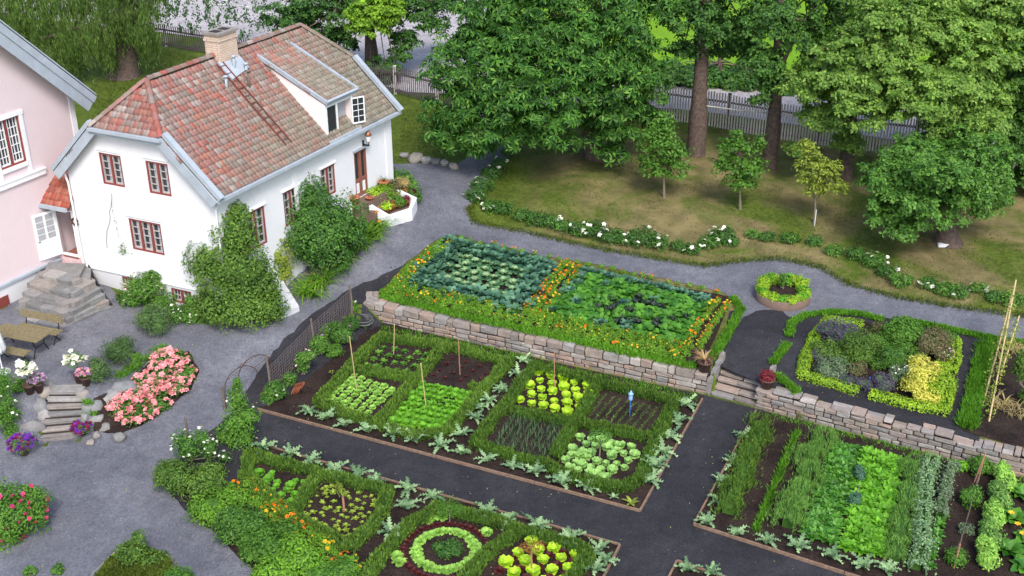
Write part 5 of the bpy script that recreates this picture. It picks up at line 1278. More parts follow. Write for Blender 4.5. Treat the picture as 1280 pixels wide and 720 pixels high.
# clipped shrubs over the rockery
for lab, L in (('rounded grey green shrub topmost of the row above the rockery', ((194, 402, 22, 20, 0),)), ('second grey green shrub down the rockery row', ((146, 440, 20, 19, 0),)), ('lowest grey green shrub leaning over the white petunia pot', ((124, 464, 15, 18, 0),))):
    g = gp(L[0][0], L[0][1] + L[0][3]); bush('grey_green_shrub', lab, 'shrub', B(*[q[:4] for q in L]), 'grey green leaf', .055, 240, aspect=.4)
c = [gp(x, y) for x, y in ((150, 470), (165, 462), (185, 450), (200, 438))]
blades_patch('grass_border', 'low dark grassy border between the clipped shrubs and the pink roses', 'plant', c, 'grass blade', 420, .35, .02)
# pink roses: the masses
for lab, L, n in (('pink rose bush at the top of the kidney shaped rose bed', ((212, 452, 22, 14, 0), (198, 468, 16, 12, 0)), 95), ('pink rose bush on the right tip of the rose bed', ((231, 468, 14, 10, 0), (218, 484, 18, 11, 0)), 60), ('pink rose bush in the middle of the rose bed', ((192, 490, 20, 14, 0), (178, 480, 14, 11, 0), (200, 506, 14, 9, 0)), 80), ('broad pink rose bush at the lower left of the rose bed', ((168, 502, 20, 15, 0), (150, 510, 14, 12, 0), (164, 522, 16, 9, 0), (185, 516, 12, 8, 0)), 100)):
    rose(lab, B(*[q[:4] for q in L]), 'pink petal', n, fr=.115, size=.07, dens=220)
c = gp(172, 462); bush('fern', 'small bright fern between rock and pink roses', 'plant', [(tuple(c + Vector((0, 0, .3))), (.18, .18, .35))], 'sapling leaf', .08, 300)
# left edge plants
g = gp(12, 692)
rose('red and pink rose bush cut by the left edge of the lower path', vb(g.y + 1.0, (10, 640, 44, 32, 0), (35, 625, 22, 20, .2), (0, 665, 34, 24, -.2), (45, 645, 14, 18, 0)), 'magenta petal', 48, 'sapling leaf', .075, .08, 200)
g = gp(8, 555)
rose('white flowering rose at the left edge above the purple petunias', vb(g.y + .5, (5, 515, 18, 24, 0), (0, 480, 18, 20, .6), (14, 540, 10, 14, -.1)), 'white petal', 18, 'sapling leaf')
c = gp(28, 487); bush('low_shrub', 'small dark green tuft behind the left boulders', 'shrub', [(tuple(c + Vector((0, 0, .12))), (.35, .3, .22))], 'shrub leaf', .06, 300)
# bottom left shrub, grass
g = gp(165, 712)
bush('low_shrub', 'low bushy green shrub on the grass corner at the bottom edge', 'shrub', vb(g.y + .4, (165, 690, 20, 18, 0), (190, 705, 20, 16, 0), (215, 720, 16, 12, 0), (172, 672, 9, 9, 0)), 'mossy leaf', .07, 260)
bush('low_shrub', 'lime green shrub at the very bottom right of the grass corner', 'shrub', vb(gp(220, 735).y, (222, 722, 18, 10, 0)), 'sapling leaf', .07, 260)
for lab, px, py in (('small leafy shoot at the bottom left picture edge', 72, 716), ('tiny leafy shoot at the bottom left, left of the other shoot', 38, 718)):
    g = gp(px, py); bush('seedling_shrub', lab, 'plant', [(tuple(g + Vector((0, 0, .12))), (.16, .16, .16))], 'shrub leaf', .07, 260)
# flower pots and petunias
random.seed(17)
def petunia(label, px, py, r, hh, petal_, n, rr, pot='dark clay', mix=None, dz=.16):
    loc = gp(px, py); t = thing('flower_pot', label, 'flower pot', loc); mb = MB(); pot_mesh(mb, r, hh); mb.v = [v + np.array(loc) for v in mb.v]; mb.build('pot', pot, t)
    bl = [(tuple(loc + Vector((0, 0, hh + dz))), (rr, rr, rr * .62))]; leafy(bl, 320, .06, 'shrub leaf', parent=t); blossoms(t, surf_pts(bl, n), petal_, .07)
    if mix: blossoms(t, surf_pts(bl, n // 2), mix, .07)
    return t
petunia('clay pot overflowing with deep purple petunias at the foot of the steps', 31, 568, .17, .28, 'purple petal', 60, .42, 'aged planter', 'wine petal')
petunia('low bowl of wine red petunias beside the lowest courtyard steps', 104, 542, .17, .16, 'wine petal', 40, .32, 'dark clay', 'purple petal', .10)
petunia('dark pot with mauve petunias beside the upper left white flower pot', 50, 490, .16, .36, 'mauve petal', 45, .27, 'dark clay')
petunia('dark pot of pink and mauve petunias at the top right of the steps', 108, 482, .17, .36, 'mauve petal', 30, .24, 'dark clay', 'pink petal')
def standard(label, px, py, st, petal_, n, rr, potm='dark clay'):
    loc = gp(px, py); t = thing('flower_pot', label, 'flower pot', loc); mb = MB(); pot_mesh(mb, .18, .36); mb.v = [v + np.array(loc) for v in mb.v]; mb.build('pot', potm, t)
    mb = MB(); mb.tube([loc + Vector((0, 0, .3)), loc + Vector((0, 0, st))], .015, 6); mb.build('stem', 'stem green', t)
    bl = [(tuple(loc + Vector((random.uniform(-.12, .12), 0, st + random.uniform(-.25, .1)))), (rr * .5, rr * .5, rr * .45)) for _ in range(3)]; leafy(bl, 260, .07, 'sapling leaf', parent=t)
    blossoms(t, surf_pts([(b[0], tuple(x * 1.15 for x in b[1])) for b in bl], n), petal_, .12)
standard('dark pot with tall white blooms left of the top courtyard step', 38, 492, .95, 'white petal', 26, .42)
standard('dark pot with a head of white blooms right of the top courtyard step', 100, 478, .95, 'white petal', 22, .40)

# peony border along the orchard path
random.seed(23)
PE = [(634, 195, 10), (624, 208, 12), (613, 222, 14), (604, 238, 15), (596, 252, 14), (612, 262, 12), (632, 266, 12), (652, 272, 13), (668, 280, 14), (686, 284, 14), (702, 288, 13), (720, 292, 15), (742, 292, 17), (762, 300, 14), (784, 304, 14), (802, 304, 17), (824, 310, 15), (846, 314, 14), (866, 316, 13), (884, 310, 13), (900, 300, 16), (915, 306, 12),
      (942, 298, 11), (962, 302, 10), (990, 303, 12), (1018, 307, 12), (1044, 316, 13), (1068, 322, 14), (1090, 332, 15), (1108, 346, 14), (1128, 358, 15), (1156, 358, 12), (1180, 368, 13), (1200, 372, 13), (1222, 366, 14), (1244, 374, 14), (1266, 380, 14)]
FLW = {1: 2, 2: 2, 3: 2, 4: 3, 5: 3, 9: 3, 11: 5, 12: 6, 13: 3, 14: 5, 15: 4, 16: 3, 18: 3, 19: 3, 20: 7, 21: 2, 28: 5, 29: 2, 31: 3, 34: 3, 33: 1}
for i, (px, py, r) in enumerate(PE):
    g = gp(px, py); m_ = sqrt(g.y ** 2 + (CH - g.z) ** 2) / 1480 * r * random.uniform(.85, 1.15); bl = [(tuple(g + Vector((random.uniform(-.12, .12), random.uniform(-.1, .15), m_ * .45))), (m_, m_ * .85, m_ * .62))]
    n = FLW.get(i, 0)
    if n: lab = 'white flowering peony bush in the border along the orchard lawn'
    elif i < 22: lab = 'peony bush without open flowers in the left part of the border'
    else: lab = 'low green peony bush without open flowers in the right part of the border'
    t = thing('peony_bush', lab, 'shrub', g, 'peony border along the orchard path, ' + ('flowering' if n else 'left green' if i < 22 else 'right green')); leafy(bl, 190, .13, 'dark shrub leaf' if i < 22 or i % 2 else 'shrub leaf', parent=t, aspect=.4)
    if n: blossoms(t, surf_pts(bl, n + 1), 'white petal', .10)
# small things on the lawn
tag((lambda mb: mb.build('garden_stake', 'white paint', origin=gp(1018, 282)))(MB().tube([gp(1018, 282), gp(1018, 282) + Vector((0, 0, .75))], .02, 5)), 'thin pale stake below the yellowish young tree', 'stake')
mb = MB(); a = gp(1172, 309); mb.beam(a + Vector((0, 0, .1)), a + Vector((.42, 0, .1)), .16, .14); mb.beam(a + Vector((.42, 0, .13)), a + Vector((.62, .05, .12)), .06, .05); tag(mb.build('white_can', 'white paint', origin=a), 'small white watering can lying at the foot of the flared trunk', 'watering can')
mb = MB(); a = gp(1143, 294); mb.lathe([(0, 0), (.12, .0), (.16, .14), (.12, .2), (0, .16)], 8, a); tag(mb.build('clay_pot', 'terracotta', origin=a), 'small orange clay pot standing on the lawn left of the flared trunk', 'pot')
# ------------------------------------------------------------------ hedges of the lower garden
random.seed(41)
def hedge(name, label, lines, mat, wdt=.34, hgt=.32, size=.055, dens=900, z=0.0, group=None, ground=None, tuft=.0, wob=.42, loose=.18, cat='hedge', aspect=.3):
    P0 = at(*lines[0][0], z) if ground is None else ground(*lines[0][0]); t = thing(name, label, cat, P0, group); mb = MB(); inn = MB()
    for ln in lines:
        W = [at(*p, z) if ground is None else ground(*p) for p in ln]
        for a, b in zip(W[:-1], W[1:]):
            L = (b - a).length
            if L < .05: continue
            d = (b - a) / L; sd = Vector((-d.y, d.x, 0)).normalized(); n = int(L * dens * (hgt * 2 + wdt))
            s = RNG.uniform(-.1, L + .1, n); th = RNG.uniform(-.25, pi + .25, n); hh = hgt * (1 + wob * np.array([noise.noise(Vector((float(q) * 1.6 + a.x * 3, a.y, 0))) for q in s])) * RNG.uniform(.82, 1.06, n)
            ww = wdt / 2 * (1 + wob * np.array([noise.noise(Vector((float(q) * 2.3, a.y * 3, 5))) for q in s])) * RNG.uniform(.85, 1.08, n)
            ct = np.sign(np.cos(th)) * np.abs(np.cos(th)) ** .6; stt = np.sign(np.sin(th)) * np.abs(np.sin(th)) ** .6
            A_ = np.array(a)[None]; P = A_ + np.array(d)[None] * s[:, None] + np.array(sd)[None] * (ct * ww)[:, None]; P[:, 2] += hgt * .3 + stt * (hh - hgt * .3)
            drift = np.array([noise.noise(Vector((float(q) * .9 + a.y, a.x * 2, 8))) + .5 * noise.noise(Vector((float(q) * 4, a.x, 1))) for q in s]) * wdt * loose
            stray = (RNG.uniform(0, 1, n) < .12) * RNG.uniform(0, .45, n) * wdt * loose * 2.2; P += np.array(sd)[None] * (drift + stray * np.sign(ct))[:, None]
            N = unit(np.array(sd)[None] * np.cos(th)[:, None] + np.array([0, 0, 1.0]) * (np.sin(th) + .3)[:, None])
            if tuft: 
                Tn = RNG.normal(0, .25, P.shape) + N * .5 + np.array([0, 0, 1.0]); add_dir(mb, P - np.array([0, 0, 1.0]) * size * .5, Tn, size, aspect)
            else: add_leaves(mb, P, N, size, aspect=aspect)
            inn.beam(a + d * .12 + Vector((0, 0, hgt * .30)), b - d * .12 + Vector((0, 0, hgt * .30)), wdt * .60, hgt * .60)
    mb.build('foliage', mat, t); inn.build('twigs', 'dark tree leaf', t); return t  # twigs: a dark core whose colour holds the shade between the leaves
def add_dir(mb, P, D, size, aspect=.2, sv=.35):
    """upright pointed leaflets growing along D"""
    n = len(P); D = unit(D); S = unit(np.cross(D, RNG.normal(0, 1, (n, 3)))); L = (size * (1 + RNG.uniform(-sv, sv, n)))[:, None]; w = L * aspect / 2
    v = np.stack([P - S * w * .5, P + D * L * .5 - S * w, P + D * L, P + D * L * .5 + S * w], 1).reshape(-1, 3); mb.add(v, np.arange(len(v)).reshape(-1, 4))
HK = dict(mat='box leaf', tuft=1, size=.13, aspect=.24, dens=900)
hedge('box_hedge', 'low green hedge squaring the left half of the middle bed around the cane plots', [[(399, 507), (440, 461), (476, 427), (553, 436), (636, 458), (604, 492), (560, 545), (520, 550), (470, 535), (427, 521), (399, 507)], [(448, 468), (520, 478)], [(557, 437), (520, 478), (475, 530)], [(604, 492), (590, 488)]], **HK)
hedge('box_hedge', 'low green hedge squaring the right half of the middle bed with a cross inside', [[(668, 464), (744, 483), (842, 506), (797, 606), (770, 616), (719, 604), (677, 585), (636, 574), (594, 561), (625, 520), (668, 464)], [(640, 518), (675, 526), (715, 532), (765, 543), (808, 552)], [(746, 486), (722, 530), (693, 576)]], **HK)
hedge('box_hedge', 'low green hedge around the lettuce and seedling plots of the front bed', [[(308, 600), (312, 574), (350, 584), (397, 596), (440, 608), (486, 618), (478, 650), (437, 692), (402, 672), (365, 652), (340, 630), (308, 600)], [(399, 598), (365, 650)]], **HK)
hedge('box_hedge', 'low green hedge around the round lettuce ring in the front bed', [[(547, 640), (512, 662), (472, 706), (450, 745)], [(547, 640), (620, 658), (648, 668), (615, 692), (580, 730)]], **HK)
hedge('box_hedge', 'low green hedge around the lime and red lettuce plot at the bottom edge', [[(655, 670), (690, 680), (728, 692), (735, 704), (712, 730)]], **HK)

# ------------------------------------------------------------------ plant templates
def rosette(cat, mat, rings, kind='oval', ruf=.15, name='leaves', heart=None, nseg=3, fold=.25):
    """rings: (n, L, W, e0, e1)"""
    def mk():
        t = thing(cat, 'x', 'x'); mb = MB()
        for n, L, W, e0, e1 in rings:
            ph = random.uniform(0, 6.3)
            for k in range(n): blade(mb, (0, 0, .01), ph + 2 * pi * k / n + random.uniform(-.2, .2), L * random.uniform(.85, 1.12), W * random.uniform(.85, 1.1), e0 + random.uniform(-.1, .1), e1 + random.uniform(-.15, .15), nseg, kind, fold, ruf)
        mb.build(name, mat, t)
        if heart:
            m_, r_, z_ = heart; mb = MB(); ph = random.uniform(0, 6)
            for k in range(6): blade(mb, (0, 0, z_ * .6), ph + k * 1.05, r_ * 1.5, r_ * 1.3, 1.1 - .1 * (k % 3), .1, nseg, 'spoon', .4, .25)
            mb.build('heart', m_, t)
        return t
    return mk
def lett(mat, s=1.0, round_=False):
    if round_: return rosette('lettuce', mat, [(9, .19 * s, .17 * s, .75, .5), (8, .17 * s, .16 * s, 1.1, .2), (7, .16 * s, .14 * s, 1.35, -.5), (5, .15 * s, .11 * s, 1.5, -.9), (4, .12 * s, .09 * s, 1.5, -.9)], 'spoon', .12, fold=.35)
    return rosette('lettuce', mat, [(8, .18 * s, .14 * s, .35, -.1), (7, .15 * s, .13 * s, .9, .2), (5, .12 * s, .10 * s, 1.25, .4)], 'spoon', .22, fold=.4)
def quadgrid(c, nx, ny, jit=.03, z=0.0, fn=None, skip=0.0, stagger=False):
    P = [at(*q, z) if fn is None else fn(*q) for q in c]; out = []
    for j in range(ny):
        for i in range(nx):
            if random.random() < skip: continue
            u = (i + .5 + (.5 * (j % 2) - .25 if stagger else 0)) / nx; v = (j + .5) / ny; u = min(max(u, .02), .98)
            p = P[0].lerp(P[1], u).lerp(P[3].lerp(P[2], u), v); out.append(p + Vector((random.uniform(-jit, jit), random.uniform(-jit, jit), 0)))
    return out
def fill(kit, pts, label, group, cat, s=1.0, sv=.2, dz=0.05, tilt=.1, name=None):
    for p in pts:
        o = kit.put(p + Vector((0, 0, dz)), sc=s * random.uniform(1 - sv, 1 + sv), label=label, group=group, cat=cat, tilt=tilt)

K_pale = Kit([lett('pale lettuce') for _ in range(3)]); K_green = Kit([lett('green lettuce') for _ in range(3)]); K_lime = Kit([lett('lime lettuce', 1.0, True) for _ in range(3)]); K_butter = Kit([lett('butter lettuce', 1.05, True) for _ in range(3)])
K_red = Kit([lett('red lettuce', .9) for _ in range(2)]); K_glett = Kit([lett('green lettuce', 1.0, True) for _ in range(2)])
fill(K_pale, quadgrid([(441, 468), (497, 488), (458, 526), (402, 504)], 6, 8, .02), 'pale green lettuce in the neat rows of the left plot with one cane', 'pale lettuces in the left plot', 'lettuce', .86)
fill(K_green, quadgrid([(530, 479), (594, 494), (556, 544), (482, 530)], 8, 8, .04, stagger=True), 'bright green loose leaf lettuce in the crowded plot right of the pale lettuces', 'bright green leaf lettuces', 'lettuce', 1.05)
fill(K_lime, quadgrid([(672, 463), (748, 485), (718, 526), (643, 507)], 5, 5, .03, stagger=True), 'round lime green lettuce head in the plot below the stone wall', 'round lime lettuces by the wall', 'lettuce', 1.1)
fill(K_butter, quadgrid([(722, 546), (808, 562), (770, 608), (694, 588)], 7, 6, .06, skip=.1), 'soft green butterhead lettuce around the small standard tree', 'butterhead lettuces', 'lettuce', .98)
fill(K_glett, quadgrid([(322, 588), (392, 606), (366, 636), (308, 604)], 5, 4, .05, skip=.05), 'round green lettuce in the small plot behind the hedge of the front bed', 'round green lettuces in the front bed', 'lettuce', .85)
rc = at(557, 690, 0)
for k in range(30):
    a = 2 * pi * k / 30; K_pale.put(rc + Vector((.84 * cos(a), .84 * sin(a), .05)), sc=random.uniform(.85, 1.1), label='lime green lettuce in the round ring in the front bed', group='ring of lime lettuces', cat='lettuce', tilt=.1)
for k in range(44):
    a = 2 * pi * k / 44 + .1; q = rc + Vector((1.2 * cos(a), 1.2 * sin(a), .05))
    K_red.put(q, sc=random.uniform(.55, .85), label='dark red lettuce in the outer circle around the lime lettuce ring', group='outer circle of dark red lettuces', cat='lettuce')
c4 = [(662, 676), (728, 696), (706, 745), (610, 716)]
for i, p in enumerate(quadgrid(c4, 5, 6, .02)):
    if i % 2 == 0: K_lime.put(p + Vector((0, 0, .05)), sc=random.uniform(.95, 1.35), label='lime green lettuce head among dark red ones at the bottom edge', group='lime lettuces of the checkered plot', cat='lettuce')
    else: K_red.put(p + Vector((0, 0, .05)), sc=random.uniform(1.0, 1.2), label='dark red lettuce between the lime heads at the bottom edge', group='red lettuces of the checkered plot', cat='lettuce')
for p in [at(500, 705), at(497, 698), at(608, 668), at(540, 650), at(552, 648), at(533, 653)]: K_pale.put(p + Vector((0, 0, .04)), sc=1.2, label='single lime lettuce at the corners outside the round ring', group='corner lettuces by the ring', cat='lettuce')
bush('herb_clump', 'dark green herb clump in the centre of the lettuce ring', 'herb', [(tuple(rc + Vector((a, b, .12))), (.26, .2, .2)) for a, b in ((-.15, .1), (.2, .15), (0, -.2), (.3, -.1))], 'dark shrub leaf', .06, 300)
K_seed = Kit([rosette('seedling', 'seedling leaf', [(5, .11, .07, .7, .1), (3, .08, .05, 1.1, .5)], 'oval', .1) for _ in range(3)])
fill(K_seed, quadgrid([(402, 606), (478, 624), (436, 686), (370, 650)], 9, 8, .10, skip=.15), 'yellow green seedling in the dark soil plot of the front bed', 'seedlings in the front bed plot', 'seedling', 1.0, .3)
K_dark = Kit([rosette('seedling', 'red lettuce', [(6, .10, .06, .6, .1), (4, .08, .05, 1.1, .5)], 'oval', .2) for _ in range(2)])
fill(K_dark, quadgrid([(562, 444), (630, 463), (596, 486), (528, 474)], 4, 4, .04), 'small dark red seedling in the bare soil plot with a cane', 'dark seedlings in the bare plot', 'seedling', 1.1, .15)
K_pot = Kit([rosette('bean_plant', 'sapling leaf', [(6, .17, .09, .5, .0), (5, .14, .08, 1.0, .4)], 'oval', .15) for _ in range(3)])
fill(K_pot, quadgrid([(476, 432), (546, 443), (512, 472), (450, 462)], 5, 4, .05), 'young green bean plant in the top left plot', 'young bean plants top left plot', 'bean plant', 1.15, .15)
# onions, carrots sparse rows
def blade_rows(name, label, cat, c, n, rows, L, W, mat, e0=1.45, e1=1.1, z=0.04, fn=None, per=1):
    P = [at(*q, z) if fn is None else fn(*q) for q in c]; t = thing(name, label, cat, P[0].lerp(P[2], .5)); tag(t, kind='stuff') if 0 else None; mb = MB()
    for j in range(rows):
        for i in range(n):
            u = (j + .5) / rows + random.uniform(-.012, .012); v = (i + random.random()) / n; p = P[0].lerp(P[1], u).lerp(P[3].lerp(P[2], u), v)
            for _ in range(per): blade(mb, p, random.uniform(0, 6.3), L * random.uniform(.6, 1.2), W, e0 + random.uniform(-.25, .1), e1 + random.uniform(-.6, .2), 3, 'strap')
    mb.build('leaves', mat, t); return t
blade_rows('onion_rows', 'thin upright onion rows in the plot left of the butterhead lettuces', 'onions', [(640, 522), (712, 534), (678, 578), (612, 560)], 34, 9, .30, .016, 'onion blade', per=2)
blade_rows('carrot_rows', 'sparse fine rows of young carrots around the blue feeder', 'carrots', [(752, 494), (838, 512), (808, 548), (722, 532)], 60, 9, .12, .014, 'box leaf', e0=1.2, e1=.3, per=2)
# artichokes
def arti(s=1.0):
    def mk():
        t = thing('artichoke_plant', 'x', 'x'); n = random.randint(7, 9)
        for k in range(n):
            mb = MB(); blade(mb, (0, 0, .02), 2 * pi * k / n + random.uniform(-.3, .3), random.uniform(.34, .66) * s, .25 * s, random.uniform(.7, 1.45), random.uniform(-.9, .3), 12, 'lobed', .35, .14); mb.build('leaf', 'artichoke leaf', t)
        return t
    return mk
K_art = Kit([arti() for _ in range(5)])
for pts, lab, grp, s in ((((386, 517), (408, 524), (431, 533), (460, 540), (490, 545), (519, 552), (550, 560), (578, 568), (610, 577), (640, 586), (670, 592), (703, 606), (733, 612)), 'silvery lobed artichoke in the row along the front board of the middle bed', 'artichokes along the front of the middle bed', .95),
                         (((812, 603), (820, 586), (829, 567), (837, 548), (847, 529), (856, 508)), 'silvery artichoke in the row along the right board of the middle bed', 'artichokes along the right side of the middle bed', .95),
                         (((647, 470), (653, 453), (628, 490), (611, 503), (594, 524), (576, 545), (600, 512)), 'silvery artichoke in the strip between the two hedge squares', 'artichokes in the strip between the hedges', .9),
                         (((328, 562), (363, 570), (388, 580), (417, 590), (447, 598), (471, 604), (510, 614), (540, 622), (609, 643), (637, 652), (673, 660), (710, 674), (750, 688)), 'silvery artichoke in the row along the back board of the front bed', 'artichokes along the back of the front bed', .95),
                         (((509, 636), (487, 668), (757, 702), (744, 714)), 'silvery artichoke inside the front bed beside the ring hedge', 'artichokes inside the front bed', 1.0),
                         (((930, 547), (918, 580), (903, 605), (897, 629), (884, 655)), 'silvery artichoke in the row along the left board of the right bed', 'artichokes along the left side of the right bed', .85),
                         (((921, 668), (959, 677), (998, 686), (1039, 697), (1078, 709), (1110, 716)), 'silvery artichoke in the row along the front board of the right bed', 'artichokes along the front of the right bed', .95),
                         (((858, 713), (888, 718)), 'silvery artichoke in the corner bed at the bottom edge', 'artichokes of the corner bed', .8)):
    for p in pts: K_art.put(at(*p, .05), sc=s * random.uniform(.85, 1.12), label=lab, group=grp, cat='artichoke')
K_art2 = Kit([rosette('artichoke_plant', 'artichoke leaf', [(5, .26, .09, .8, .2)], 'oval', .1)])
K_art2.put(at(767, 622, .05), label='tiny artichoke sprout near the front right corner of the middle bed', cat='artichoke')
K_y = Kit([rosette('artichoke_plant', 'yellowish leaf', [(6, .32, .10, .9, .0)], 'oval', .15)]); K_y.put(at(789, 630, .05), label='yellowing artichoke in the front right corner of the middle bed', cat='artichoke')
# canes
for lab, b, t_ in (('bamboo cane standing in the pale lettuce plot', (446, 489), (437, 422)), ('bamboo cane in the young bean plot', (492, 445), (493, 406)), ('bamboo cane in the crowded bright lettuce plot', (533, 512), (526, 455)), ('rusty brown cane in the bare seedling plot', (575, 470), (573, 424)), ('rusty brown cane among the round lime lettuces', (693, 486), (693, 440))):
    p = at(*b, 0); q = at_y(*t_, p.y + .03); mb = MB(); mb.tube([p, q], .017, 6); mb.lathe([(0, 0), (.026, .01), (.026, .05), (0, .06)], 8, q - Vector((0, 0, .02)))
    tag(mb.build('cane', 'rusty cane' if 'rusty' in lab else 'bamboo', origin=p), lab, 'cane')
# blue feeder on a stick
p = at(787, 522, 0); t = thing('bird_feeder', 'blue glazed feeder with a pointed cap on a thin blue stick in the carrot plot', 'feeder', p); mb = MB(); mb.tube([p, p + Vector((0, 0, .75))], .014, 6); mb.build('stick', 'blue plastic', t)
mb = MB(); mb.lathe([(0, .68), (.06, .69), (.07, .74), (.07, .90), (.05, .93), (0, .93)], 12, p); mb.build('body', 'pale blue glaze', t); mb = MB(); mb.lathe([(0, .915), (.10, .925), (.08, .97), (.03, 1.0), (.025, 1.06), (0, 1.07)], 12, p); mb.build('cap', 'pale blue glaze', t)
# standards
def small_std(label, px, py, hh, blobs, mat, stem='young bark', r=.02, size=.06):
    p = at(px, py, 0); t = thing('standard_tree', label, 'small tree', p); mb = MB(); mb.tube([p, p + Vector((.01, 0, hh * .5)), p + Vector((0, 0, hh))], r, 6); mb.build('stem', stem, t)
    bl = [(tuple(p + Vector((a, b, c))), (r1, r1, r2)) for a, b, c, r1, r2 in blobs]; leafy(bl, 330, size, mat, parent=t)
small_std('little standard gooseberry with a round airy crown in the butterhead plot', 749, 578, .95, [(0, 0, 1.0, .30, .22), (.2, 0, .95, .18, .15), (-.18, .05, 1.02, .2, .16)], 'shrub leaf')
small_std('yellow green grafted little tree with a pale trunk in the seedling plot', 430, 641, .62, [(-.05, 0, .85, .14, .24), (-.1, 0, 1.02, .10, .12), (.02, 0, .7, .1, .1)], 'yellowish leaf', 'rusty cane', .035)
small_std('light green round headed little tree above the lettuce ring', 562, 655, .5, [(0, 0, .62, .32, .25), (.2, .1, .5, .2, .16), (-.2, 0, .55, .2, .18)], 'sapling leaf')
small_std('orange leafed little tree on a pale stake in the lime and red lettuce plot', 664, 716, .85, [(0, 0, .95, .26, .18), (-.2, 0, .92, .16, .12), (.2, 0, .95, .16, .12)], 'orange leaf', 'rusty cane', .025)

# ------------------------------------------------------------------ front shrub border of the front bed
random.seed(61)
def vbx(Y, *L): return tb(Y, *L)
for lab, L, mt, sz in (('greyish green spiraea bush at the left tip of the front bed', ((222, 600, 26, 22, 0), (212, 590, 18, 18, 0)), 'mossy leaf', .065), ('purplish green bush right of the spiraea at the front bed', ((252, 608, 26, 20, 0), (262, 592, 18, 14, .3)), 'mossy leaf', .065),
                   ('bushy green shrub along the path, middle of the front bed border', ((268, 634, 30, 20, 0), (292, 622, 18, 14, .3)), 'marigold leaf', .08), ('bright green leafy shrub by the path below the middle of the border', ((305, 660, 30, 22, 0), (288, 650, 18, 14, 0)), 'shrub leaf', .085),
                   ('large green shrub of the border close to the bottom edge', ((335, 682, 30, 22, 0), (350, 665, 20, 14, .3)), 'sapling leaf', .085), ('bright green shrub at the bottom edge below the orange flowers', ((375, 700, 30, 20, 0), (345, 712, 26, 14, -.2)), 'marigold leaf', .085), ('green shrub at the bottom edge left of the hedge corner', ((415, 718, 30, 14, 0),), 'sapling leaf', .08)):
    g = at(L[0][0], L[0][1] + L[0][3] * .9, 0); bush('border_shrub', lab, 'shrub', B(*[q[:4] for q in L]), mt, sz * 1.15, 150, aspect=.42)
g = at(236, 590, 0); rose('white rambling rose climbing the weathered stake at the path bend', vb(g.y + .3, (235, 560, 20, 22, 0), (252, 548, 12, 14, 0), (225, 550, 10, 12, 0), (262, 562, 12, 16, 0), (280, 572, 9, 8, 0)), 'white petal', 34, size=.06, fr=.05, dens=170)
K_gm = None
def flowering(cat, leafm, petals, r=.16, hh=.22, nf=4, fr=.05, dens=420, size=.055):
    def mk():
        t = thing(cat, 'x', 'x'); bl = [((0, 0, hh * .55), (r, r, hh * .55)), ((random.uniform(-.06, .06), random.uniform(-.06, .06), hh * .75), (r * .6, r * .6, hh * .4))]; leafy(bl, dens, size, leafm, parent=t, aspect=.5)
        pts = [Vector((random.uniform(-r, r) * .8, random.uniform(-r, r) * .8, hh * random.uniform(.95, 1.25))) for _ in range(nf)]
        if nf: blossoms(t, pts, petals, fr)
        return t
    return mk
K_mo = Kit([flowering('marigold', 'marigold leaf', 'orange petal', nf=4, fr=.048) for _ in range(2)]); K_my = Kit([flowering('marigold', 'marigold leaf', 'yellow petal', nf=3, fr=.045) for _ in range(2)]); K_m0 = Kit([flowering('marigold', 'marigold leaf', 'yellow petal', nf=1, fr=.036) for _ in range(3)])
def line_pts(px, step, fn, jit=.05, wd=0.0, rows=1):
    W = [fn(*p) for p in px]; out = []
    for a, b in zip(W[:-1], W[1:]):
        L = (b - a).length; n = max(1, int(L / step)); d = (b - a) / L; sd = Vector((-d.y, d.x, 0))
        for k in range(n):
            for r in range(rows):
                off = (r - (rows - 1) / 2) * (wd / max(1, rows - 1) if rows > 1 else 0)
                out.append(a.lerp(b, (k + random.random() * .5 + .25 * (r % 2)) / n) + sd * off + Vector((random.uniform(-jit, jit), random.uniform(-jit, jit), 0)))
    return out
f0 = lambda a, b: at(a, b, 0); fU = lambda a, b: gp(a, b)
for p in line_pts([(298, 610), (335, 635), (368, 668), (410, 700), (450, 722)], .26, f0, .06, .42, 2):
    k = random.random(); K = K_mo if k < .33 else K_my if k < .5 else K_m0
    nm = 'orange flowering' if K is K_mo else 'yellow flowering' if K is K_my else 'mostly leafy'
    K.put(p, sc=random.uniform(1.1, 1.5), label=nm + ' geum plant in the strip between the border shrubs and the hedge', group='flowering strip of the front bed, ' + ('orange' if K is K_mo else 'yellow' if K is K_my else 'leafy'), cat='flower')
    if K is K_mo: pass
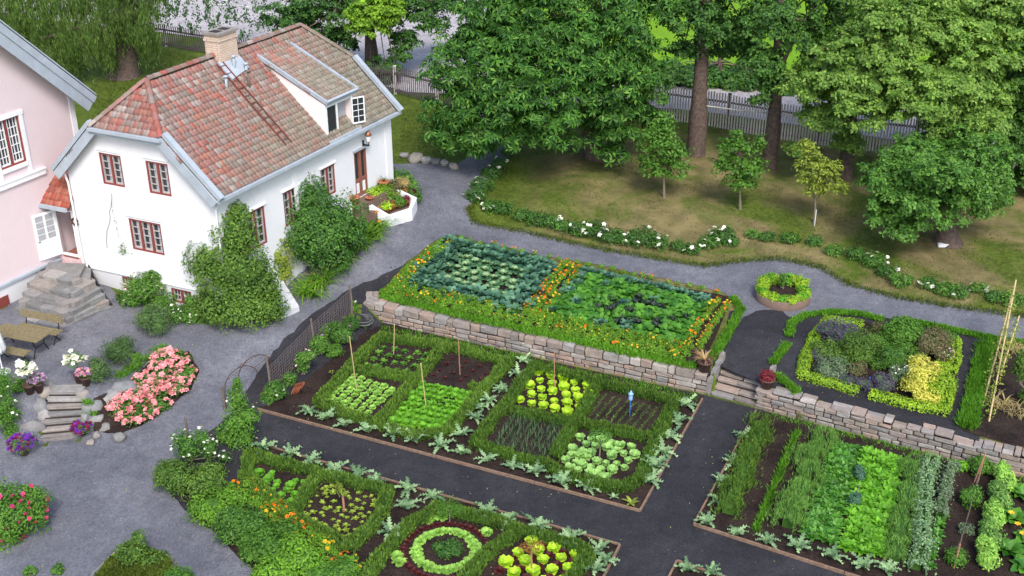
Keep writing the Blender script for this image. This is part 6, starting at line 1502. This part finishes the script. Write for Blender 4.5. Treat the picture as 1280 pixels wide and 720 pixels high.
# climbing shrub at the arch, plants along the wire fence
g = at(298, 560, 0); rose('tall climbing shrub with few white blooms growing through the wire arch', vb(g.y + .25, (298, 530, 18, 24, 0), (296, 500, 12, 20, 0), (310, 520, 14, 14, 0), (300, 548, 20, 16, 0), (297, 480, 6, 10, 0), (280, 545, 10, 14, 0)), 'white petal', 7, 'sapling leaf', .05, .075, 190, name='climbing_rose')
for lab, L, mt, pt, nf in (('leafy plant with white flowers in the corner behind the bed edging board', ((345, 490, 13, 14, 0), (335, 500, 10, 10, 0)), 'shrub leaf', 'white petal', 5), ('grey leafed plant with pale lilac flowers halfway along the wire fence', ((378, 455, 8, 17, 0), (385, 445, 9, 8, 0)), 'shrub leaf', 'blush petal', 9),
                           ('leafy mallow beside the second fence post', ((400, 432, 12, 14, 0),), 'shrub leaf', 'mauve petal', 4), ('broad leafed squash like plant below the wire fence', ((418, 440, 11, 9, 0),), 'sapling leaf', None, 0), ('bushy plant with pale flowers near the upper end of the wire fence', ((425, 418, 14, 15, 0), (410, 415, 8, 8, 0)), 'shrub leaf', 'mauve petal', 5),
                           ('leafy plant between the wire fence and the coiled hose', ((440, 405, 9, 11, 0),), 'dark shrub leaf', 'mauve petal', 3), ('slim plant with two white blooms at the top fence post', ((443, 385, 4, 10, 0),), 'sapling leaf', 'white petal', 3), ('small green plant along the foot of the wire fence', ((362, 475, 8, 10, 0),), 'shrub leaf', None, 0)):
    g = gp(L[0][0], L[0][1] + L[0][3]); bl = vb(g.y + .2, *L); t = bush('fence_plant', lab, 'plant', bl, mt, .07, 260)
    if pt: blossoms(t, surf_pts(bl, nf), pt, .06)
g = at(415, 466, 0); K_seed.put(g, sc=1.2, label='lone small seedling on the soil near the wire fence', cat='seedling')
# stack of old curved roof tiles
p = at(370, 494, 0); t = thing('tile_stack', 'small fanned stack of red curved roof tiles on the soil by the wire fence', 'tiles', p)
for k in range(5):
    mb = MB(); c = p + Vector((-.10 + .055 * k, .03 * k, 0)); V = []
    for s_ in (0, 1):
        for j in range(8):
            a = pi * j / 7; 
            for rr in (.13, .105): V.append(c + Vector((.05 * s_ + rr * .35 * sin(a) * 0 + .36 * s_ * 0, 0, 0)) + Vector((rr * cos(a) * .35 + .14 * s_ * .2, rr * cos(a), .0)) + Vector((.06 * s_, -.05 * s_, .08 + rr * sin(a) + .28 * s_)))
    n = 16; mb.add(V, [(2 * j, 2 * j + 2, n + 2 * j + 2, n + 2 * j) for j in range(7)] + [(2 * j + 1, 2 * j + 3, n + 2 * j + 3, n + 2 * j + 1) for j in range(7)] + [(n + 2 * j, n + 2 * j + 1, n + 2 * j + 3, n + 2 * j + 2) for j in range(7)])
    mb.build('roof_tile', 'terracotta', t)
# coiled hose
p = gp(454, 405) + Vector((0, 0, .04)); mb = MB()
for k in range(6):
    R_ = .26 + .035 * (k % 3); ox, oy = random.uniform(-.05, .05), random.uniform(-.04, .04); mb.tube([p + Vector((ox + R_ * 1.15 * cos(a), oy + R_ * sin(a), .03 + .035 * k + .02 * sin(2 * a))) for a in [2 * pi * j / 24 for j in range(25)]], .017, 6, False)
tag(mb.build('garden_hose', 'hose rubber', origin=p), 'coiled grey garden hose lying beside the end of the stone wall', 'hose')

# ------------------------------------------------------------------ upper kale bed and chard bed
random.seed(71)
gU = lambda a, b: gp(a, b) + Vector((0, 0, .03))
K_kale = Kit([rosette('kale', 'kale leaf', [(7, .36, .20, .95, -.2), (6, .34, .18, 1.3, .35), (4, .24, .14, 1.5, 1.0)], 'spoon', .22, fold=.3) for _ in range(4)])
K_cab = Kit([rosette('cabbage', 'cabbage leaf', [(8, .34, .22, .5, -.1), (7, .26, .19, 1.0, .4)], 'spoon', .15, fold=.3, heart=('cabbage heart', .10, .15)) for _ in range(3)])
K_chd = Kit([rosette('chard', 'chard leaf', [(6, .32, .20, 1.0, -.4), (5, .30, .19, 1.3, .2)], 'spoon', .12, fold=.2) for _ in range(4)])
K_dk = Kit([rosette('dark_kale', 'dark kale leaf', [(8, .30, .10, .9, -.1), (6, .28, .09, 1.3, .5)], 'oval', .3, fold=.5) for _ in range(2)])
kb = [(560, 303), (700, 332), (650, 400), (505, 358)]
G_ = quadgrid(kb, 12, 9, .05, fn=gU, stagger=True); i = 0
for j in range(9):
    for c in range(12):
        p = G_[i]; i += 1; ins = 2 <= c <= 9 and 2 <= j <= 6
        if ins:
            if (c + j) % 2 == 0 or j % 2 == 0: K_cab.put(p, sc=random.uniform(.95, 1.15), label='pale green cabbage plant in the middle of the blue green kale', group='pale cabbages inside the kale', cat='cabbage', tilt=.1)
        else: K_kale.put(p, sc=random.uniform(1.0, 1.5), label='blue green kale plant in the frame around the pale cabbages', group='blue green kale plants', cat='kale', tilt=.12)
cb_ = [(728, 338), (893, 376), (848, 436), (680, 394)]
G_ = quadgrid(cb_, 17, 11, .08, fn=gU, stagger=True); i = 0
DK = {(6, 5), (7, 6), (9, 4), (10, 4), (11, 4), (12, 4), (8, 3), (14, 6), (15, 5), (9, 8), (10, 8), (11, 8), (12, 7), (5, 7), (6, 7), (9, 6), (13, 8), (8, 9)}
for j in range(11):
    for c in range(17):
        p = G_[i]; i += 1
        if (c, j) in DK: K_dk.put(p, sc=1.1, label='almost black curly kale plant among the bright green chard', group='black kale plants in the chard', cat='kale')
        elif j == 0 or (c == 0 and j < 7) or random.random() < .03: K_kale.put(p, sc=.95, label='blue green kale along the upper and left side of the chard bed', group='kale edging the chard', cat='kale')
        else: K_chd.put(p, sc=random.uniform(.9, 1.15), label='bright green chard plant in the right upper bed', group='chard plants of the upper bed', cat='chard', tilt=.15)
def marig(px, rows, wd, po, py_, where, step=.27, s=1.0):
    for p in line_pts(px, step, gU, .05, wd, rows):
        k = random.random(); K, nm = (K_mo, 'orange') if k < po else (K_my, 'yellow') if k < po + py_ else (K_m0, 'barely opened')
        K.put(p, sc=s * random.uniform(.85, 1.2), label=f'{nm} marigold plant in the flower border {where}', group=f'{nm} marigolds {where}', cat='marigold')
marig([(556, 306), (520, 338), (496, 360)], 2, .35, .25, .35, 'along the left end of the kale bed')
marig([(486, 362), (560, 379), (640, 396), (700, 410), (770, 427), (862, 446)], 4, .92, .05, .11, 'on top of the long stone wall')
marig([(716, 334), (690, 366), (664, 398)], 3, .75, .55, .2, 'between the kale and the chard')
marig([(905, 380), (880, 412), (864, 440)], 2, .45, .45, .45, 'at the right end of the chard bed')
marig([(570, 300), (640, 314), (720, 330), (800, 347), (905, 370)], 1, .1, .35, .1, 'along the gravel path behind the beds', .45, .8)
def grass_strip(name, label, px, wd, n, L, mat='grass blade', fn=None, W=.014, z=.0):
    Wp = [(fn or gU)(*p) for p in px]; t_ = MB(); tot = sum((b - a).length for a, b in zip(Wp[:-1], Wp[1:]))
    for a, b in zip(Wp[:-1], Wp[1:]):
        Lg = (b - a).length; m_ = int(n * Lg / tot); d = (b - a) / Lg; sd = np.array((-d.y, d.x, 0)); u = RNG.uniform(-.03, 1.03, m_)[:, None]; P = np.array(a) + (np.array(b) - np.array(a)) * u + sd * (RNG.normal(0, .5, m_)[:, None].clip(-1, 1) * wd / 2)
        D = RNG.normal(0, .35, (m_, 3)) + np.array([0, 0, 1.0]); add_dir(t_, P, D, L, W / L * 2.2, .4)
    o = t_.build(name, mat, origin=Wp[0]); return tag(o, label, 'grass', kind='stuff')
grass_strip('grass_edging', 'green grass edging between the flowers and the stone wall top', [(478, 372), (500, 378), (600, 402), (700, 424), (790, 446), (866, 460)], .42, 9000, .16)
grass_strip('grass_edging', 'bright green grass strip bordering the right end of the chard bed', [(916, 374), (926, 388), (906, 425), (888, 455)], .32, 6000, .14)
grass_strip('grass_edging', 'grass strip along the left end of the kale bed', [(562, 300), (520, 332), (482, 368)], .25, 2500, .13)
grass_strip('grass_edging', 'curved grass strip at the upper left of the herb bed', [(986, 422), (990, 406), (1006, 396), (1040, 392), (1075, 394), (1103, 402)], .32, 5000, .14)
grass_strip('grass_edging', 'long grass strip between the herb bed and the gravel path', [(1128, 402), (1180, 412), (1235, 424), (1300, 434)], .34, 5500, .14)
grass_strip('grass_edging', 'small grass tuft strip beside the dark gravel left of the herb bed', [(984, 432), (966, 456)], .3, 1500, .15)
grass_strip('grass_edging', 'small grass tuft strip right of the red leafed pot', [(970, 472), (986, 484), (996, 494)], .28, 1800, .17)
grass_strip('grass_edging', 'straight long leaved grass strip right of the herb bed', [(1232, 434), (1222, 480), (1208, 536)], .55, 9000, .26)
grass_strip('path_edge_grass', 'ragged grass creeping over the upper edge of the curved gravel path', [(592, 279), (640, 288), (700, 301), (760, 314), (820, 324), (880, 334), (930, 327), (975, 325), (1025, 335), (1062, 357), (1120, 373), (1180, 383), (1290, 398)], .5, 6000, .11, 'lawn blade', W=.014)
grass_strip('path_edge_grass', 'ragged grass along the path edge between the border stones and the peonies', [(634, 205), (612, 235), (586, 262), (592, 278)], .5, 1500, .12, 'lawn blade', W=.014)
grass_strip('step_weeds', 'bright weeds sprouting between the stones right of the courtyard steps', [(96, 500), (112, 505), (120, 520), (100, 515)], .35, 500, .14)
# pots by the steps
potted('potted_plant', 'dark pot with a spiky striped cordyline at the left of the garden steps', 'potted plant', gp(880, 465), .26, .42, 'dark clay', lambda t, p: (pl_tuft('striped blade', 34, .62, .045, 'strap', 1.35, -.1)(t, p)))
potted('potted_plant', 'dark pot with crimson leaved plants at the right of the garden steps', 'potted plant', gp(958, 484), .26, .36, 'dark clay', lambda t, p: (pl_ball('crimson leaf', .26, .09)(t, p), pl_tuft('crimson leaf', 10, .42, .03)(t, p)))
# round planter
c = gp(978, 374); t = thing('round_planter', 'large low round planter ring with yellow green plants on the gravel path', 'planter', c); R_ = 1.06
mb = MB(); mb.lathe([(R_ * .97, -.02), (R_, .38), (R_ - .05, .385), (R_ - .07, .25), (0, .25)], 40, c); mb.build('ring', 'aged planter', t)
mb = MB(); mb.lathe([(R_ - .075, .29), (.4, .32), (0, .33)], 24, c); mb.build('earth', 'soil', t)
random.seed(81)
for k in range(17):
    a = 2 * pi * k / 17; rr = .82; q = c + Vector((rr * cos(a), rr * sin(a), .30)); hk = .30 if sin(a) > .1 else .17
    if k == 4: continue
    bush('planter_herb', 'leafy yellow green herb inside the round planter ring', 'herb', [(tuple(q + Vector((0, 0, hk * .6))), (.23, .21, hk))], 'golden leaf' if k % 3 else 'green lettuce', .07, 300, group='herbs round the planter rim', stems=False)
bush('planter_herb', 'tall fine herb at the back centre of the round planter', 'herb', [(tuple(c + Vector((0, .25, .65))), (.14, .14, .36))], 'sapling leaf', .05, 300)

# ------------------------------------------------------------------ herb bed
gH = lambda a, b: gp(a, b)
GK = dict(mat='golden leaf', wdt=.42, hgt=.30, size=.06, dens=750, ground=gH, aspect=.7, wob=.2, loose=.08)
hedge('golden_hedge', 'clipped golden green hedge around the left half of the herb bed', [[(1075, 410), (1035, 404), (1018, 425), (1006, 452), (1003, 473), (1038, 482), (1070, 492)]], **GK)
hedge('golden_hedge', 'clipped golden green hedge along the front right of the herb bed', [[(1090, 497), (1140, 510), (1178, 517), (1186, 490)]], **GK)
hedge('golden_hedge', 'short golden green hedge piece at the right side of the herb bed', [[(1193, 430), (1192, 458), (1187, 468)]], **GK)
for lab, L, mt, sz, pt, nf in (('purple flowering lavender mound at the top left of the herb bed', ((1047, 416, 20, 14),), 'purple grey leaf', .05, 'lavender petal', 60), ('tall olive green herb bush left of the centre of the herb bed', ((1078, 432, 19, 19), (1076, 448, 14, 10)), 'mossy leaf', .06, None, 0), ('broad leafed lovage at the top centre of the herb bed', ((1128, 418, 22, 13), (1145, 424, 12, 10)), 'sapling leaf', .09, None, 0),
                       ('feathery green fennel in the middle of the herb bed', ((1120, 446, 20, 15),), 'sapling leaf', .05, None, 0), ('grey green sage mound at the left of the herb bed', ((1038, 460, 17, 12),), 'grey leaf', .08, None, 0), ('mixed green herb clump below the lavender', ((1035, 438, 16, 10), (1050, 446, 12, 8)), 'mossy leaf', .07, None, 0),
                       ('reddish brown leafed herb near the centre of the herb bed', ((1070, 462, 11, 8),), 'bronze leaf', .06, None, 0), ('dark lavender row at the lower left of the herb bed', ((1060, 476, 13, 7), (1080, 480, 10, 8)), 'purple grey leaf', .045, None, 0), ('grey lavender clump right of the blue bottle', ((1105, 481, 13, 10),), 'purple grey leaf', .045, None, 0),
                       ('silvery flowering herb between fennel and golden bush', ((1126, 470, 12, 12),), 'grey leaf', .06, 'white petal', 20), ('tall golden elder bush at the front right of the herb bed', ((1150, 478, 17, 20), (1148, 458, 10, 14), (1166, 468, 9, 14), (1160, 495, 16, 10)), 'yellow leaf', .09, None, 0), ('green golden bush filling the front right corner of the herb bed', ((1175, 486, 14, 16),), 'golden leaf', .08, None, 0),
                       ('bushy green herb at the upper right of the herb bed', ((1166, 430, 18, 14),), 'bronze leaf', .065, None, 0), ('pinkish grey flowering herb at the right of the herb bed', ((1180, 444, 11, 9),), 'bronze leaf', .06, 'blush petal', 26)):
    bl = [pb(q[0], q[1], q[2] * 1.15, q[3] * 1.15) for q in L]; t = bush('herb_clump', lab, 'herb', bl, mt, sz, 260)
    if pt: blossoms(t, surf_pts(bl, nf, 0), pt, .035)
for lab, px, py, r, mt in (('loose mossy herb in the gap above the reddish herb', 1060, 440, 11, 'mossy leaf'), ('fine grassy herb between the olive bush and the lovage', 1103, 425, 12, 'sapling leaf'), ('straw brown seed heads at the top edge of the herb bed', 1098, 408, 9, 'bronze leaf'), ('low green herb filling the middle gap of the herb bed', 1098, 455, 11, 'shrub leaf'), ('low grey herb between the fennel and the golden elder', 1142, 452, 10, 'grey leaf'),
                       ('yellow green herb under the short golden hedge piece', 1176, 460, 11, 'golden leaf'), ('green herb at the top right corner of the herb bed', 1185, 422, 11, 'sapling leaf'), ('pale green herb between lovage and bronze herb', 1150, 440, 10, 'mossy leaf'), ('bluish herb at the left edge inside the golden hedge', 1022, 445, 9, 'purple grey leaf'), ('small green herb right of the sage mound', 1056, 458, 9, 'shrub leaf')):
    bush('herb_clump', lab, 'herb', [pb(px, py, r, r * .75)], mt, .06, 260)
c = gp(1086, 482); mb = MB(); mb.lathe([(0, 0), (.05, 0), (.05, .2), (.02, .27), (.02, .34), (0, .34)], 10, c); tag(mb.build('blue_bottle', 'blue plastic', origin=c), 'small bright blue bottle standing in the herb bed gap', 'bottle')
# bean poles
for i, (b, t_, z) in enumerate((((1236, 528), (1270, 350), 3.3), ((1228, 508), (1266, 366), 2.7), ((1250, 470), (1274, 395), 2.1))):
    p = gp(*b); q = at(*t_, z); tt = thing('bean_pole', ('tallest', 'middle', 'shortest')[i] + ' of the three leaning bean poles at the right edge', 'pole', p); mb = MB(); mb.tube([p, q], .03, 6); mb.build('pole', 'bamboo', tt)
    mb = MB(); P = np.array([tuple(p.lerp(q, random.random() ** 1.2 * .95) + Vector((random.gauss(0, .07), random.gauss(0, .07), random.gauss(0, .04)))) for _ in range(260)]); add_leaves(mb, P, np.tile(np.array([0, -.3, 1.0]), (260, 1)), .09, aspect=.7); mb.build('vine', 'yellowish leaf', tt)
for lab, px, py, n in (('withered yellow stalks in front of the bean poles', 1250, 510, 60), ('dry straw coloured tuft right of the bean poles', 1270, 440, 70), ('withered reddish stalks at the right picture edge below the straw tuft', 1272, 520, 40)):
    c = gp(px, py); blades_patch('withered_plant', lab, 'plant', [c, c + Vector((.05, .3, 0))], 'dry blade', n, .6, .03, e0=1.4, e1=-.4)
g = gp(1282, 510); bush('bean_bush', 'green leafy bush cut by the right edge behind the wall', 'shrub', vb(g.y + .3, (1280, 460, 12, 26, 0), (1285, 500, 10, 24, 0)), 'mossy leaf', .08, 220)

# ------------------------------------------------------------------ rows of the right bed
random.seed(91)
RK = dict(ground=lambda a, b: at(a, b, .03))
def row(name, label, a, b, w_, hh, mat, size, dens=900, tuft=1, aspect=.2, cat='vegetable row'): return hedge(name, label, [[a, b]], mat, w_, hh, size, dens, tuft=tuft, aspect=aspect, cat=cat, loose=.5, wob=.6, **RK)
row('savory_row', 'tall feathery green row at the left of the right bed', (952, 532), (908, 646), .55, .42, 'box leaf', .13, 900)
grass_strip('chive_row', 'thin grassy row left of the leafy rows in the right bed', [(994, 546), (946, 662)], .20, 1500, .24, fn=lambda a, b: at(a, b, .03), W=.012)
row('dill_row', 'pale feathery dill row third in the right bed', (1024, 550), (984, 664), .62, .50, 'dill leaf', .13, 1100, aspect=.14)
row('fennel_row', 'light feathery row right of the chard rows in the right bed', (1142, 580), (1117, 705), .50, .42, 'dill leaf', .11, 900, aspect=.16)
row('pea_row', 'grey green pea row right of the light feathery row', (1163, 584), (1143, 716), .46, .46, 'artichoke leaf', .08, 700, 0, .6)
row('pea_row', 'narrow grey green pea row beside the bare soil strip', (1186, 588), (1172, 650), .30, .40, 'grey leaf', .07, 700, 0, .6)
K_leaf = Kit([rosette('leaf_vegetable', 'chard leaf', [(7, .24, .13, .9, .1), (5, .20, .11, 1.25, .6)], 'oval', .15) for _ in range(3)])
K_leaf2 = Kit([rosette('leaf_vegetable', 'green lettuce', [(7, .28, .16, .9, .0), (5, .24, .13, 1.25, .5)], 'oval', .2) for _ in range(3)])
fb = lambda a, b: at(a, b, .04)
for p in line_pts([(1058, 560), (1022, 676)], .20, fb, .05, .66, 5): K_leaf.put(p, sc=random.uniform(.95, 1.25), label='dark green chard in the rows right of the dill', group='dark green chard in the right bed', cat='chard', tilt=.15)
for p in line_pts([(1104, 571), (1076, 695)], .22, fb, .06, .90, 5): K_leaf2.put(p, sc=random.uniform(.95, 1.3), label='bright yellow green leaf plant in the middle rows of the right bed', group='bright leaf plants in the right bed', cat='leaf vegetable', tilt=.15)
for p in line_pts([(1180, 640), (1160, 712)], .24, fb, .04): K_leaf.put(p, sc=.95, label='small dark leaf plant in the single row beside the bare strip', group='single row of small leaf plants', cat='leaf vegetable')
bush('dark_fennel', 'dark blue green feathery clump between the chard and the bright rows', 'vegetable', [(tuple(at(1075, 592, .25)), (.16, .3, .25)), (tuple(at(1068, 625, .25)), (.2, .2, .25))], 'kale leaf', .05, 400)
# climbing peas on a net
p0 = at(1222, 604, 0); p1 = at(1192, 712, 0); t = thing('pea_netting', 'sagging dark net with rusty end stakes down the bare soil strip', 'netting', p0)
for q, hh in ((p0, 1.15), (p1, .9)):
    mb = MB(); mb.tube([q, q + Vector((.03, 0, hh))], .022, 6); mb.build('stake', 'rusty cane', t)
mb = MB(); mb.tube([p0 + Vector((-.12, 0, 0)), p0 + Vector((.04, 0, 1.12))], .02, 6); mb.build('stake', 'rusty cane', t)
mb = MB()
for k in range(29): q = p0.lerp(p1, k / 28); mb.tube([q, q + Vector((random.uniform(-.03, .03), 0, .85 - .35 * sin(pi * k / 28)))], .004, 3, False)
for j in range(7): mb.tube([p0.lerp(p1, k / 14) + Vector((0, 0, .06 + .12 * j * (1 - .4 * sin(pi * k / 14)))) for k in range(15)], .004, 3, False)
mb.build('net', 'grey post wood', t)
for lab, px, py, r in (('uppermost pea plant on the sagging net under the wall', 1222, 592, 15), ('tallest bushy pea plant halfway up the sagging net', 1212, 632, 13), ('small pea plant in the middle of the sagging net', 1207, 668, 8), ('lowest pea plant of the sagging net near the bottom edge', 1194, 706, 12)):
    c = at(px, py, 0); m_ = r / 40; bush('pea_plant', lab, 'pea plant', [(tuple(c + Vector((0, 0, m_ * .8))), (m_, m_, m_ * .9))], 'sapling leaf' if r > 8 else 'grey leaf', .07, 230)
for i, (px, py) in enumerate(((1254, 612), (1248, 636), (1242, 660), (1238, 684), (1234, 708))):
    c = at(px, py, 0); bush('bean_plant', ('topmost', 'second', 'third', 'fourth', 'lowest')[i] + ' runner bean plant in the last row before the squash', 'bean plant', [(tuple(c + Vector((0, 0, .32))), (.30, .30, .32)), (tuple(c + Vector((.05, .4, .35))), (.22, .24, .36))], 'dill leaf' if i % 2 else 'pale lettuce', .085, 220)
K_sq = Kit([rosette('squash', 'chard leaf', [(8, .50, .34, .8, -.1), (6, .42, .30, 1.15, .3)], 'oval', .12, nseg=4) for _ in range(2)])
for i, (px, py) in enumerate(((1278, 620), (1268, 650), (1285, 676), (1262, 690), (1282, 712))):
    o = K_sq.put(at(px, py, .05), sc=1.0, label=('topmost', 'second', 'third', 'fourth', 'lowest')[i] + ' big leafed squash plant at the lower right edge', cat='squash')
mb = MB()
for i, (px, py) in enumerate(((1264, 642), (1272, 656), (1278, 668))):
    c = at(px, py, .35); t = thing('squash_flower', ('upper', 'middle', 'lower')[i] + ' orange squash blossom among the big leaves', 'flower', c); b_ = MB()
    for k in range(6): blade(b_, c, k * pi / 3, .12, .08, .9, .2, 3, 'oval')
    b_.build('petals', 'yellow petal', t)
c = at(1196, 588, .0); bush('small_bush', 'bright green round plant at the foot of the wall above the pea row', 'plant', [(tuple(c + Vector((0, 0, .15))), (.26, .2, .2))], 'green lettuce', .08, 300)
c = at(1003, 523, 0); bush('small_bush', 'brown yellow mossy tuft growing at the foot of the right wall', 'plant', [(tuple(c + Vector((0, -.05, .12))), (.22, .10, .14))], 'bronze leaf', .05, 300)
grass_strip('weeds', 'sparse weeds and grass along the foot of the long stone wall', [(480, 412), (560, 428), (640, 446), (700, 462), (800, 482), (870, 500)], .5, 2600, .13, fn=lambda a, b: at(a, b, 0))
grass_strip('weeds', 'sparse weeds along the foot of the right stone wall', [(960, 520), (1060, 545), (1160, 572), (1280, 602)], .4, 1200, .12, fn=lambda a, b: at(a, b, 0))

# fallen leaves and bits of straw lying on the paths and soil
lt_ = MB(); P = []
for _ in range(2600):
    px = random.uniform(0, 1280); py = random.uniform(300, 720); q = gp(px, py)
    if noise.noise(Vector((q.x * .6, q.y * .6, 4))) > random.uniform(-.3, .6): P.append((q.x, q.y, q.z + .035 + (.03 if in_poly(q.x, q.y, GP) else 0)))
P = np.array(P); add_leaves(lt_, P, np.tile(np.array([0, 0, 1.0]), (len(P), 1)), .045, aspect=.6, jit=.2, sizevar=.6)
tag(lt_.build('leaf_litter', 'dry blade'), 'scattered dry leaves and petals lying on paths and soil', 'litter', kind='stuff')
# lawn tufts: ragged grass of the orchard, beside the paths and at the bottom left corner
lw = MB(); n = 0
def tufts(poly, cnt, L, w=.03):
    global n
    xs_ = [p[0] for p in poly]; ys_ = [p[1] for p in poly]; P = []
    while len(P) < cnt:
        x = random.uniform(min(xs_), max(xs_)); y = random.uniform(min(ys_), max(ys_))
        if in_poly(x, y, poly) and noise.noise(Vector((x * .5, y * .5, 2))) > random.uniform(-.6, .35): P.append((x, y, h(x, y) - .01))
    P = np.array(P); add_dir(lw, P, RNG.normal(0, .5, P.shape) + np.array([0, 0, 1.0]), L, w / L * 2, .4)
tufts(PX((586, 262), (612, 238), (640, 195), (760, 205), (1000, 235), (1290, 300), (1290, 395), (1180, 378), (1060, 352), (985, 320), (880, 328), (700, 294)), 6000, .07, .018)
tufts(PX((500, 185), (500, 135), (560, 140), (600, 185), (565, 200)), 1500, .08, .02)
tufts(PX((105, 740), (135, 700), (165, 680), (215, 700), (240, 740)), 6000, .11, .022)
tufts(PX((120, 160), (110, 110), (190, 60), (255, 75), (200, 110)), 4000, .10, .02)
tag(lw.build('lawn_grass', 'lawn blade'), 'ragged grass blades standing in the orchard lawn', 'grass', kind='stuff')
tag(drape(PX((104, 740), (132, 702), (160, 676), (200, 690), (245, 740)), .03, wob=.06).build('grass_corner', 'lawn', smooth=True), kind='structure')
mb = MB(); L_ = [gp(104, 735), gp(118, 716), gp(134, 700), gp(158, 678)]
for a, b in zip(L_[:-1], L_[1:]): mb.beam(a, b, .05, .07)
tag(mb.build('lawn_edging', 'grey stone', origin=L_[0]), 'thin pale edging strip along the grass corner at the bottom', 'edging')
for K in (K_pale, K_green, K_lime, K_butter, K_red, K_glett, K_seed, K_dark, K_pot, K_art, K_art2, K_y, K_mo, K_my, K_m0, K_kale, K_cab, K_chd, K_dk, K_leaf, K_leaf2, K_sq): K.purge()

# ------------------------------------------------------------------ light
SUN_EL, SUN_AZ = radians(50), radians(168)       # bright overcast light from the camera side, slightly left
wd = bpy.data.worlds.new('World'); SC.world = wd; wd.use_nodes = True; nt_ = wd.node_tree; bgd = nt_.nodes['Background']
sky = nt_.nodes.new('ShaderNodeTexSky'); sky.sky_type = 'NISHITA'; sky.sun_disc = False; sky.sun_elevation = SUN_EL; sky.sun_rotation = SUN_AZ; sky.air_density = 1.0; sky.dust_density = 2.5; sky.ozone_density = 1.0
nt_.links.new(sky.outputs[0], bgd.inputs[0]); bgd.inputs[1].default_value = .15
sd_ = bpy.data.lights.new('sun', 'SUN'); so = bpy.data.objects.new('sun', sd_); COL.objects.link(so); sd_.energy = 1.5; sd_.angle = radians(16); sd_.color = (1, .96, .91)
sdir = Vector((sin(SUN_AZ) * cos(SUN_EL), cos(SUN_AZ) * cos(SUN_EL), sin(SUN_EL)))
so.rotation_euler = sdir.to_track_quat('Z', 'Y').to_euler(); so.location = (0, 0, 60)
SC.view_settings.view_transform = 'Standard'; SC.view_settings.look = 'None'; SC.view_settings.gamma = 1; SC.view_settings.exposure = .9
SC.cycles.max_bounces = 6; SC.cycles.diffuse_bounces = 3; SC.cycles.transparent_max_bounces = 4
